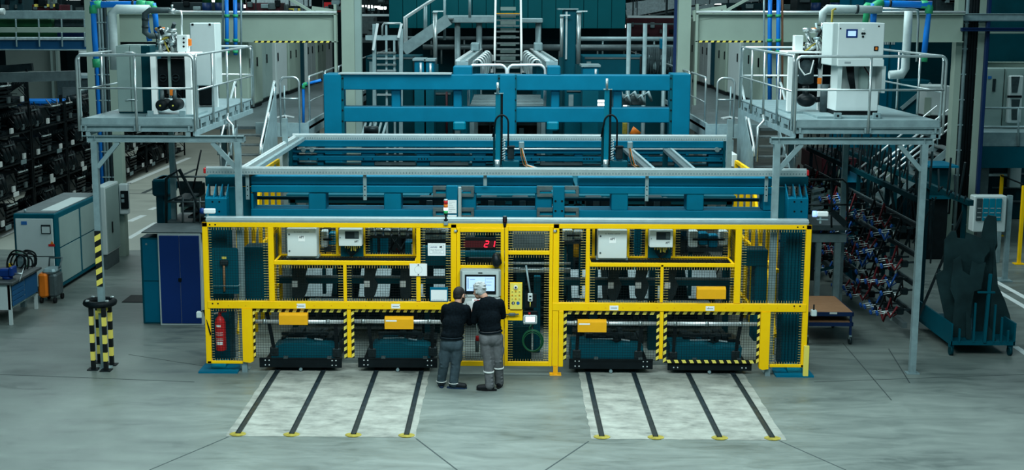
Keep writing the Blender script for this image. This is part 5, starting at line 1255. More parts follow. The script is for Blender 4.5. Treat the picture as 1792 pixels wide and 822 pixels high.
def side_stair(s, label):
    t = thing('side_stair', label, 'stairs', (5.35*s, 26.2, 0), 'side stairs'); xa, xb = 4.96, 5.80
    for X in (xa*s, xb*s):
        MB().prism([(26.95, 2.15), (26.95, 2.45), (28.86, 3.55), (28.86, 3.18)], 'x', X-.012, X+.012).build('stringer', 'galv', t)
        MB().tube([(X, 26.9, 3.1), (X, 26.98, 3.28), (X, 28.7, 4.42), (X, 28.8, 4.46), (X, 28.86, 4.36)], .026, 8).build('handrail', 'alu', t)
        for yy, zz in ((27.1, 2.5), (28.0, 3.0), (28.75, 3.5)): MB().cyl((X, yy, zz), (X, yy, zz+.88), .021, n=8).build('rail_post', 'steel', t)
    for k in range(6): yy = 27.0+k*.31; zz = 2.42+k*.18; MB().box(xa*s, xb*s, yy, yy+.28, zz, zz+.03).build('tread', 'grating', t)
    MB().box(xa*s, xb*s, 26.0, 27.0, 2.28, 2.34).build('landing', 'grating', t)
    for X in (xa*s, xb*s):
        for yy in (26.05, 26.9): MB().box(X-.04, X+.04, yy, yy+.08, 0, 2.3).build('support_leg', 'galv', t)
    MB().prism([(26.9, 2.0), (26.9, 3.1), (28.8, 4.35), (28.84, 2.0)], 'x', (xa-.03)*s-.006, (xa-.03)*s+.006).build('side_sheet', 'galv', t)
    MB().prism([(26.1, .6), (26.1, 2.2), (28.8, 2.2), (28.8, .6)], 'x', (xa-.02)*s-.006, (xa-.02)*s+.006).build('lower_sheet', 'galv', t)
side_stair(-1, 'steel side stair with sheet-metal flank descending from the left walkway'); side_stair(1, 'steel side stair with sheet-metal flank descending from the right walkway')
# row of electrical cabinets along the walkways, seen edge-on
def cab_row(s):
    yy = 33.5; z = 3.5
    names = ('nearest', 'second', 'third', 'fourth', 'fifth', 'sixth', 'seventh', 'furthest')
    for k in range(8):
        m = ('beige', 'beige_grey', 'grey_box', 'beige', 'teal', 'grey_box', 'beige', 'grey_box')[k]; L = (2.0, 2.3, 1.9, 2.2, 1.6, 2.0, 2.2, 2.4)[k]; off = (0, .14, .05, 0, .12, .05, 0, .08)[k]
        xf = (6.42+off)*s; xb = xf+.75*s
        t = thing('switch_cabinet', ('tall beige', 'tall grey-green', 'tall pale grey', 'tall beige', 'tall teal', 'tall pale grey', 'tall beige', 'tall pale grey')[k]+' cabinet, %s of the row on the %s walkway' % (names[k], 'left' if s < 0 else 'right'), 'cabinet', ((xf+xb)/2, yy, z), 'switch cabinets on the walkways')
        MB().cbox(min(xf, xb), max(xf, xb), yy, yy+L-.08, z+.1, z+2.2, .02).build('cabinet_body', m, t)
        n = 2 if L > 1.9 else 1
        for q in range(n):
            ya = yy+.03+q*(L-.14)/n; d = MB().box(xf-.022*s, xf, ya, ya+(L-.14)/n-.03, z+.14, z+2.16).build('door', m, t)
            MB().box(xf-.05*s, xf-.022*s, ya+.10, ya+.16, z+1.05, z+1.28).build('handle', 'black', d)
        MB().box(min(xf, xb)+.02, max(xf, xb)-.02, yy+.02, yy+L-.1, z, z+.1).build('plinth', 'black', t)
        yy += L+.05
cab_row(-1); cab_row(1)

# ================================================================== HALL STEELWORK
YC = 33.0
def hcol(pxa, pxb, label, base_px=None, Y=YC, m='beige', ztop=13):
    xa, xb = at(pxa, 60, Y).x, at(pxb, 60, Y).x
    t = thing('hall_column', label, 'column', ((xa+xb)/2, Y, 0), 'beige hall columns')
    MB().box(xa, xb, Y, Y+.02, 0, ztop).build('front_flange', m, t); MB().box(xa, xb, Y+.36, Y+.38, 0, ztop).build('rear_flange', m, t); MB().box((xa+xb)/2-.012, (xa+xb)/2+.012, Y+.02, Y+.36, 0, ztop).build('web', m, t)
    if pxa < 800: MB().box(xb, xb+.16, Y+.06, Y+.30, 0, ztop).build('cable_duct', 'beige_grey', t)
    else: MB().box(xa-.10, xa-.03, Y+.0, Y+.08, 0, ztop).build('blue_duct', 'deepblue', t)
    return t
hcol(597.5, 620, 'beige steel hall column behind the left end of the blue portal frame'); hcol(1186.5, 1208.5, 'beige steel hall column with a blue duct, behind the portal frame')
def crane_beam(pxa, pxb, label, hz):
    x0, x1, z0, z1 = RX(pxa, 25.5, pxb, 72, YC+.05)
    t = thing('crane_girder', label, 'beam', ((x0+x1)/2, YC+.05, z0), 'beige crane girders')
    MB().box(x0, x1, YC+.10, YC+.12, z0, z1).build('web', 'beige', t)
    MB().box(x0, x1, YC-.02, YC+.25, z1, z1+.025).build('top_flange', 'beige', t); MB().box(x0, x1, YC-.02, YC+.25, z0-.02, z0).build('bottom_flange', 'beige', t)
    MB().cyl((x0, YC-.0, z1+.06), (x1, YC-.0, z1+.06), .03, n=8).build('top_pipe', 'bright', t)
    h0, h1 = at(hz[0], 72, YC-.04).x, at(hz[1], 72, YC-.04).x
    mb = MB(); stripes(mb, (h0, z0-.01), (h1, z0-.01), .045, YC-.06, YC-.03, step=.14); mb.build('hazard_tape', ['hazard_black', 'hazard_yellow'], t)
    for px in hz[2]:
        p = at(px, 48, YC+.05); MB().box(p.x-.03, p.x+.03, YC-.02, YC+.2, z0-1.55, z1+.25).build('stiffener', 'beige', t)
crane_beam(165, 590, 'beige crane girder with a black and yellow edge, left of the portal frame', (445, 580, (587,)))
crane_beam(1217, 1686, 'beige crane girder with a black and yellow edge, right of the portal frame', (1222, 1335, (1219,)))
# gusset arms above the girders
for pxs, lab in ((((586, 26), (545, 20), (500, -6)), 'left'), (((1212, 28), (1272, 18), (1320, -8)), 'right')):
    P = [at(px, py, YC+.1) for px, py in pxs]
    t = thing('girder_brace', 'beige gusset brace rising from the %s crane girder' % lab, 'beam', P[0], 'girder braces')
    MB().bar(P[0], P[1], .02, .26, up=(0, 0, 1)).build('gusset_plate', 'beige', t); MB().bar(P[1], P[2], .06, .14, up=(0, 1, 0)).build('brace_bar', 'beige', t)
    mb = MB()
    for u in (.6, .85): c = P[0].lerp(P[1], u); mb.cyl((c.x, c.y-.02, c.z), (c.x, c.y-.005, c.z), .035, n=8)
    mb.each('bolt_head', 'black', t)
# laced end columns carrying pipes and cables
def laced(pxL, pxR, bpx, bpy, label, cables):
    b = fl(bpx, bpy); Y = b.y; s = 1 if pxL[0] > 900 else -1
    xa = at(pxL[0], 300, Y).x; xb = at(pxL[1], 300, Y).x; xc = at(pxR[0], 300, Y).x; xd = at(pxR[1], 300, Y).x
    t = thing('end_column', label, 'column', ((xa+xd)/2, Y, 0), 'laced hall columns')
    MB().box(xa, xb, Y, Y+.30, 0, 13).build('flange', 'beige', t); MB().box(xc, xd, Y, Y+.30, 0, 13).build('flange', 'beige', t)
    MB().box(xb, xc, Y+.12, Y+.15, 0, 13).build('web', 'teal_dark' if s > 0 else 'greymetal', t)
    n = len(cables)
    for k, (u, r, m) in enumerate(cables):
        x = xb+(xc-xb)*u; MB().cyl((x, Y+.04, .3), (x, Y+.04, 12.5), r, n=8).build('riser', m, t)
    for k in range(12): z = .7+k*.62; MB().box(xb, xc, Y-.0, Y+.02, z, z+.03).build('cable_tie', 'galv', t)
    return t
laced((161, 173), (199, 214), 214, 448, 'beige laced column with blue and grey risers at the left, beside the compressor cabinet', ((.15, .05, 'pipeblue'), (.42, .035, 'galv'), (.62, .035, 'galv'), (.85, .045, 'insul_dark')))
laced((1660, 1671), (1697, 1711), 1672, 442, 'beige laced column with black cable bundles at the right', ((.22, .05, 'galv'), (.48, .06, 'black'), (.66, .06, 'black'), (.84, .06, 'black')))
# thin blue and steel risers in front of the girders
for px, m, lab, top in ((397, 'pipeblue', 'slim blue riser in front of the left crane girder, first from the left', 95), (412, 'pipeblue', 'slim blue riser in front of the left crane girder, second from the left', 95), (1347, 'pipeblue', 'slim blue riser in front of the right crane girder, left one of two', 180), (1362, 'pipeblue', 'slim blue riser in front of the right crane girder, right one of two', 180)):
    t = pipe('riser_pipe', [(px, 175 if px > 900 else 96), (px, 40), (px-1 if px < 900 else px+1, -10)], 31.5, .048 if px < 900 else .05, m, lab, grp='slim blue risers', rings=((0, .3),))
    for py in (68, 88, 25): a, b = at(px, py, 31.5), at(px, py+5, 31.5); MB().cyl(a, b, .065, n=10).build('coupling', 'pipegreen', t)
for px, lab, m in ((390, 'thin steel riser left of the slim blue risers on the left', 'galv'), (422, 'thin steel riser right of the slim blue risers on the left', 'galv'), (1369, 'thin copper riser right of the slim blue risers on the right', 'copper'), (1337, 'thin grey riser left of the slim blue risers on the right', 'galv')):
    pipe('riser_pipe', [(px, 180 if px > 900 else 100), (px, 20), (px, -10)], 31.6, .024, m, lab)
# ================================================================== REAR OF THE LINE
def rb(name, r, Y, d, m, label, cat, group=None, floor=False, pn='casing'):
    x0, x1, z0, z1 = RX(*r, Y)
    if floor: z0 = 0
    t = thing(name, label, cat, ((x0+x1)/2, Y, z0), group)
    MB().cbox(x0, x1, Y, Y+d, z0, z1, .02).build(pn, m, t)
    return t, x0, x1, z0, z1
# teal clad housing with panel seams
Y = 40.5
x0, x1, z0, z1 = RX(680, -120, 1096, 49.5, Y)
t = thing('press_housing', 'large teal panelled press housing hanging at the top centre', 'machine', ((x0+x1)/2, Y, z0))
n = 17; w = (x1-x0)/n
for k in range(n): MB().cbox(x0+k*w+.008, x0+(k+1)*w-.008, Y, Y+.05, z0, z1, .006).build('cladding_panel', 'teal_clad', t)
MB().box(x0, x1, Y+.05, Y+6, z0, z1).build('housing_core', 'teal_dark', t)
MB().box(x0+.5, x1-.3, Y+2.5, Y+6, 0, z0).build('press_base', 'teal_dark', t)
mb = MB(); a = RX(866, -30, 912, 24.5, Y-.03); mb.box(a[0], a[1], Y-.05, Y, a[2], a[2]+.025); mb.box(a[0], a[0]+.025, Y-.05, Y, a[2], a[3]); mb.build('door_trim', 'orange_yellow', t)
# steep centre stair
ys0, ys1 = 35.6, 38.6
t = thing('steep_stair', 'steep grey stair with pale handrails climbing to the teal housing at the top centre', 'stairs', (at(889, 125, ys0).x, ys0, 3.4))
xa, xb = at(868, 100, 36).x, at(910, 100, 36).x
zs0, zs1 = at(889, 140, ys0).z, at(889, 25, ys1).z
for k in range(12): u = k/11; yy = ys0+(ys1-ys0)*u; zz = zs0+(zs1-zs0)*u; MB().box(xa, xb, yy, yy+.24, zz-.03, zz+.01).build('tread', 'grating', t)
for X in (xa-.03, xb+.03):
    MB().bar((X, ys0, zs0), (X, ys1+.2, zs1), .03, .22).build('stringer', 'greymetal', t)
    MB().tube([(X, ys0-.1, zs0+.5), (X, ys0+.1, zs0+.95), (X, ys1, zs1+.9), (X, ys1+.3, zs1+2.2)], .028, 8).build('handrail', 'white', t)
mb = MB()
for k in range(9): zz = zs0+.2+.2*k; mb.box(xa+.1, xb-.1, ys1+.3, ys1+.34, zz, zz+.10)
mb.build('rear_louvre', 'beige_grey', t)
for px in (861, 915):
    for py in (102, 122): r = RX(px-2.5, py-6, px+2.5, py+5, 37.5); tag(MB().box(r[0], r[1], 37.5, 37.56, r[2], r[3]).build('small_sign', 'paper'), 'small white plate beside the steep centre stair, %s %s' % ('upper' if py < 110 else 'lower', 'left' if px < 888 else 'right'), 'sign', 'white plates beside the stair')
# walkway landing and slanted stair on the left of the housing
Y = 39.3
t, *_ = rb('landing', (782, 27, 865, 40, ), Y, .9, 'galv', 'grey steel landing beam in front of the teal housing, left of the steep stair', 'platform', 'landings'); mb = MB(); 
for px in (778, 822): a, b = at(px, 70 if px < 800 else 30, Y), at(px, -20, Y); mb.cyl(a, b, .04, n=8)
mb.each('railing_post', 'galv', t)
rb('landing', (912, 32, 950, 40), Y, .9, 'galv', 'grey steel landing beam in front of the teal housing, right of the steep stair', 'platform', 'landings')
for px, y1 in ((800, 95), (838, 90), (942, 85)): p, q = at(px, y1, Y), at(px, 38, Y); tag(MB().cyl((p.x, Y+.3, 0), (p.x, Y+.3, q.z), .085, n=12).build('landing_post', 'galv'), 'grey round post under the landing, %s' % {800: 'leftmost', 838: 'between the leftmost post and the steep stair', 942: 'right of the steep stair'}[px], 'post', 'landing posts')
t = thing('slanted_stair', 'steel stair slanting up to the right in front of the teal housing', 'stairs', at(705, 95, 38.6))
a, b = at(706, 88, 38.6), at(785, 34, 38.6); MB().bar(a, b, .10, .32, up=(0, 0, 1)).build('stringer', 'galv', t)
a2, b2 = a+Vector((0, .8, 0)), b+Vector((0, .8, 0)); MB().bar(a2, b2, .08, .3, up=(0, 0, 1)).build('stringer', 'galv', t)
for o_ in (0, .8):
    P = [at(708, 84, 38.6), at(708, 31, 38.6), at(752, 2, 38.6), at(785, -20, 38.6)]; MB().tube([p+Vector((0, o_, 0)) for p in P], .035, 8).build('handrail', 'bright', t)
    for pa, pb, px in ((66, 10, 743),): MB().cyl(at(px, pa, 38.6)+Vector((0, o_, 0)), at(px, pb, 38.6)+Vector((0, o_, 0)), .03, n=8).each('rail_post', 'galv', t)
mb = MB()
for k in range(9): c = a.lerp(b, k/8); mb.box(c.x-.12, c.x+.12, c.y, c.y+.8, c.z+.0, c.z+.03)
mb.build('tread', 'grating', t)
# horizontal tubes under the housing
for (pa, pb, py, r, m, lab) in ((640, 870, 66.5, .06, 'greymetal', 'long grey tube under the teal housing, upper left'), (740, 870, 82, .08, 'greymetal', 'thick grey tube under the teal housing, left of the steep stair'), (912, 1180, 83, .10, 'greymetal', 'thick grey tube under the teal housing, right of the steep stair'), (1010, 1190, 68, .07, 'galv', 'pale tube below the right end of the teal housing')):
    a, b = at(pa, py, 39.9), at(pb, py, 39.9); b.z = a.z; t = thing('cross_tube', lab, 'pipe', ((a.x+b.x)/2, a.y, a.z-r), 'tubes under the housing'); MB().tube([a, b], r, 10).build('tube', m, t)
    mb = MB()
    for k in range(1, 4): c = a.lerp(b, k/4); mb.cyl((c.x, c.y, c.z-.5), (c.x, c.y, c.z), .03, n=6)
    mb.build('hanger', m, t)
# tall hydraulic cylinders and the blue column
for pxa, pxb, y0_, y1_, m, lab in ((758, 765.5, 23, 112, 'steel', 'tall pale hydraulic cylinder left of the steep stair'), (979.5, 985.5, 30, 100, 'steel', 'pale hydraulic cylinder on the left of the tall teal column'), (1008, 1016, 23, 112, 'steel', 'tall pale hydraulic cylinder on the right of the tall teal column')):
    Yc = 36.0; a, b = at((pxa+pxb)/2, y1_, Yc), at((pxa+pxb)/2, y0_, Yc); r = abs(at(pxb, 60, Yc).x-at(pxa, 60, Yc).x)/2
    t = thing('hydraulic_cylinder', lab, 'cylinder', (a.x, Yc, 0), 'hydraulic cylinders'); b.x = a.x
    MB().cyl((a.x, Yc, .02), (a.x, Yc, a.z), r*1.5, n=12).build('cylinder_foot', 'teal_dark', t); MB().cyl(a, b, r, n=14).build('cylinder_tube', m, t); MB().cyl(b, b+Vector((0, 0, .04)), r*1.3, n=14).build('end_cap', 'galv', t)
    MB().bar(b+Vector((-.05, 0, .05)), b+Vector((.22, 0, .05)), .05, .03).build('cap_arm', 'bright', t)
t, x0, x1, z0, z1 = rb('press_pillar', (986, 17, 1008, 112), 36.2, .9, 'teal', 'tall teal machine column between two pale cylinders', 'machine column', None, True); MB().box(x0-.15, x1+.05, 36.1, 37, z1, z1+.04).build('cap_plate', 'galv', t); MB().box(x0+.05, x0+.10, 36.15, 36.2, z1-1.3, z1-.05).build('guide_slot', 'alu', t)
for r, lab in (((725, 106, 742, 135), 'blue tank with a pale lid behind the portal frame, left of the tall pale cylinder'), ((745, 107, 759, 135), 'blue tank with a pale lid behind the portal frame, beside the tall pale cylinder'), ((1020, 117, 1048, 135), 'blue tank with a pale lid behind the portal frame, right of the tall teal column')):
    t, x0, x1, z0, z1 = rb('blue_tank', r, 33.5, .8, 'blue', lab, 'tank', 'blue tanks'); MB().box(x0-.04, x1+.04, 33.45, 34.35, z1, z1+.05).build('lid', 'galv', t); MB().box(x0, x1, 33.5, 34.3, 0, z0).build('tank_stand', 'teal', t)
    MB().cyl((x1-.08, 33.46, z0), (x1-.08, 33.46, z1-.05), .03, n=8).build('level_tube', 'bright', t)
# dark press bodies seen through and over the portal frame
for r, Yb, d, m, lab in (((640, 98, 735, 140), 36.8, 1.5, 'teal_dark', 'dark teal machine body left behind the portal frame'), ((1020, 98, 1130, 140), 37.4, 1.5, 'teal', 'dark teal machine body right behind the portal frame'), ((740, 160, 792, 240), 35.5, 1.5, 'teal_dark', 'dark machine body seen through the left half of the portal frame'), ((988, 155, 1040, 240), 34.4, .9, 'teal', 'teal machine body seen through the right half of the portal frame'),
                        ((822, 214, 868, 240), 35.6, .6, 'black', 'black machine body under the lower beam of the portal frame, left of the middle upright'), ((902, 214, 958, 240), 35.6, .6, 'black', 'black machine body under the lower beam of the portal frame, right of the middle upright')):
    t, x0, x1, z0, z1 = rb('press_machine', r, Yb, d, m, lab, 'machine', 'machine bodies behind the portal frame', True)
    MB().box(x0+.1, x0+.22, Yb-.02, Yb, z1-.5, z1-.15).build('label_plate', 'galv', t); MB().box(x0+.05, x1-.05, Yb-.03, Yb, z1-.08, z1-.03).build('edge_strip', 'greymetal', t)
    MB().cyl((x1-.15, Yb-.1, z1-1.2), (x1-.15, Yb-.1, z1), .03, n=6).build('side_hose', 'maroon' if '740' in str(r[0]) else 'black', t)
# light grey deck between (seen in the portal windows)
t = thing('centre_deck', 'pale grey grated deck behind the middle of the portal frame', 'platform', (-.1, 31.5, 3.0))
a0, a1 = at(822, 186, 31.0), at(955, 186, 31.0)
MB().box(a0.x, a1.x, 31.0, 35.4, a0.z-.08, a0.z).build('deck_plate', 'galv', t)
mb = MB()
for k in range(9): yy = 31.1+k*.5; mb.box(a0.x, a1.x, yy, yy+.05, a0.z, a0.z+.015)
mb.build('grate_bar', 'greymetal', t)
mb = MB()
for x in (a0.x, a1.x-.1):
    for yy in (31.1, 35.2): mb.box(x, x+.1, yy, yy+.1, 0, a0.z-.08)
mb.each('deck_leg', 'galv', t)
for k, (pa, pb) in enumerate(((820, 886), (889, 954))):
    a, b = at(pa, 130, 30.4), at(pb, 130, 30.4); mb = MB(); hoop(mb, Vector((a.x, 30.4, a.z-.9)), Vector((b.x, 30.4, a.z-.9)), 1.11, .03, .14); o = mb.build('guard_loop', 'bright'); tag(o, 'pale rounded guard loop on top of the portal frame, %s of the middle' % ('left', 'right')[k], 'railing', 'guard loops')
# transfer rails running back on both sides of the stair
for pxn, pxf, lab in ((809, 837, 'left'), (966, 936, 'right')):
    a = at(pxn, 113, 30.3); b = at(pxf, 85, 39.0); b.z = a.z
    s = 1 if pxn < 880 else -1
    t = thing('transfer_rail', 'silver transfer rail with hose arches running back on the %s of the steep stair' % lab, 'machine rail', (a.x, a.y, a.z-.3), 'transfer rails')
    MB().bar(a, b, .26, .13).build('rail_body', 'galv', t); MB().bar(a+Vector((-.10, 0, .09)), b+Vector((-.1, 0, .09)), .10, .04).build('top_slide', 'bright', t); MB().bar(a+Vector((.10, 0, .09)), b+Vector((.1, 0, .09)), .06, .03).build('top_slide', 'alu', t)
    for k in range(6):
        c = a.lerp(b, .06+.14*k)+Vector((.20*s, 0, -.08)); mb = MB(); mb.tube([c+Vector((.12*s*(1-math.cos(i*math.pi/8)), 0, .17*math.sin(i*math.pi/8))) for i in range(9)]+[c+Vector((.24*s, 0, -.3))], .030, 8); mb.build('hose_arch', 'steel', t)
    c = a.lerp(b, .75); MB().cbox(c.x-.12, c.x+.12, c.y, c.y+.8, c.z+.1, c.z+.32, .03).build('drive_head', 'galv', t)
    mb = MB()
    for k in range(4): c = a.lerp(b, .1+.28*k); mb.box(c.x-.08, c.x+.08, c.y, c.y+.16, 2.0, c.z-.08)
    mb.each('rail_post', 'teal', t)
# silver ladder on the left
t = thing('access_ladder', 'silver ladder stair with a hooped top left behind the portal frame', 'ladder', at(690, 135, 33.6))
Yl = 33.6
for pa, pb in (((653, 140), (655, 42)), ((676, 140), (676, 42)), ((699, 140), (702, 50)), ((690, 140), (690, 70))): MB().bar(Vector((at(*pa, Yl).x, Yl, 0)), at(*pb, Yl), .09 if pa[0] in (653, 699) else .05, .08).each('stile', 'galv', t)
for P in (((653, 88), (661, 41)), ((697, 66), (703, 41))): MB().bar(at(*P[0], Yl-.1), at(*P[1], Yl-.1), .06, .05).build('handrail', 'bright', t)
MB().tube([at(669, 62, Yl-.05), at(669, 46, Yl-.05), at(672, 41, Yl-.05), at(702, 41, Yl-.05)], .025, 8).build('top_hoop', 'steel', t)
for k in range(8): a, b = at(660, 92+10.5*k, Yl), at(693, 92+10.5*k, Yl); MB().bar(a, b, .22, .04).build('step', 'steel' if k % 2 else 'grating', t)
a, b = at(640, 66, Yl), at(700, 66, Yl); MB().bar(a, b, .1, .12).build('cross_bar', 'galv', t)
# upright pipes and hose rack on the right
for px, lab in ((1099, 'left one'), (1127, 'middle one'), (1161.5, 'right one')): a, b = at(px, 140, 35.0), at(px, 41, 35.0); b.x = a.x; t = MB().cyl((a.x, a.y, 0), b, .055, n=10).build('upright_pipe', 'galv'); tag(t, 'grey upright pipe right of the teal housing, %s of three' % lab, 'pipe', 'upright pipes')
t = thing('hose_rack', 'rack of dark hanging hoses right of the teal housing, behind the upright pipes', 'rack', at(1155, 130, 37.0))
MB().bar(at(1129, 82, 37), at(1180, 82, 37), .12, .08).build('top_rail', 'galv', t)
for k in range(22):
    a = at(1131+k*2.3, 82, 37.0); L = .65+.12*math.sin(k*2.7)
    MB().tube([a, a+Vector((.02*math.sin(k), -.1, -.04)), a+Vector((.03*math.sin(k), -.12, -L*.6)), a+Vector((.05*math.sin(k*3), -.1, -L))], .035, 6).build('hose', 'insul_dark', t)
mb = MB()
for k in range(12): a = at(1130+k*4.3, 118+4*math.sin(k*5), 36.9); mb.cyl(a, a+Vector((.02, 0, .28)), .045, n=6)
mb.each('hose_end', 'galv', t); MB().box(at(1128, 0, 37.1).x, at(1182, 0, 37.1).x, 37.15, 37.6, 0, at(1150, 84, 37).z).build('rear_cabinet', 'teal_dark', t)
for px, py, w, h in ((1203-40, 62, 9, 16),): rb('valve_box', (1156, 68, 1166, 86), 36.5, .3, 'blue', 'small teal box on the hose rack', 'box')
# bright bits in the lower portal windows
t, x0, x1, z0, z1 = rb('hose_cluster', (1082, 166, 1128, 184), 31.8, .3, 'greymetal', 'grey valve cluster in the right window of the portal frame', 'valves'); mb = MB()
for k in range(5): a = at(1078+k*12, 168+(k % 2)*6, 31.7); mb.tube([a, a+Vector((.1, -.05, .1)), a+Vector((.2, 0, -.12))], .03, 6)
mb.build('hose', 'galv', t)
for r, m, lab in (((1046, 175, 1062, 179), 'lampwhite', 'upper'), ((1046, 181, 1062, 185), 'lampwhite', 'lower'), ((1091, 177, 1097, 186), 'lampwhite', 'rightmost')): a = RX(*r, 31.9); tag(MB().box(a[0], a[1], 31.9, 31.93, a[2], a[3]).build('lamp_tube', m), 'bright white lamp in the right window of the portal frame, %s of three' % lab, 'lamp', 'lamps behind the portal frame')
t, *_ = rb('yellow_cylinder', (1090, 214, 1098, 236), 31.0, .2, 'brass', 'yellow-brass cylinder below the lower beam of the portal frame', 'cylinder'); MB().box(_[0], _[1], 31.0, 31.2, 0, _[2]).build('cylinder_stand', 'teal_dark', t)
t = thing('orange_part', 'orange robot part below the lower beam on the right of the portal frame', 'machine', at(1112, 238, 31.0)); MB().tube([at(1106, 238, 31), at(1110, 230, 31), at(1118, 236, 31)], .08, 10).build('arm', 'orange', t); MB().tube([at(1104, 240, 30.8), at(1118, 241, 30.8)], .06, 8).build('cuff', 'white', t)
MB().box(at(1108, 240, 31).x, at(1116, 240, 31).x, 30.95, 31.05, 0, at(1110, 240, 31).z).build('arm_stand', 'teal_dark', t)
c = at(650, 228, 31.2); t = thing('conveyor_end', 'pale slotted conveyor end below the lower beam on the left of the portal frame', 'conveyor', (c.x, 31.2, c.z-.2))
for k in range(5): MB().bar(at(634+k*9, 236, 31.2), at(640+k*9, 216, 32.5), .05, .05).each('slat', 'galv', t)
MB().box(at(640, 230, 31.4).x, at(660, 230, 31.4).x, 31.3, 31.6, 0, c.z-.1).build('conveyor_stand', 'teal_dark', t); MB().cyl(at(645, 228, 31)-Vector((.1, 0, 0)), at(662, 228, 31), .1, n=12).build('roller', 'darkmetal', t)
# roof level clutter far behind: lamp lines, girders, dark plant
for k, (pa, pya, pb, pyb, Yb, m) in enumerate(((1096, 12, 1180, 0, 55, 'lightrail'), (1096, 24, 1180, 8, 54, 'lightrail'), (1098, 29, 1182, 29.5, 48.5, 'bright'), (1208, 3, 1330, -4, 57, 'lightrail'), (1208, 20, 1250, 12, 56, 'lightrail'), (628, 26.5, 682, 26.5, 48, 'bright'), (440, 2, 545, 4, 52, 'lightrail'), (420, 28.7, 560, 28.7, 46, 'bright'), (1300, 28.7, 1500, 28.7, 46, 'bright'))):
    a, b = at(pa, pya, Yb), at(pb, pyb, Yb); t = thing('roof_beam', 'pale beam far behind at roof level, '+('upper right of the teal housing', 'second right of the teal housing', 'lowest thin one right of the teal housing', 'above the right crane girder', 'between right column and girder brace', 'thin one left of the teal housing', 'above the left crane girder', 'thin one on top of the left crane girder', 'thin one on top of the right crane girder')[k], 'beam', a.lerp(b, .5), 'far roof beams')
    for u in (.2, .8): c = a.lerp(b, u); MB().bar(c, (c.x, c.y, 12.6), .03, .03).build('hanger', 'darkmetal', t)
    MB().bar(a, b, .12, .30 if m == 'lightrail' else .08).build('beam_body', m, t); MB().bar(a+Vector((0, .05, -.25)), b+Vector((0, .05, -.25)), .1, .06).build('lower_chord', 'greymetal', t)
rr = random.Random(21)
lamps = [(1080, 1), (1104, 46), (1116, 43), (1130, 41), (1165, 41), (1235, 6), (1262, 9), (1315, 12), (1286, 0), (1448, 3), (1396, 8), (1405, 12), (640, 12), (653, 13), (665, 14), (380, 1), (430, 11), (565, 19), (528, 1), (370, 1), (128, 1), (138, 15), (135, 19)]
for k, (px, py) in enumerate(lamps):
    a = at(px, py, 60+3*(k % 4)); t = MB(); t.cbox(a.x-.30, a.x+.30, a.y, a.y+.2, a.z-.07, a.z+.07, .03); o = t.build('strip_lamp', 'lampwhite'); MB().cyl((a.x, a.y+.1, a.z+.07), (a.x, a.y+.1, 12.6), .015, n=6).build('hanger', 'greymetal', o); tag(o, 'small bright lamp far behind at roof level, %s' % ('number %d from the left' % (sorted(p for p, _ in lamps).index(px)+1)), 'lamp', 'far lamps')
plants = (((0, -20, 40, 22), 52, 'wall_far'), ((56, 8, 105, 19), 50, 'maroon'), ((100, 0, 150, 22), 56, 'darkmetal'), ((170, 2, 240, 28), 50, 'darkmetal'), ((300, 4, 384, 26), 52, 'darkmetal'), ((430, 5, 490, 27), 49, 'maroon'), ((490, 14, 545, 28), 50, 'wall_far'), ((567, 4, 597, 21), 47, 'red'), ((625, -10, 680, 8), 60, 'darkmetal'), ((630, 16, 660, 26), 58, 'insul_dark'), ((625, 30, 655, 75), 55, 'greymetal'),
          ((1100, 32, 1182, 66), 50, 'maroon'), ((1140, 8, 1182, 26), 58, 'darkmetal'), ((1215, 8, 1262, 20), 60, 'darkmetal'), ((1270, 5, 1345, 28), 54, 'wall_far'), ((1330, 8, 1420, 28), 56, 'darkmetal'), ((1395, -10, 1460, 24), 50, 'darkmetal'), ((1640, -60, 1670, 20), 45, 'insul_dark'))
pl_lab = ('dark block at the upper left corner of the picture', 'maroon machine with a yellow stripe, upper left', 'dark plant above the left conveyor bridge', 'dark plant behind the blue pipe of the left platform', 'dark plant above the left platform cabinet', 'maroon machine above the left crane girder', 'black opening right of the maroon machine above the left girder', 'red machine beside the left beige column', 'dark roof plant left of the teal housing, upper', 'grey grille left of the teal housing', 'grey plant left of the teal housing, behind the silver ladder',
          'maroon machine right of the teal housing', 'dark roof plant right of the teal housing', 'dark roof plant right of the right beige column', 'dark blue plant above the right crane girder', 'dark roof plant above the slim blue risers on the right', 'dark roof plant left of the bright teal wall panel', 'dark cable trunk above the right laced column')
for (r, Yb, m), lab in zip(plants, pl_lab):
    t, x0, x1, z0, z1 = rb('overhead_plant', r, Yb, 1.2, m, lab, 'machine', 'far machines at roof level')
    for xx in (x0+.2, x1-.25): MB().box(xx, xx+.05, Yb+.8, Yb+.85, z1, 12.6).build('hanger', 'darkmetal', t)
    if 'yellow' in lab or 'black opening' in lab: q = at((r[0]+r[2])/2, (r[1]+r[3])/2-4, Yb).z; MB().box(x0+.1, x1-.1, Yb-.03, Yb, q-.05, q+.05).build('stripe', 'hazard_yellow', t)
    for k in range(5): xx = x0+(x1-x0)*(k+.3)/5; zz = z0+(z1-z0)*rr.random()*.7; MB().cbox(xx, xx+.08+.3*rr.random(), Yb-.12, Yb, zz, zz+.10+.15*rr.random(), .02).build('attachment', ('greymetal', 'black', 'galv')[k % 3], t)
for px, lab, m in ((18*1+345, 'first', 'green'), (385, 'second', 'green'), (418, 'third', 'green'), (1427, 'fourth', 'green'), (1460, 'fifth', 'green')):
    a = at(px, 24, 44); t = thing('overhead_pipe', 'thick far pipe with a green and blue section at roof level, %s from the left' % lab, 'pipe', a, 'thick far pipes'); MB().cyl(a, a+Vector((0, 0, .35)), .16, n=12).build('blue_section', 'deepblue', t); MB().cyl(a+Vector((0, 0, .35)), a+Vector((0, 0, 1.6)), .16, n=12).build('green_section', 'green', t)

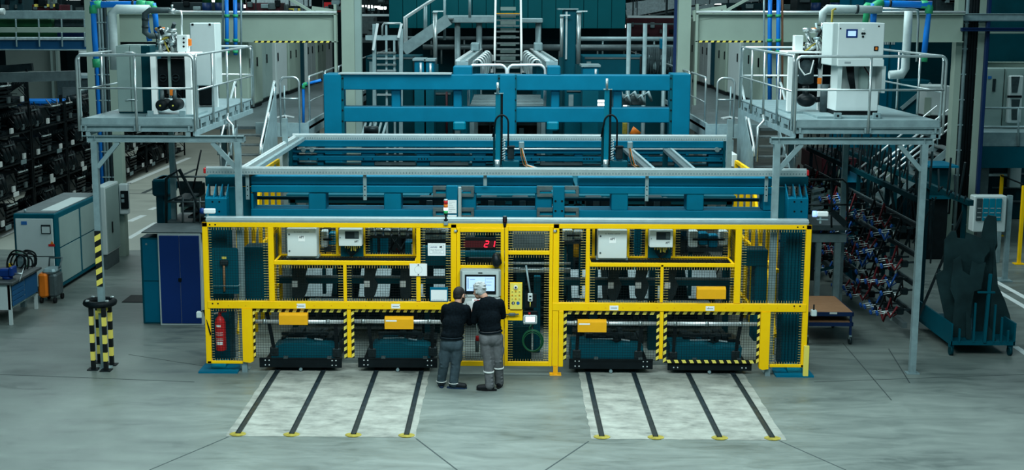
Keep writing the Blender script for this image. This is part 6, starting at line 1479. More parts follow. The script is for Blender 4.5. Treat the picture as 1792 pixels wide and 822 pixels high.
# ================================================================== LEFT SIDE
# compressor cabinet
P = fl(103, 514); xr, yf = P.x, P.y; xl = at(26, 440, yf).x; zt = at(60, 374, yf).z
t = thing('compressor_cabinet', 'large grey compressor cabinet with teal edges at the left, behind the workbench', 'machine', ((xl+xr)/2, yf, 0))
yb = yf+3.3
MB().cbox(xl, xr, yf, yb, .10, zt, .02).build('teal_frame', 'teal', t); MB().box(xl+.1, xr-.1, yf+.15, yb-.1, 0, .10).build('plinth', 'black', t)
h = zt-.10
MB().cbox(xl+.05, xr-.05, yf-.02, yf, .10+h*.44, zt-.10, .012).build('front_door', 'grey_box', t); MB().cbox(xl+.05, xr-.05, yf-.018, yf, .16, .10+h*.43, .012).build('lower_panel', 'grey_box', t)
MB().box(xl+.03, xr-.05, yf+.10, yb-.05, zt, zt+.012).build('roof_sheet', 'greymetal', t); MB().box(xr-.42, xr-.06, yf+.35, yb-.9, zt+.012, zt+.02).build('white_strip', 'grey_box', t)
for a, b in ((.22, 1.55), (1.68, 3.1)):
    for z0_, z1_ in ((.2, .1+h*.52), (.1+h*.54, zt-.12)): MB().box(xr, xr+.012, yf+a, yf+b, z0_, z1_).build('side_panel', 'beige_grey', t)
def on(px0, py0, px1, py1, yy): return RX(px0, py0, px1, py1, yy)
r = on(37, 387, 47, 393, yf-.02); MB().box(r[0], r[1], yf-.026, yf-.02, r[2], r[3]).build('name_plate', 'blue_dot', t, label='small blue plate')
r = on(72, 393, 89, 409, yf-.02); MB().cbox(r[0], r[1], yf-.035, yf-.02, r[2], r[3], .01).build('display_frame', 'darkmetal', t); MB().box(r[0]+.02, r[1]-.02, yf-.038, yf-.035, r[2]+.02, r[3]-.04).build('display_face', 'grey_box', t)
r = on(85, 427, 96, 431, yf-.02); MB().box(r[0], r[1], yf-.026, yf-.02, r[2], r[3]).build('warning_label', 'red', t); r = on(88, 421, 94, 427, yf-.02); MB().prism([(r[0], r[2]), (r[1], r[2]), ((r[0]+r[1])/2, r[3])], 'y', yf-.026, yf-.02).build('warning_triangle', 'orange', t)
c = at(41, 369, yf+.1); MB().cyl((c.x, yf+.2, zt), (c.x, yf+.2, zt+.07), .025, n=8).build('lifting_eye', 'galv', t)
# workbench
x1 = -9.47; x0 = -11.3; y0, y1 = 25.05, 26.55; zt = at(31, 494, 25.05).z
t = thing('workbench', 'grey workbench with blue drawers and a dark top at the left picture edge', 'workbench', ((x0+x1)/2, y0, 0))
MB().cbox(x0, x1+.06, y0-.06, y1+.08, zt-.045, zt, .008).build('bench_top', 'bench_top', t)
MB().box(x0+.1, x1-.01, y0+.03, y1-.02, .32, zt-.05).build('carcass', 'beige_grey', t)
MB().box(x0+.1, x1-.02, y0-.0, y0+.03, .30, zt-.05).build('end_panel', 'grey_box', t)
for k in range(4): za = .36+k*(zt-.44)/4; MB().cbox(x1-.012, x1+.012, y0+.06, y0+.70, za, za+(zt-.44)/4-.012, .004).build('drawer', 'workblue', t)
MB().cbox(x1-.012, x1+.012, y0+.76, y1-.08, .36, zt-.08, .004).build('cupboard_door', 'workblue', t)
for (xx, yy) in ((x0+.1, y0+.0), (x0+.1, y1-.1), (x1-.07, y0+.0), (x1-.07, y1-.1)): MB().box(xx, xx+.06, yy, yy+.06, 0, zt-.05).build('leg', 'grey_box', t)
c = at(14, 493, 25.4); v = thing('bench_vise', 'dark blue bench vise on the workbench at the picture edge', 'vise', (c.x, 25.4, zt))
MB().cbox(c.x-.15, c.x+.10, 25.32, 25.5, zt+.04, zt+.20, .03).build('vise_body', 'navy', v); MB().cbox(c.x+.06, c.x+.14, 25.28, 25.54, zt+.06, zt+.24, .02).build('jaw', 'navy', v); MB().cyl((c.x, 25.4, zt), (c.x, 25.4, zt+.05), .10, n=14).build('swivel_base', 'navy', v); MB().cyl((c.x+.14, 25.4, zt+.1), (c.x+.3, 25.4, zt+.1), .02, n=8).each('screw', 'steel', v); MB().cyl((c.x+.28, 25.25, zt-.02), (c.x+.28, 25.5, zt+.18), .009, n=6).build('tommy_bar', 'steel', v)
# cable pile behind the bench
c = at(38, 458, 26.7); t = thing('cable_pile', 'tangle of black and green cables hanging behind the workbench', 'cable', (c.x, c.y, 0))
rr = random.Random(5)
for k in range(9):
    R_ = .13+.09*rr.random(); cc = c+Vector((.16*(rr.random()-.5), .1*k-.4, .12*(rr.random()-.5)))
    MB().tube([cc+Vector((R_*math.cos(2*math.pi*i/20), .04*math.sin(i), R_*1.15*math.sin(2*math.pi*i/20))) for i in range(20)], .018, 6, closed=True).build('cable_loop', 'hose_green' if k == 4 else 'black', t)
MB().box(c.x-.05, c.x+.05, 26.62, 26.72, 0, c.z+.2).build('reel_post', 'galv', t)
MB().cbox(c.x-.24, c.x-.18, 26.6, 26.7, c.z-.12, c.z-.02, .01).build('yellow_clip', 'yellow', t)
# orange trolley machine
p = fl(82, 531); t = thing('cleaning_machine', 'small orange and grey wheeled machine between workbench and compressor cabinet', 'machine', (p.x, p.y, 0))
MB().cbox(p.x-.17, p.x+.02, p.y, p.y+.55, .12, .62, .04).build('tank', 'orange', t); MB().cbox(p.x+.02, p.x+.20, p.y+.05, p.y+.5, .12, .60, .04).build('motor_housing', 'greymetal', t)
MB().cbox(p.x-.10, p.x+.18, p.y+.05, p.y+.5, .60, .70, .05).build('top_cover', 'galv', t)
for dx, dy in ((-.12, .05), (.16, .05), (-.12, .5), (.16, .5)): MB().cyl((p.x+dx-.025, p.y+dy, .06), (p.x+dx+.025, p.y+dy, .06), .06, n=14).build('wheel', 'rubber', t)
MB().tube([(p.x-.1, p.y+.5, .6), (p.x-.1, p.y+.6, .85), (p.x+.16, p.y+.6, .85), (p.x+.2, p.y+.3, .7)], .016, 8).build('handle', 'greymetal', t)
# post guard around the platform leg
t = thing('post_guard', 'black and yellow collision guard around the left platform leg', 'guard', (-6.78, 21.92, 0))
cs = [fl(164, 646), fl(186, 648), fl(196, 638), fl(175, 634)]
for c in cs:
    mb = MB(); H_ = 1.06
    for k in range(7): mb.box(c.x-.033, c.x+.033, c.y-.033, c.y+.033, .012+k*(H_/7), .012+(k+1)*(H_/7), k % 2)
    mb.build('guard_leg', ['hazard_black', 'hazard_yellow'], t); MB().box(c.x-.09, c.x+.09, c.y-.09, c.y+.09, 0, .014).build('base_plate', 'black', t)
mb = MB(); ctr = sum(cs, Vector())/4; mb.tube([Vector((ctr.x+.23*math.cos(2*math.pi*k/16), ctr.y+.23*math.sin(2*math.pi*k/16), 1.12)) for k in range(16)], .055, 10, closed=True); mb.build('bumper_ring', 'black', t)
for k in range(4): a = k*math.pi/2+.8; MB().cbox(ctr.x+.23*math.cos(a)-.03, ctr.x+.23*math.cos(a)+.03, ctr.y+.23*math.sin(a)-.03, ctr.y+.23*math.sin(a)+.03, 1.16, 1.19, .008).build('clip', 'steel', t)
# warning tape and yellow socket on the platform leg
lx = -6.84
t = thing('warning_tape', 'yellow and black striped tape on the left platform leg', 'tape', (lx+.05, 21.94, at(168, 501, 21.93).z))
mb = MB(); z0, z1 = at(168, 501, 21.93).z, at(168, 404, 21.93).z; stripes(mb, (lx+.05, z0), (lx+.05, z1), .104, 21.936, 21.948, step=.16, slant=-1.1); mb.build('striped_tape', ['hazard_black', 'hazard_yellow'], t)
z0, z1 = at(172, 548, 21.9).z, at(172, 535, 21.9).z; o = MB().cbox(lx-.01, lx+.12, 21.90, 22.10, z0, z1, .008).build('leg_sleeve', 'hazard_yellow'); tag(o, 'plain yellow sleeve on the left platform leg above the collision guard', 'sleeve')
# electrical cabinet and panel by the column
p = fl(172, 472); t = thing('switch_cabinet', 'slim grey switch cabinet standing in front of the left laced column', 'cabinet', (p.x, p.y, 0))
zt = at(180, 327, p.y).z; xw = at(186, 400, p.y).x
MB().cbox(p.x, xw, p.y, p.y+1.1, .35, zt, .015).build('cabinet_body', 'grey_box', t); MB().box(xw, xw+.012, p.y+.06, p.y+1.04, .4, zt-.05).build('door', 'beige_grey', t); MB().box(p.x+.02, xw-.02, p.y+.03, p.y+1.0, 0, .35).build('plinth', 'greymetal', t); MB().box(xw+.012, xw+.03, p.y+.4, p.y+.46, zt*.42, zt*.55).build('handle', 'black', t)
P = RX(208, 322, 223, 375, 32.2); t = thing('control_unit', 'grey-framed control panel on the left laced column', 'control panel', ((P[0]+P[1])/2, 32.2, P[2])); MB().cbox(P[0], P[1], 32.2, 32.4, P[2], P[3], .02).build('panel_frame', 'grey_box', t); MB().cbox(P[0]+.05, P[1]+.03, 32.17, 32.2, P[2]+.14, P[3]-.16, .01).build('panel_face', 'black', t)
for k in range(2): MB().box(P[0]+.07, P[0]+.14, 32.16, 32.17, P[2]+.3+k*.12, P[2]+.38+k*.12).build('small_display', 'galv', t)
# blue and teal cabinets
a, b = fl(281, 569), fl(355, 571); zt = at(312, 408, a.y).z
t = thing('tool_cabinet', 'dark blue two-door tool cabinet with a pale frame, left of the fence', 'cabinet', ((a.x+b.x)/2, a.y, 0))
MB().cbox(a.x, b.x, a.y, a.y+.62, 0, zt, .01).build('cabinet_body', 'grey_box', t); xm = (a.x+b.x)/2
for u, v in ((a.x+.035, xm-.003), (xm+.003, b.x-.035)): MB().cbox(u, v, a.y-.018, a.y, .045, zt-.045, .004).build('door', 'navy', t)
c = at(315, 489, a.y); MB().cbox(xm-.035, xm+.03, a.y-.04, a.y-.018, c.z-.035, c.z+.035, .012).build('lock_handle', 'black', t)
MB().box(a.x-.3, b.x+.1, a.y+.0, a.y+1.1, zt, zt+.02).build('top_sheet', 'greymetal', t)
p = fl(251, 566); zq = at(262, 416, p.y).z; t = thing('side_cabinet', 'narrow teal cabinet at the left of the dark blue tool cabinet', 'cabinet', (p.x+.14, p.y, 0))
MB().cbox(p.x, a.x-.005, p.y, p.y+.5, 0, zq, .01).build('cabinet_body', 'teal', t)
for u, v in ((.03, zq*.5-.01), (zq*.5+.01, zq-.03)): MB().cbox(p.x+.04, a.x-.03, p.y-.012, p.y, u, v, .004).build('panel', 'blue', t)
MB().cyl((p.x+.12, p.y-.013, zq-.12), (p.x+.12, p.y-.02, zq-.12), .02, n=10).build('lock', 'galv', t)
o = MB().box(*(lambda q: (q.x, q.x+.62, q.y, q.y+.7, 0, .012))(fl(213, 529))).build('floor_mat', 'black'); tag(o, 'small black mat on the floor left of the teal cabinet', 'mat')
# black access steps and bins above the cabinets
t = thing('access_steps', 'dark access steps with black handrails behind the tool cabinet', 'stairs', (-6.2, 26.6, 0))
Y = 26.6; 
def q(px, py, dy=0): return at(px, py, Y+dy)
for o_ in (0, .9):
    MB().tube([q(291, 398, o_), q(291, 313, o_), q(296, 308, o_), q(314, 297, o_), q(340, 345, o_), q(350, 372, o_)], .028, 8).build('handrail', 'darkmetal', t)
    MB().tube([q(292, 353, o_), q(318, 342, o_)], .02, 6).each('mid_rail', 'darkmetal', t)
MB().tube([q(292, 309), q(360, 309)], .022, 6).build('top_rail', 'greymetal', t); MB().tube([q(292, 353), q(360, 353)], .022, 6).each('mid_rail', 'greymetal', t)
for px in (320, 340, 350): MB().tube([q(px, 398), q(px, 345)], .022, 6).each('rail_post', 'greymetal', t)
for k in range(4): c = q(318+8*k, 350+10*k); MB().box(c.x-.15, c.x+.15, Y, Y+.9, c.z-.02, c.z+.02).build('tread', 'darkmetal', t)
c = q(320, 388); MB().box(q(291, 390).x, q(352, 390).x, Y, Y+1.6, c.z-.08, c.z).build('landing', 'greymetal', t)
mb = MB()
for px in (293, 350):
    for yy in (Y+.1, Y+1.4): xx = q(px, 395).x; mb.box(xx-.05, xx+.05, yy, yy+.1, 0, c.z-.08)
mb.each('support_leg', 'darkmetal', t)
t, x0, x1, z0, z1 = rb('storage_box', (273, 313, 287, 400), 27.4, .6, 'teal', 'tall teal bin left of the black handrails', 'bin', None, True); MB().cbox(x0-.05, x1+.12, 27.3, 28.1, z1-.35, z1, .04).build('lid', 'teal', t); MB().box(x0+.02, x1+.25, 27.38, 27.9, z0+.5, z0+.55).build('shelf', 'galv', t)
t, x0, x1, z0, z1 = rb('cardboard_box', (315, 325, 348, 345), 31.5, .7, 'insul_dark', 'dark brown open box behind the black handrails', 'box', None); MB().box(x0-.05, x1+.1, 31.4, 31.45, z1-.05, z1+.12).build('flap', 'insul_dark', t); MB().box(x0, x1, 31.5, 32.2, 0, z0).build('pallet_stack', 'beige', t)
for px0, px1, lab in ((305, 326, 'left'), (338, 342, 'right')):
    a, b = at(px0, 276, 28), at(px1 if px0 < 330 else 352, 398 if px0 < 330 else 280, 28); 
    if px0 > 330: a, b = at(352, 262, 28), at(338, 330, 28)
    tag(MB().tube([a, b], .018, 6).build('hanging_cable', 'black'), 'thin black cable slanting down behind the left platform, %s of two' % lab, 'cable', 'slanting cables')

# racks of dark parts along the left aisle
RXF = -13.35
ORD = ('first', 'second', 'third', 'fourth', 'fifth', 'sixth', 'seventh', 'eighth')
def part_mesh(kind):
    mb = MB(); r2 = random.Random(kind)
    if kind == 0:     # bumper-like skin
        mb.prism([(-.5, 0), (.5, 0), (.45, .18), (.3, .30), (-.3, .30), (-.45, .18)], 'x', -.35, .35)
        mb.tube([(-.36, -.5, .15), (-.45, 0, .2), (-.36, .5, .15)], .06, 6)
    elif kind == 1:   # stacked sheets
        for k in range(5): mb.box(-.35+.02*k, .36, -.55+.03*k, .5, .06*k, .06*k+.03)
    elif kind == 2:   # crate of rods
        mb.box(-.36, .36, -.5, .5, 0, .05)
        for k in range(7): mb.bar((-.3, -.5+.14*k, .06), (.42, -.46+.14*k, .32), .05, .05)
    else:             # bent ducts
        for k in range(4): mb.tube([(-.3, -.45+.3*k, 0), (-.1, -.45+.3*k, .3), (.3, -.4+.3*k, .28), (.42, -.4+.3*k, .05)], .07, 6)
    for i in range(len(mb.v)): v = mb.v[i]; mb.v[i] = Vector((v.x*.98, v.y*.92, v.z*1.75))
    r3 = random.Random(kind+50)
    for k in range(6): a = Vector((.42, -.45+.9*r3.random(), .1+.45*r3.random())); mb.bar(a, a+Vector((-.3*r3.random(), .5*(r3.random()-.5), .35*(r3.random()-.3))), .03, .02)
    return mb
protos = {}
def parts(kind, loc, label):
    names = ('plastic_moulding', 'sheet_stack', 'rod_crate', 'duct_set')
    if kind not in protos:
        t = thing(names[kind], label, 'car part', (0, 0, 0), 'dark parts on the racks'); part_mesh(kind).build('body', 'blackpart', t)
        o = MB(); o.box(.40, .44, -.09, .10, .05, .20) if kind != 2 else o.box(.43, .47, -.10, .10, .03, .17); o.build('label_sheet', 'reflect' if kind in (0, 2) else 'greymetal', t)
        if kind in (1, 3): m = MB(); m.box(.36, .42, -.45, .25, .50, .53); m.build('light_edge', 'grey_box' if kind == 1 else 'greymetal', t)
        t.location = loc; protos[kind] = t; return t
    return copy_tree(protos[kind], loc=loc, label=label)
bay = 3.0; nb = 7; y_start = 34.5
levels = (.25, 1.05, 1.85, 2.65, 3.45)
for k in range(nb):
    y0 = y_start+k*bay
    t = thing('storage_rack', 'black storage rack along the left aisle, %s bay from the front' % ORD[k], 'rack', (RXF-.5, y0, 0), 'racks along the left aisle')
    top = 4.35 if k < 1 else 3.25
    for (xx, yy) in ((RXF, y0), (RXF, y0+bay-.12), (RXF-1.1, y0), (RXF-1.1, y0+bay-.12)): MB().box(xx-.025, xx+.025, yy, yy+.05, 0, top).build('post', 'black', t)
    lv = levels if k < 1 else levels[:4]
    for z in lv:
        for xx in (RXF, RXF-1.1): MB().box(xx-.025, xx+.025, y0, y0+bay-.05, z-.035, z).build('shelf_beam', 'black', t)
        mb = MB()
        for q_ in range(6): yy = y0+.1+q_*.5; mb.box(RXF-1.1, RXF, yy, yy+.05, z-.05, z-.01)
        mb.each('shelf_bar', 'darkmetal', t)
    for q_ in range(3): zz = levels[q_]+.02; MB().box(RXF+.03, RXF+.045, y0+.6+.7*q_, y0+1.0+.7*q_, zz-.10, zz+.02).build('shelf_strip', 'galv' if q_ != 1 else 'reflect', t)
    for li, z in enumerate(lv):
        for j in range(3):
            if li == 4 and (j+k) % 3 == 0: continue
            parts((k*2+li*3+j) % 4, (RXF-.42, y0+.5+j*.93, z), ('dark plastic moulding', 'stack of dark sheets', 'crate of dark rods', 'row of dark ducts')[(k*2+li*3+j) % 4]+', %s place on the %s shelf, %s left rack bay' % (('front', 'middle', 'rear')[j], ('lowest', 'second', 'third', 'fourth', 'top')[li], ORD[k]))
# second, lower row of racks behind, filling the far left
for k in range(3):
    y0 = 33+k*3.6
    t = thing('storage_rack', 'black rack in the rear row at the left edge, %s bay from the front' % ORD[k], 'rack', (-16.2, y0, 0), 'rear racks at the left')
    for (xx, yy) in ((-15.6, y0), (-15.6, y0+3.3), (-16.9, y0), (-16.9, y0+3.3)): MB().box(xx-.05, xx+.05, yy, yy+.1, 0, 3.7).build('post', 'black', t)
    for z in (1.0, 2.1, 3.2):
        MB().box(-16.9, -15.6, y0, y0+3.35, z-.08, z).build('shelf_board', 'black', t)
        if z < 3: MB().cbox(-16.8, -15.65, y0+.2, y0+1.5, z, z+.65, .12).build('packed_load', 'blackpart', t); MB().cbox(-16.8, -15.65, y0+1.7, y0+3.1, z, z+.55, .12).build('packed_load', 'darkmetal', t)
    MB().box(-15.58, -15.55, y0+.8, y0+1.2, 2.4, 2.75).build('label_sheet', 'reflect', t)
# blue bins, grey container and pale walls beyond
for r, Yb, lab in (((30, 181, 122, 206), 44, 'large blue plastic bin far left, upper one'), ((88, 205, 130, 232), 46.5, 'large blue plastic bin far left, lower one')):
    t, x0, x1, z0, z1 = rb('plastic_bin', r, Yb, 1.2, 'workblue', lab, 'bin', 'blue bins'); MB().box(x0-.05, x1+.05, Yb-.05, Yb+1.25, z1, z1+.08).build('rim', 'pipeblue', t); 
    for k in range(5): xx = x0+(x1-x0)*(k+.2)/5; MB().box(xx, xx+.06, Yb-.06, Yb, z0, z1).build('rib', 'navy', t)
    MB().box(x0, x1, Yb+.05, Yb+1.1, 0, z0).build('bin_stand', 'black', t)
t, x0, x1, z0, z1 = rb('grey_container', (100, 137, 158, 182), 47, 2, 'insul_dark', 'dark grey container with a pale top edge behind the blue bins', 'container', None, True); MB().box(x0-.05, x1+.05, 46.95, 49, z1, z1+.10).build('top_edge', 'galv', t); MB().box(x0+.2, x1-.2, 46.96, 47, z1-1.5, z1-.3).build('front_panel', 'greymetal', t)
struct(MB().box(at(10, 100, 58).x, at(88, 100, 58).x, 58, 58.3, 0, at(60, 88, 58).z).build('wall_inner_left', 'wall_pale'))
for px in (88, 97): o = MB().box(at(px, 100, 57).x, at(px+4, 100, 57).x, 57, 57.3, 0, 9).build('door_post', 'beige_grey'); tag(o, 'grey post at the right edge of the pale far wall, %s of two' % ('left' if px == 88 else 'right'), 'post', 'posts by the pale wall')
# overhead conveyor bridge upper left
Y = 38.0
t = thing('conveyor_bridge', 'overhead conveyor bridge with blue and tan beams at the upper left', 'conveyor', (at(70, 85, Y).x, Y, at(70, 87, Y).z))
def cbx(nm, r, m, d=.2, dy=0): x0, x1, z0, z1 = RX(*r, Y+dy); MB().cbox(x0, x1, Y+dy, Y+dy+d, z0, z1, .01).build(nm, m, t)
cbx('upper_beam', (-30, 18.5, 156, 33), 'galv', .3, .3); cbx('tan_beam', (-30, 48, 152, 57), 'beige', .2); cbx('light_rail', (-30, 65, 152, 70), 'lightrail', .2, -.1); cbx('blue_beam', (-30, 70, 152, 87.5), 'workblue', .5); cbx('bottom_edge', (-30, 86, 152, 88.5), 'galv', .5, -.02)
for px in (27, 67, 107, 147): cbx('hanger', (px-1, 33, px+1.2, 48), 'galv', .06, -.05); cbx('hanger', (px, 56, px+2, 82), 'galv', .06, -.14)
for r, m in (((-10, 34, 90, 47), 'green'), ((-10, 57, 100, 65), 'green'), ((95, 34, 150, 47), 'insul_dark'), ((100, 57, 150, 65), 'deepblue')): cbx('load', r, m, .5, .6)
c = at(4, 20, Y-.1); MB().cyl((c.x-.3, Y-.1, c.z), (c.x+.06, Y-.1, c.z), .09, n=12).build('drive_roller', 'grey_box', t)
c = at(145, 93, Y+2); o = MB().cbox(c.x-.14, c.x+.14, Y+2, Y+2.3, c.z-.10, c.z+.10, .04).build('flood_lamp', 'grey_box'); tag(o, 'pale lamp housing under the right end of the conveyor bridge', 'lamp')
MB().cyl((c.x, Y+2.1, c.z+.1), (c.x, Y+2.1, c.z+.25), .02, n=6).build('lamp_hanger', 'galv', o)
for r, Yb, lab in (((-10, 112, 57, 122), 40, 'upper'), ((-10, 128, 140, 136), 30.8, 'lower')): a, b = at(r[0], r[3], Yb), at(r[2], (r[1]+r[3])/2, Yb); o = MB().bar(a, b, .15, .22).build('sloping_beam', 'darkmetal' if lab == 'upper' else 'greymetal'); tag(o, 'sloping dark beam below the conveyor bridge, %s of two' % lab, 'beam', 'sloping beams')
# ================================================================== RIGHT SIDE
# wooden platform cart
a, b = fl(1420, 602), fl(1489, 603); ya = a.y; x0 = at(1412, 546, ya).x; x1 = at(1492, 546, ya).x; zt = at(1455, 545, ya).z
Yb = ya+1.35
t = thing('platform_cart', 'blue-framed cart with two wooden shelves beside the right fence end', 'cart', ((x0+x1)/2, ya, 0))
for z, nm in ((zt, 'top_board'), (.42, 'lower_board')): MB().cbox(x0, x1, ya, Yb, z-.03, z, .005).build(nm, 'wood', t)
for z in (zt-.03, .39):
    mb = MB(); mb.box(x0-.01, x1+.01, ya-.02, ya, z-.05, z+.02); mb.box(x0-.01, x1+.01, Yb, Yb+.02, z-.05, z+.02); mb.box(x0-.02, x0, ya-.02, Yb, z-.05, z+.02); mb.box(x1, x1+.02, ya-.02, Yb, z-.05, z+.02); mb.build('shelf_frame', 'deepblue', t)
for xx in (x0, x1-.04):
    for yy in (ya, Yb-.04):
        MB().box(xx, xx+.04, yy, yy+.04, .16, zt-.03).build('leg', 'deepblue', t)
        w = MB(); w.cyl((xx+.0, yy+.02, .075), (xx+.04, yy+.02, .075), .075, n=16); w.build('caster', 'darkmetal', t); MB().box(xx-.005, xx+.045, yy-.01, yy+.05, .10, .17).build('caster_fork', 'galv', t)
r = RX(1452, 546, 1465, 549.5, ya-.025); MB().box(r[0], r[1], ya-.024, ya-.02, r[2], r[3]).build('name_strip', 'reflect', t)
# rack of gripper tools along the aisle
XR = 7.45; YA, YB = 24.3, 34.0
t = thing('tool_rack', 'long dark steel rack holding gripper tools at the right', 'rack', (XR, YA, 0))
for yy in (24.6, 26.8, 29.0, 31.2, 33.6):
    for xx in (XR+.15, XR+.95): MB().box(xx-.035, xx+.035, yy, yy+.07, .0, 2.55).build('post', 'teal_dark', t)
    MB().bar((XR+.15, yy+.03, .15), (XR+.95, yy+.03, 2.4), .04, .04).build('brace', 'darkmetal', t)
zr = (.48, 1.02, 1.56, 2.10)
for z in zr: MB().box(XR+.05, XR+.12, YA, YB, z-.05, z+.03).build('tool_rail', 'darkmetal', t); MB().box(XR+.07, XR+.10, YA, YB, z+.03, z+.045).build('rail_edge', 'greymetal', t)
MB().box(XR+.1, XR+.2, YA, YB, 2.5, 2.6).build('top_beam', 'teal_dark', t); MB().box(XR+.9, XR+1.0, YA, YB, 2.5, 2.6).build('top_beam', 'teal_dark', t)
mb = MB()
for k in range(36): yy = YA+.2+k*.27+.12*math.sin(k*2.9); mb.bar((XR+.3+.1*(k % 5), yy, 2.5), (XR+.32+.1*(k % 4), yy+.05, 1.9-.3*(k % 3)), .025, .025); mb.bar((XR+.15, yy, 2.55), (XR+.16, yy+.25*math.sin(k*1.7), 2.7+.3*((k*7) % 3)), .03, .03); mb.bar((XR+.9, yy, 2.55), (XR+.92, yy-.2*math.sin(k*2.3), 2.65+.3*((k*5) % 3)), .03, .03)
mb.each('hanging_hook', 'darkmetal', t)
gp_ = {}
ORD2 = ORD+('ninth', 'tenth', 'eleventh', 'twelfth', 'thirteenth', 'fourteenth', 'fifteenth', 'sixteenth', 'seventeenth', 'eighteenth', 'nineteenth', 'twentieth', 'last')
def gripper(kind, loc, label):
    if kind not in gp_:
        g = thing('gripper_tool', label, 'tool', (0, 0, 0), 'gripper tools on the rack'); r2 = random.Random(kind+30)
        MB().bar((.1, 0, .02), (-.30, 0, .0), .035, .035).build('arm', 'darkmetal', g)
        m = MB(); m.cyl((-.48, -.02, -.03), (.02, .02, .03), .0075, n=6); m.cyl((-.42, .14, -.10), (.0, .12, -.02), .0075, n=6); m.each('rod', 'alu', g)
        for (xx, yy, zz) in ((-.50, -.02, -.03), (-.44, .14, -.10)): MB().cyl((xx, yy, zz), (xx-.03, yy, zz), .036, .030, n=10).build('suction_cup', 'cup_blue', g)
        m = MB(); m.tube([(-.1, .02, .02), (-.16, -.1, .10+.05*kind), (-.25, .02, -.14-.03*kind), (-.32, .06, .02), (-.2, .16, -.18), (-.05, .1, -.05)], .011, 6); m.build('hose', 'hose_red' if kind % 3 == 0 else 'cup_blue' if kind % 3 == 1 else 'black', g)
        m = MB(); m.cbox(-.14, -.02, -.05, .08, -.07, .05, .015); m.build('valve_block', 'blackpart', g)
        m = MB(); m.cyl((-.22, .05, -.06), (-.22, .05, -.20), .022, n=8); m.build('spring_leg', 'alu', g)
        g.location = loc; gp_[kind] = g; return g
    return copy_tree(gp_[kind], loc=loc, label=label)
rr = random.Random(11)
for li, z in enumerate(zr):
    for k in range(21):
        yy = YA+.10+k*.46+.14*rr.random()
        g = gripper((k*3+li*2) % 4, (XR-.0-.16*rr.random(), yy, z-.20+.26*rr.random()), ('red-hosed', 'blue-hosed', 'black-hosed', 'long red-hosed')[(k*3+li*2) % 4]+' gripper tool, %s from the near end of the %s rack rail' % (ORD2[k], ('lowest', 'second', 'third', 'top')[li]))
# lower guide rail of the rack and hanging dark frames above
t2 = MB(); t2.bar((XR-.15, YA-.1, .30), (XR-.15, YB, .30), .09, .10); o = t2.build('guide_rail', 'greymetal'); tag(o, 'dark steel guide rail along the foot of the gripper rack', 'rail')
for k in range(5):
    c = at(1470+k*28, 350, 35.5); t = thing('part_carrier', 'dark tubular part carrier behind the gripper rack, %s' % ('first from the left', 'second from the left', 'third from the left', 'fourth from the left', 'fifth from the left')[k], 'frame', (c.x, 35.5, 0), 'frames behind the gripper rack')
    for q_ in range(5): xx = c.x-.3+.14*q_; MB().bar((xx, 35.5, .3), (xx+.1*math.sin(q_*3+k), 35.7, 2.2+.2*math.sin(q_+k)), .05, .05).build('bar', 'black', t)
    MB().bar((c.x-.4, 35.45, 1.2), (c.x+.4, 35.45, 1.35), .05, .05).build('cross_bar', 'darkmetal', t); MB().box(c.x-.35, c.x+.35, 35.4, 36.2, 0, .3).build('base', 'black', t)
    MB().box(c.x-.1, c.x+.1, 35.42, 35.44, 1.5, 1.85).build('pale_panel', 'beige', t)
# dark stand right behind the fence end
t = thing('service_stand', 'dark grey service stand with black handrails behind the right fence end', 'stairs', (6.2, 26.8, 0))
Y = 26.2
def q(px, py, dy=0): return at(px, py, Y+dy)
MB().tube([q(1415, 314), q(1475, 314), q(1483, 322), q(1483, 398)], .022, 6).build('handrail', 'darkmetal', t); MB().tube([q(1415, 358), q(1483, 358)], .02, 6).each('mid_rail', 'darkmetal', t); MB().tube([q(1455, 398), q(1455, 314)], .02, 6).each('rail_post', 'darkmetal', t)
MB().bar(q(1455, 370), q(1480, 393), .06, .12).build('stringer', 'darkmetal', t)
r = RX(1421, 394, 1485, 408, Y); MB().box(r[0], r[1], Y, Y+1.4, r[3]-.1, r[3]).build('landing', 'greymetal', t)
r = RX(1421, 409, 1482, 424, Y+.2); MB().cbox(r[0], r[1], Y+.2, Y+.34, r[2], r[3], .01).build('cross_beam', 'galv', t); MB().box(r[1]-.22, r[1]-.10, Y+.22, Y+.32, 0, r[2]).build('leg', 'galv', t); MB().box(r[0]+.1, r[0]+.2, Y+.22, Y+.32, 0, r[2]).build('leg', 'galv', t)
MB().bar((r[0]+.1, Y+.27, r[2]-.6), (r[1]-.2, Y+.27, r[2]-.5), .05, .05).build('low_bar', 'teal_dark', t)
t, x0, x1, z0, z1 = rb('teal_console', (1487, 318, 1502, 392), 29.5, .5, 'teal', 'teal console with a slanted top behind the service stand', 'console', None, True); MB().prism([(29.4, z1), (30.1, z1), (30.1, z1+.25), (29.6, z1+.1)], 'x', x0-.1, x1+.05).build('slanted_top', 'blue', t)
t, x0, x1, z0, z1 = rb('valve_stack', (1424, 330, 1436, 372), 29.8, .3, 'beige_grey', 'pale stacked valve unit right of the blue corner bracket', 'valves', None)
for k in range(4): zz = z0+.08+k*(z1-z0)/4; MB().bar((x0-.06, 29.75, zz), (x1+.06, 29.75, zz+.06), .05, .06).each('valve_arm', 'galv', t)
MB().box(x0, x1, 29.8, 30.1, 0, z0).build('stand', 'darkmetal', t)
for px, lab in ((1443, 'left'), (1466, 'right')): c = at(px, 365, 33.5); t = thing('pale_bag', 'pale sacks behind the black handrails of the service stand, %s pile' % lab, 'sack', (c.x, 33.5, 0), 'pale sacks'); MB().cbox(c.x-.22, c.x+.18, 33.5, 34, .9, 1.75, .12).build('sack', 'beige', t); MB().box(c.x-.25, c.x+.25, 33.4, 34.1, 0, .9).build('crate', 'black', t)
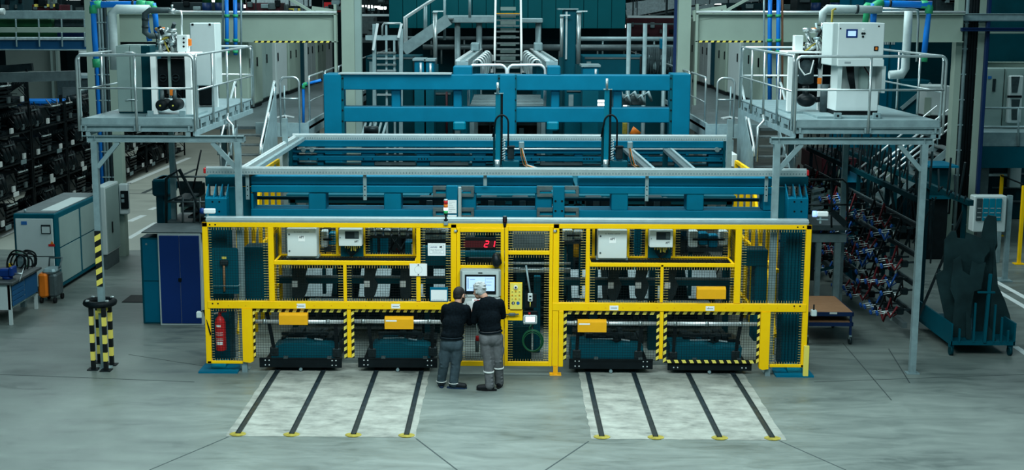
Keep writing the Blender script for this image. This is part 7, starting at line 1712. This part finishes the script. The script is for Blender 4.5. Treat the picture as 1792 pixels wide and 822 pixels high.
# maroon die on the floor further back
x0, x1, z0, z1 = RX(1438, 276, 1545, 318, 42); t = thing('press_die', 'dark maroon press die with a ribbed top, behind the right platform legs', 'machine', ((x0+x1)/2, 42, 0))
MB().cbox(x0, x1, 42, 45, z1-.55, z1, .03).build('upper_die', 'maroon', t); MB().cbox(x0-.1, x1+.05, 42.1, 44.9, .05, z1-.75, .03).build('lower_die', 'maroon', t); MB().cbox(x0+.6, x1-.4, 42.4, 44.8, z1-.8, z1-.5, .02).build('die_gap', 'black', t)
for k in range(6): yy = 42.2+k*.52; MB().box(x0+.05, x1-.05, yy, yy+.06, z1, z1+.03).build('rib', 'greymetal', t)
for k in range(5): xx = x0+.3+k*(x1-x0-.6)/4; MB().box(xx-.03, xx+.03, 42.1, 44.9, z1, z1+.03).build('rib', 'greymetal', t)
r = RX(1478, 303, 1540, 306, 41.9); MB().box(r[0], r[1], 41.9, 42, r[2], r[3]).build('bright_strip', 'white', t)
for k in range(2): MB().box(x0+.3+k*1.6, x0+.55+k*1.6, 41.97, 42, z1-.25, z1-.18).build('name_strip', 'galv', t)
# green plant behind
c = at(1548, 274, 45.8); t = thing('leafy_plant', 'yellow-green leafy plant far behind the right platform legs', 'plant', (c.x, 45.8, 0)); rr = random.Random(9)
mb = MB()
for k in range(70):
    p = c+Vector((rr.gauss(0, .45), rr.gauss(0, .15), rr.gauss(.0, .28))); a = rr.random()*6.28; d = Vector((math.cos(a), math.sin(a), rr.random()-.3)).normalized()*.22; n_ = d.orthogonal().normalized()*.07
    mb._add([p-d, p+n_, p+d, p-n_], [(0, 1, 2, 3)])
mb.build('foliage', 'leaf', t); MB().cyl((c.x, 45.8, .5), (c.x, 45.8, c.z), .05, n=8).build('stem', 'wood', t); MB().tube([(c.x, 45.8, 0), (c.x, 45.8, .55)], [.25, .35], 14).build('pot', 'insul_dark', t)
# silver stair with double handrails
Y = 33.8
t = thing('steel_stair', 'steel stair with bright double handrails rising to the right behind the right platform', 'stairs', (at(1560, 330, Y).x, Y, 0))
for dy, off in ((0, 0), (1.0, 0)):
    for (p0, p1) in (((1510, 312), (1662, 190)), ((1527, 319), (1662, 213)), ((1530, 327), (1662, 224))): MB().tube([at(*p0, Y)+Vector((0, dy, 0)), at(*p1, Y)+Vector((0, dy, 0))], .024, 8).build('handrail', 'bright', t)
    a, b = at(1540, 365, Y)+Vector((0, dy, 0)), at(1662, 262, Y)+Vector((0, dy, 0)); MB().bar(a, b, .05, .16, up=(0, 0, 1)).build('stringer', 'galv', t)
    for u in (.05, .4, .75, 1.0): c = a.lerp(b, u); MB().cyl(c, c+Vector((0, 0, .85)), .02, n=6).each('rail_post', 'galv', t)
a, b = at(1540, 365, Y), at(1662, 262, Y)
for k in range(10): c = a.lerp(b, k/9); MB().box(c.x-.14, c.x+.12, Y, Y+1, c.z, c.z+.03).build('tread', 'steel', t)
t, x0, x1, z0, z1 = rb('teal_machine', (1556, 268, 1664, 372), 36.5, 2.5, 'teal', 'teal machine behind the steel stair at the right', 'machine', None, True); MB().box(x0, x1, 36.45, 36.5, z1-.1, z1).build('edge_strip', 'blue', t); MB().box(x1-.8, x1-.2, 36.46, 36.5, z1-1.2, z1-.4).build('hatch', 'teal_dark', t)
t, x0, x1, z0, z1 = rb('teal_shelf', (1624, 292, 1664, 344), 32.4, .8, 'teal_dark', 'dark teal shelf unit left of the right laced column', 'shelf', None, False); MB().box(x0-.05, x1+.1, 32.2, 33.3, z1, z1+.05).build('top_board', 'blue', t); MB().box(x0, x1, 32.5, 33.2, 0, z0).build('base', 'black', t); MB().box(x0, x1, 32.35, 32.4, z0-.05, z0+.03).build('shelf_edge', 'teal', t)
# A-frame dolly with dark sheet parts
fa, fb = fl(1666, 623), fl(1768, 625); bl = fl(1622, 572)
X0, X1, YA_, YB_ = fa.x-.03, fb.x+.08, fa.y, fa.y+2.2
t = thing('sheet_dolly', 'teal wheeled dolly with divider posts holding dark sheet parts at the right', 'cart', ((X0+X1)/2, YA_, 0))
mb = MB(); mb.box(X0, X1, YA_, YB_, .20, .27); mb.build('base_frame', 'teal', t)
MB().box(X0-.01, X0+.02, YA_, YB_, .20, .58).build('side_board', 'teal', t); MB().box(X1-.02, X1+.01, YA_, YB_, .20, .60).build('side_board', 'teal', t)
for px, yt in ((1678, 575), (1703, 530), (1738, 533), (1751, 555), (1763, 578)): p = at(px, 603, YA_); zt_ = at(px, yt, YA_).z; MB().box(p.x-.015, p.x+.015, YA_-.01, YA_+.03, .25, zt_).build('divider_post', 'teal', t)
p = at(1722, 604, YA_); ztop = at(1728, 480, YA_).z; MB().bar((p.x, YA_, .25), (p.x+.05, YA_+.05, ztop), .05, .05).build('centre_post', 'teal', t)
r = RX(1711, 509.5, 1741, 512.5, YA_+.02); MB().box(r[0], r[1], YA_+.0, YA_+.04, r[2], r[3]).build('cross_bar', 'teal', t)
for (xx, yy) in ((X0+.03, YA_+.08), (X1-.05, YA_+.08), (X0+.03, YB_-.1), (X1-.05, YB_-.1)): MB().cyl((xx-.025, yy, .085), (xx+.025, yy, .085), .085, n=16).build('caster', 'teal_dark', t); MB().box(xx-.04, xx+.04, yy-.04, yy+.04, .15, .20).build('caster_fork', 'teal', t)
sh = (((1636, 500), (1650, 492), (1652, 440), (1664, 424), (1672, 424), (1674, 436), (1688, 438), (1690, 426), (1712, 434), (1730, 446), (1731, 458), (1722, 470), (1714, 520), (1700, 530), (1684, 604), (1656, 590)), ((1664, 604), (1670, 540), (1662, 520), (1668, 470), (1680, 462), (1684, 488), (1696, 496), (1700, 470), (1712, 478), (1724, 474), (1716, 520), (1704, 524), (1700, 545), (1694, 604)), ((1690, 602), (1690, 556), (1700, 568), (1698, 604)), ((1700, 604), (1706, 470), (1716, 440), (1722, 410), (1728, 402), (1742, 404), (1743, 450), (1738, 462), (1742, 500), (1738, 604)),
      ((1722, 604), (1724, 574), (1738, 592), (1742, 606)), ((1730, 604), (1739, 440), (1745, 520), (1757, 545), (1766, 572), (1772, 604)), ((1655, 595), (1645, 520), (1640, 490), (1662, 500), (1690, 560)))
for k, pts in enumerate(sh):
    yy = (YA_+.5, YA_+.28, YA_+.1, YA_+.75, YA_+.05, YA_+.55, YA_+.9)[k]
    P3 = [at(px, py, yy) for px, py in pts]; mn = min(p.z for p in P3)
    mb = MB(); mb.prism([(p.x, p.z-mn+.275) for p in P3], 'y', yy, yy+.03)
    if k in (0, 1, 3):  # a stack of several leaning sheets
        for j in range(1, 3): mb.prism([(p.x+.04*j, (p.z-mn)*(.97**j)+.275) for p in P3], 'y', yy+.09*j, yy+.09*j+.03)
    o = mb.build('sheet_part', 'sheetdark'); tag(o, 'dark sheet part in the teal dolly, '+('large notched one at the left', 'tall pointed one left of the centre post', 'small one low in front of the left dividers', 'tallest one behind the centre post', 'small triangular one before the centre post', 'stepped one at the right end', 'jagged one at the far left edge')[k], 'sheet part', 'sheet parts in the dolly')
# control boxes around the right column
P = RX(1704, 343, 1752, 392, 29.8); t = thing('operating_box', 'grey framed operating box with four teal fields beside the right laced column', 'control panel', ((P[0]+P[1])/2, 29.8, 0))
rot = Matrix.Rotation(-.35, 3, 'Z')
w = P[1]-P[0]
MB().cbox(P[0], P[1]+.12, 29.8, 30.1, P[2]-.18, P[3], .02).build('box_body', 'grey_box', t)
for k in range(4): xx = P[0]+.05+k*w*.235; MB().cbox(xx, xx+w*.21, 29.77, 29.8, P[2]+.08+.0*k, P[3]-.05, .008).build('teal_field', 'blue_light' if k else 'insul_dark', t)
mb = MB()
for k in range(4):
    xx = P[0]+.05+k*w*.235
    for j in range(3): mb.box(xx+.02, xx+w*.18, 29.765, 29.77, P[2]+.15+.1*j, P[2]+.17+.1*j)
mb.build('field_print', 'ink_grey', t)
MB().box(P[1]+.18, P[1]+.28, 29.9, 30.0, 0, P[3]+.0).build('stand_post', 'galv', t); MB().box(P[1]+.06, P[1]+.34, 29.75, 30.15, 0, .03).build('stand_foot', 'galv', t)
c = at(1653, 352, 33.4); t = thing('switch_block', 'pale vertical block with dark switches on the right laced column', 'switch', (c.x, 33.3, c.z-.28)); MB().cbox(c.x-.09, c.x+.06, 33.25, 33.45, c.z-.28, c.z+.28, .02).build('housing', 'grey_box', t)
for k in range(4): MB().cbox(c.x-.11, c.x-.03, 33.2, 33.26, c.z-.2+.13*k, c.z-.12+.13*k, .01).build('switch', 'black' if k else 'maroon', t)
MB().cbox(c.x+.06, c.x+.12, 33.28, 33.45, c.z-.3, c.z+.22, .01).build('cable_duct', 'black', t)
# mezzanine with pale cabinets at the right edge
Y = 34.5
x0, x1, z0, z1 = RX(1716, 232, 1900, 262, Y); t = thing('mezzanine', 'mezzanine floor edge with handrail at the right picture edge', 'platform', ((x0+x1)/2, Y, 0))
MB().box(x0, x1, Y, Y+6, z1-.35, z1).build('floor_edge', 'galv', t); MB().box(x0, x1, Y-.05, Y+.2, z1-.9, z1-.36).build('fascia', 'teal', t)
for py in (189, 222): a, b = at(1718, py, Y-.05), at(1900, py, Y-.05); b.z = a.z; MB().tube([a, b], .03, 8).build('handrail', 'galv', t)
for px in (1782,): a, b = at(px, 255, Y-.05), at(px, 189, Y-.05); MB().cyl(a, b, .03, n=8).each('rail_post', 'galv', t)
for xx in (x0+.1, x0+3.4): MB().box(xx, xx+.2, Y+.1, Y+.3, 0, z1-.36).build('leg', 'greymetal', t)
zd = z1
for (pa, pb, lab) in ((1721, 1757, 'left one with a dark handle strip'), (1757, 1800, 'right one with a cooling unit')):
    x0, x1, za, zb_ = RX(pa, 119, pb, 215, Y+1.2); t = thing('pale_cabinet', 'tall pale cabinet on the right mezzanine, '+lab, 'cabinet', ((x0+x1)/2, Y+1.2, zd), 'pale cabinets on the mezzanine')
    MB().cbox(x0, x1-.02, Y+1.2, Y+1.8, zd, zb_, .02).build('cabinet_body', 'beige_grey', t); MB().box(x0+.03, x1-.05, Y+1.18, Y+1.2, zd+.05, zb_-.05).build('door', 'beige_grey', t)
    if pa == 1721: r = RX(1737, 138, 1742, 160, Y+1.17); MB().box(r[0], r[1], Y+1.15, Y+1.18, r[2], r[3]).build('handle', 'darkmetal', t); r = RX(1729, 133, 1735, 138, Y+1.17); MB().box(r[0], r[1], Y+1.16, Y+1.18, r[2], r[3]).build('blue_label', 'blue_dot', t)
    else:
        r = RX(1763, 132, 1787, 215, Y+1.1); MB().cbox(r[0], r[1], Y+1.0, Y+1.18, r[2], r[3], .03).build('cooling_unit', 'grey_box', t)
        for y0_, y1_ in ((134, 162), (174, 210)): r = RX(1769, y0_, 1784, y1_, Y+.99); MB().prism([(r[0]+.04, r[2]), (r[1]-.04, r[2]), (r[1], r[3]), (r[0], r[3])], 'y', Y+.985, Y+1.0).build('vent_grille', 'insul_dark', t)
        r = RX(1763, 167, 1788, 171, Y+.98); MB().box(r[0], r[1], Y+.97, Y+1.0, r[2], r[3]).build('dark_band', 'black', t)
# beams and dark walls at the upper right
struct(MB().box(at(1712, 50, 40).x, 33.9, 40, 40.3, 0, 14).build('wall_inner_right', 'teal_dark'))
struct(MB().box(at(1545, 50, 47).x, at(1716, 50, 47).x, 47, 47.3, 0, 14).build('wall_inner_rear', 'teal_dark'))
t, x0, x1, z0, z1 = rb('teal_partition', (1462, -60, 1582, 190), 46.5, .3, 'blue', 'bright teal partition behind the large pale cabinet of the right platform', 'partition', None, True)
for k, (r) in enumerate(((1541, 22, 1566, 28), (1548, 73, 1567, 78))):
    n_ = 6 if k == 0 else 5
    for j in range(n_): u = r[0]+(r[2]-r[0])*j/n_; a = RX(u, r[1], u+(r[2]-r[0])/n_*.72, r[3], 46.48); MB().box(a[0], a[1], 46.47, 46.5, a[2], a[3]).build('white_mark', 'grey_box', t)
for k in range(4): xx = x0+(x1-x0)*(k+1)/5; MB().box(xx-.02, xx+.02, 46.47, 46.5, .2, z1).build('panel_seam', 'teal', t)
for r, Yb, m, lab in (((1672, 25, 1800, 37), 33.2, 'galv', 'grey rail beam crossing the right laced column near the top'), ((1683, 50, 1800, 55), 33.0, 'deepblue', 'dark blue beam crossing the right laced column'), ((1712, 110, 1810, 118), 34.2, 'beige', 'beige beam above the pale cabinets at the right picture edge'), ((1730, 54, 1800, 59), 38, 'beige', 'beige pipe in front of the dark wall at the upper right')):
    t, *_ = rb('steel_beam', r, Yb, .2, m, lab, 'beam', None, False, 'beam_body'); x0, x1, z0, z1 = RX(*r, Yb); MB().box(x0, x1, Yb-.03, Yb+.23, z1, z1+.02).build('top_flange', m, t)
t = thing('blue_conduit', 'dark blue conduit along the right edge of the right laced column', 'pipe', (at(1714, 250, 33.4).x, 33.4, 1.5)); p = at(1714, 200, 33.4); MB().cbox(p.x, p.x+.08, 33.25, 33.38, 1.5, 9, .01).build('conduit', 'deepblue', t)
t, x0, x1, z0, z1 = rb('pale_crate', (1620, 150, 1662, 202), 35.2, .8, 'grey_box', 'pale crate behind the railing at the right end of the right platform', 'box', None); MB().box(x0, x1, 35.2, 36, 0, z0).build('stand', 'black', t); MB().box(x0-.03, x0+.12, 35.15, 35.2, z0, z1-.3).build('wood_edge', 'beige', t)
t, x0, x1, z0, z1 = rb('dark_duct', (1576, 140, 1626, 215), 43, 1, 'teal', 'teal duct housing behind the thick pale pipe of the right platform', 'duct', None, True); MB().bar((x0, 42.9, z1-.9), (x1, 42.9, z1-.1), .1, .1).build('diagonal_bar', 'galv', t)
# guarding with yellow posts at the right edge, machine behind
t = thing('machine_guard', 'dark glazed machine guard with yellow posts at the right picture edge', 'guard', (12.6, 31.9, 0))
for px, yt, Yq in ((1788, 325, 31.9), (1748.5, 306, 36)): p = at(px, 400, Yq); z_ = at(px, yt, Yq).z; MB().cbox(p.x-.04, p.x+.04, Yq, Yq+.08, 0, z_, .008).build('post', 'yellow', t); MB().box(p.x-.12, p.x+.12, Yq-.06, Yq+.14, 0, .02).build('post_foot', 'yellow', t)
a, b = at(1700, 306, 36.1), at(1762, 306, 36.1); MB().bar(a, b, .06, .06).build('top_rail', 'galv', t)
a, b = at(1752, 307, 36.0), at(1790, 322, 31.9); MB().bar(a, b, .03, .03).build('top_wire', 'black', t)
t, x0, x1, z0, z1 = rb('dark_machine', (1716, 268, 1800, 420), 39.0, .9, 'teal_dark', 'dark machine behind the yellow guard posts at the right picture edge', 'machine', None, True); MB().box(x0-.05, x0+.15, 38.9, 39, 0, z1+.3).build('blue_post', 'deepblue', t); MB().box(x0, x1, 38.95, 39, z1-.35, z1-.2).build('blue_rail', 'deepblue', t)
r = RX(1766, 290, 1786, 328, 38.8); MB().cbox(r[0], r[1], 38.75, 38.98, r[2], r[3], .02).build('white_box', 'grey_box', t)
for k in range(4): zz = .5+.4*k; MB().box(x0+.3, x1, 38.96, 39, zz, zz+.05).each('slat', 'greymetal', t)
a = fl(1746, 460); t = MB().cbox(a.x-.05, a.x+.05, a.y, a.y+.1, 0, at(1750, 345, a.y).z, .01).build('perforated_post', 'galv'); tag(t, 'grey perforated post right of the operating box', 'post')

# ================================================================== THE TWO WORKERS
def capsule(mb, a, b, ra, rb_, n=14):
    a, b = Vector(a), Vector(b)
    mb.tube([a, b], [ra, rb_], n); mb.ell(a, (ra, ra, ra), n, 8); mb.ell(b, (rb_, rb_, rb_), n, 8)
def chain(mb, pts, rad, n=14):
    for (a, b), (p, q_) in zip(zip(pts, pts[1:]), zip(rad, rad[1:])): capsule(mb, a, b, p, q_, n)
def fuse(mb, name, m, parent, voxel, smooth=3, label=None):
    """merge overlapping volumes into one continuous skin"""
    o = mb.build('tmp', m); loc = o.location.copy()
    md = o.modifiers.new('r', 'REMESH'); md.mode = 'VOXEL'; md.voxel_size = voxel; md.use_smooth_shade = True
    sm = o.modifiers.new('s', 'SMOOTH'); sm.iterations = smooth; sm.factor = .5
    dg = bpy.context.evaluated_depsgraph_get(); me = bpy.data.meshes.new_from_object(o.evaluated_get(dg)); bpy.data.objects.remove(o)
    off = loc-Vector(parent.location)
    for v in me.vertices: v.co += off
    me.materials.clear(); me.materials.append(MT[m])
    me.polygons.foreach_set('use_smooth', [True]*len(me.polygons))
    o = bpy.data.objects.new(name, me); COL.objects.link(o); o.parent = parent
    if label: o['label'] = label
    return o
def hand(mb, wrist, d, palmn, side):
    """palm with four bent fingers and a thumb; d = pointing direction, palmn = palm normal"""
    d = Vector(d).normalized(); n = Vector(palmn); n = (n-d*n.dot(d)).normalized(); s = d.cross(n)*side
    w = Vector(wrist)
    for k in range(4): capsule(mb, w+s*(.030-.020*k)*.6, w+d*.085+s*(.033-.022*k), .016, .0115, 8)
    for k, L in enumerate((.072, .080, .074, .058)):
        b = w+d*.088+s*(.033-.022*k); c1 = b+d*L*.45+n*.012; c2 = c1+d*L*.28+n*.024; c3 = c2+d*L*.12+n*.024
        chain(mb, [b, c1, c2, c3], [.0105, .0095, .0085, .0075], 8)
    b = w+d*.025+s*.030; chain(mb, [b, b+d*.030+s*.028+n*.012, b+d*.060+s*.032+n*.026], [.014, .011, .009], 8)
def hs(mb, H, k=1.12):
    for i in range(len(mb.v)): mb.v[i] = H+(mb.v[i]-H)*k
    return mb
def person(name, label, base, J, mats, hair_kind):
    t = thing(name, label, 'person', base)
    # ---- skin: head, neck, hands and forearms as one body
    mb = MB(); H = J['head']; N = J['neck']; f = J['face'].normalized(); up = Vector((0, 0, 1)); up = (J['headup']).normalized(); f = (f-up*f.dot(up)).normalized(); sd = f.cross(up)
    R3 = Matrix((sd, f, up)).transposed()
    mb.ell(H+up*.015-f*.010, (.076, .096, .102), 18, 12, rot=R3)
    mb.ell(H-up*.055+f*.026, (.058, .066, .066), 16, 10, rot=R3)
    mb.ell(H-up*.098+f*.052, (.032, .030, .024), 12, 8, rot=R3)
    capsule(mb, H-up*.008+f*.090, H-up*.038+f*.106, .010, .015, 8)
    for s in (-1, 1):
        mb.ell(H+sd*.077*s-up*.012-f*.004, (.010, .020, .032), 10, 8, rot=R3); mb.ell(H+sd*.040*s-up*.036+f*.070, (.020, .016, .016), 8, 6, rot=R3); mb.ell(H+sd*.032*s+up*.016+f*.084, (.026, .010, .008), 8, 6, rot=R3)
    mb.ell(H-up*.072+f*.084, (.024, .010, .006), 8, 6, rot=R3)
    hs(mb, H)
    chain(mb, [H-up*.06-f*.03, N+up*.02, N-up*.06], [.058, .056, .066])
    S = J['chest']; chain(mb, [N-up*.06, S, J['belly'], J['pelvis']], [.066, .10, .10, .10])
    for s in ('L', 'R'):
        chain(mb, [J['sh'+s], J['el'+s], J['wr'+s]], [.05, .036, .026])
        hand(mb, J['wr'+s]+(J['hd'+s]-J['wr'+s]).normalized()*.02, J['hd'+s]-J['wr'+s], J['pn'+s], 1 if s == 'L' else -1)
        chain(mb, [J['hip'+s], J['kn'+s], J['an'+s]], [.075, .052, .040]); fd = J['toe'+s]-J['an'+s]; fd.z = 0; chain(mb, [J['an'+s], J['an'+s]-Vector((0, 0, .04)), J['an'+s]-Vector((0, 0, .06))+fd.normalized()*.07], [.034, .03, .022])
    fuse(mb, 'body', 'skin', t, .0065, 2)
    # eyes
    mb = MB()
    for s in (-1, 1): mb.ell(H+sd*.032*s-up*.004+f*.0835, (.012, .009, .009), 10, 6, rot=R3)
    hs(mb, H).build('eye', 'ink', t)
    # ---- hair cap
    mb = MB()
    if hair_kind == 'grey':
        mb.ell(H+up*.030-f*.018, (.085, .101, .098), 20, 12, rot=R3); mb.ell(H-up*.022-f*.048, (.074, .058, .068), 16, 10, rot=R3); mb.ell(H+up*.075+f*.035, (.062, .055, .036), 14, 8, rot=R3)
        for k in range(26): a = k*2.4; e = -.2+1.5*((k*7) % 13)/13; p = H+up*.025-f*.018+R3 @ Vector((.080*math.cos(a)*math.cos(e), .092*math.sin(a)*math.cos(e)-.012, .094*math.sin(e))); mb.ell(p, (.026, .026, .012), 8, 5)
        for s in (-1, 1): mb.ell(H+sd*.074*s-up*.020-f*.02, (.012, .030, .036), 8, 6, rot=R3)
    else:
        mb.ell(H+up*.026-f*.014, (.0805, .0985, .0965), 20, 12, rot=R3); mb.ell(H-up*.022-f*.046, (.070, .055, .060), 16, 10, rot=R3)
        for s in (-1, 1): mb.ell(H+sd*.071*s-up*.015+f*.012, (.010, .028, .036), 8, 6, rot=R3)
    # trim away what would cover the face
    fuse(hs(mb, H), 'hair', mats['hair'], t, .0075, 3)
    if hair_kind == 'dark':
        mb = MB(); mb.ell(H-up*.088+f*.045, (.052, .052, .036), 14, 8, rot=R3)
        for s in (-1, 1): mb.ell(H+sd*.056*s-up*.062+f*.025, (.014, .040, .040), 8, 6, rot=R3)
        fuse(hs(mb, H), 'beard', mats['hair'], t, .007, 1)
        mb = MB()
        for s in (-1, 1): mb.bar(H+sd*.078*s+f*.0, H+sd*.070*s+f*.098, .006, .005); mb.tube([H+sd*(.034*s+.026*math.cos(k*.52))+f*.104+up*(.020*math.sin(k*.52)-.004) for k in range(12)], .003, 5, closed=True)
        hs(mb, H).build('glasses', 'black', t)
    # ---- sweater
    mb = MB(); sx = (J['shR']-J['shL']).normalized(); bk = J['back'].normalized()
    RT = lambda c, rx_, ry_, rz_: mb.ell(c, (rx_, ry_, rz_), 20, 12, rot=Matrix((sx, -bk, Vector((0, 0, 1)))).transposed())
    up0 = Vector((0, 0, 1))
    C = J['chest']; B = J['belly']; P = J['pelvis']
    RT(C+up0*.05, .185, .115, .16); RT(C-up0*.06, .190, .128, .17); RT(B+up0*.04, .185, .130, .17); RT(B-up0*.06, .180, .128, .15); RT(P+up0*.085, .178, .128, .085)
    chain(mb, [J['shL']+sx*.03, C.lerp(N, .62), J['shR']-sx*.03], [.070, .088, .070]); chain(mb, [C.lerp(N, .5), N-up0*.035], [.088, .070])
    for s in ('L', 'R'):
        chain(mb, [J['sh'+s], J['sh'+s].lerp(J['el'+s], .5), J['el'+s], J['el'+s].lerp(J['wr'+s], .5), J['wr'+s]], [.080, .073, .062, .056, .045])
    # creases
    fuse(mb, 'sweater', 'sweater', t, .010, 2)
    # ribbed hem band
    mb = MB(); hz = P+up0*.035; mb.tube([hz+sx*.180*math.cos(2*math.pi*k/24)+bk*.132*math.sin(2*math.pi*k/24) for k in range(24)], .016, 8, closed=True); mb.build('hem_band', 'sweater', t)
    # ---- trousers
    mb = MB(); RT2 = lambda c, rx_, ry_, rz_: mb.ell(c, (rx_, ry_, rz_), 20, 12, rot=Matrix((sx, -bk, Vector((0, 0, 1)))).transposed())
    RT2(P+up0*.03, .168, .122, .09); RT2(P-up0*.07+bk*.012, .172, .130, .12)
    for s in ('L', 'R'):
        h_, k_, a_ = J['hip'+s], J['kn'+s], J['an'+s]
        mb.ell(h_+bk*.035-up0*.03, (.095, .095, .11), 14, 8)
        chain(mb, [h_, h_.lerp(k_, .5), k_, k_.lerp(a_, .35), a_.lerp(k_, .12), a_-up0*.025], [.108, .098, .080, .080, .074, .078])
        # cargo pocket and knee folds
        out = sx*(-1 if s == 'L' else 1); pk = h_.lerp(k_, .62)+out*.078; mb.ell(pk, (.028, .055, .085), 10, 8)
        for j in range(4): c = k_.lerp(a_, .72+.08*j)+bk*.058; capsule(mb, c-sx*.045, c+sx*.045+up0*.012*(-1)**j, .016, .014, 8)
        for j in range(2): c = k_+up0*(.03-.06*j)+bk*.062; capsule(mb, c-sx*.04, c+sx*.05, .014, .012, 8)
    fuse(mb, 'trousers', mats['trousers'], t, .010, 2)
    for s in ('L', 'R'):
        a_, toe = J['an'+s], J['toe'+s]; d = (toe-a_); d.z = 0; d.normalize()
        if mats.get('band'):
            k_ = J['kn'+s]; c = k_.lerp(a_, .50 if s == 'L' else .40); mb = MB(); mb.tube([c-up0*.014, c+up0*.014], [.0875, .0885], 18); mb.build('reflective_band', 'reflect', t)
        if mats.get('hemline'):
            c = a_-up0*.02; mb = MB(); mb.tube([c-up0*.007, c+up0*.007], [.0835, .083], 18); mb.build('reflective_band', 'reflect', t)
        mb = MB(); heel = Vector((a_.x, a_.y, 0))-d*.055
        mb.ell(heel+up0*.062+d*.02, (.044, .050, .06), 12, 8)
        chain(mb, [heel+d*.04+up0*.065, heel+d*.13+up0*.055, heel+d*.225+up0*.046], [.052, .049, .046]); capsule(mb, a_-up0*.01, heel+d*.06+up0*.08, .048, .05)
        fuse(mb, 'shoe', 'shoe', t, .008, 2)
        ang = math.atan2(d.y, d.x); mb = MB(); poly = []
        for k in range(20): th = 2*math.pi*k/20; u = .105+.165*math.cos(th); v = .050*math.sin(th)*(1.0 if math.cos(th) > 0 else .85); poly.append((heel.x+d.x*u-d.y*v, heel.y+d.y*u+d.x*v))
        mb.prism(poly, 'z', .0, .026); mb.build('shoe_sole', mats['sole'], t)
    return t
def jt(px, py, Y): return at(px, py, Y)
# left worker
Yp = 20.92
JL = dict(head=jt(804, 516, Yp+.20), neck=jt(801.5, 530, Yp+.13), chest=jt(797, 550, Yp+.08), belly=jt(793.5, 571, Yp+.02), pelvis=jt(790.5, 594, Yp-.02),
          shL=jt(780.5, 540, Yp+.07), shR=jt(815.5, 541, Yp+.12), elL=jt(777, 560, Yp+.26), wrL=jt(795, 557, Yp+.46), hdL=jt(804, 554, Yp+.54), elR=jt(822, 563, Yp+.22), wrR=jt(818, 552, Yp+.44), hdR=jt(818, 549, Yp+.52),
          hipL=jt(781.5, 600, Yp-.02), hipR=jt(799.5, 600, Yp-.01), knL=jt(777, 637, Yp-.02), knR=jt(797.5, 637, Yp+.0), anL=Vector((0, 0, 0)), anR=Vector((0, 0, 0)))
def foot(px, py): return fl(px, py)
a = foot(772.5, 676); JL['anL'] = Vector((a.x, a.y, .11)); JL['toeL'] = Vector((a.x-.02, a.y+.20, .04))
a = foot(794, 679); JL['anR'] = Vector((a.x, a.y, .11)); JL['toeR'] = Vector((a.x+.19, a.y-.02, .04))
JL['face'] = Vector((.55, .75, -.35)); JL['headup'] = Vector((.06, .28, 1)); JL['back'] = Vector((-.10, -1, 0)); JL['pnL'] = Vector((.3, 0, 1)); JL['pnR'] = Vector((-.5, 0, .8))
person('person', 'person with dark hair, glasses, black sweater and blue-grey trousers at the terminal', fl(785, 678), JL, dict(hair='hair_dark', trousers='trousers_blue', sole='sole_blue', hemline=True), 'dark')
# right worker
Yq = 20.80
JR = dict(head=jt(838.5, 507.5, Yq+.20), neck=jt(848, 520, Yq+.13), chest=jt(854, 541, Yq+.07), belly=jt(857, 562, Yq+.02), pelvis=jt(858.5, 583.5, Yq),
          shL=jt(836, 534, Yq+.10), shR=jt(874.5, 531, Yq+.06), elL=jt(830, 561, Yq+.18), wrL=jt(829, 550, Yq+.42), hdL=jt(829, 547, Yq+.50), elR=jt(879.5, 552, Yq+.20), wrR=jt(860, 551, Yq+.44), hdR=jt(851, 548, Yq+.52),
          hipL=jt(849.5, 590, Yq), hipR=jt(869, 590, Yq+.01), knL=jt(854, 628, Yq+.02), knR=jt(871.5, 628, Yq+.04), anL=Vector(), anR=Vector())
a = foot(857, 683); JR['anL'] = Vector((a.x, a.y, .11)); JR['toeL'] = Vector((a.x-.2, a.y+.02, .04))
a = foot(873.5, 677); JR['anR'] = Vector((a.x, a.y, .11)); JR['toeR'] = Vector((a.x+.03, a.y+.2, .04))
JR['face'] = Vector((-.62, .72, -.45)); JR['headup'] = Vector((-.16, .26, 1)); JR['back'] = Vector((.08, -1, 0)); JR['pnL'] = Vector((.3, 0, 1)); JR['pnR'] = Vector((-.3, 0, 1))
person('person', 'person with grey hair, black sweater and grey trousers with pale bands', fl(862, 681), JR, dict(hair='hair_grey', trousers='trousers_grey', sole='rubber', band=True), 'grey')
# the paper they look at
c = jt(824, 545, Yp+.46); w = .11
mb = MB(); mb._add([c+Vector((-.07, .02, .16)), c+Vector((.10, .05, .18)), c+Vector((.06, -.03, -.12)), c+Vector((-.05, -.05, -.10))], [(0, 1, 2, 3)]); mb._add([c+Vector((-.07, .022, .158)), c+Vector((.10, .052, .178)), c+Vector((.06, -.028, -.122)), c+Vector((-.05, -.048, -.102))], [(3, 2, 1, 0)])
o = mb.build('paper_sheet', 'paper'); tag(o, 'white sheet of paper held between the two workers', 'paper')
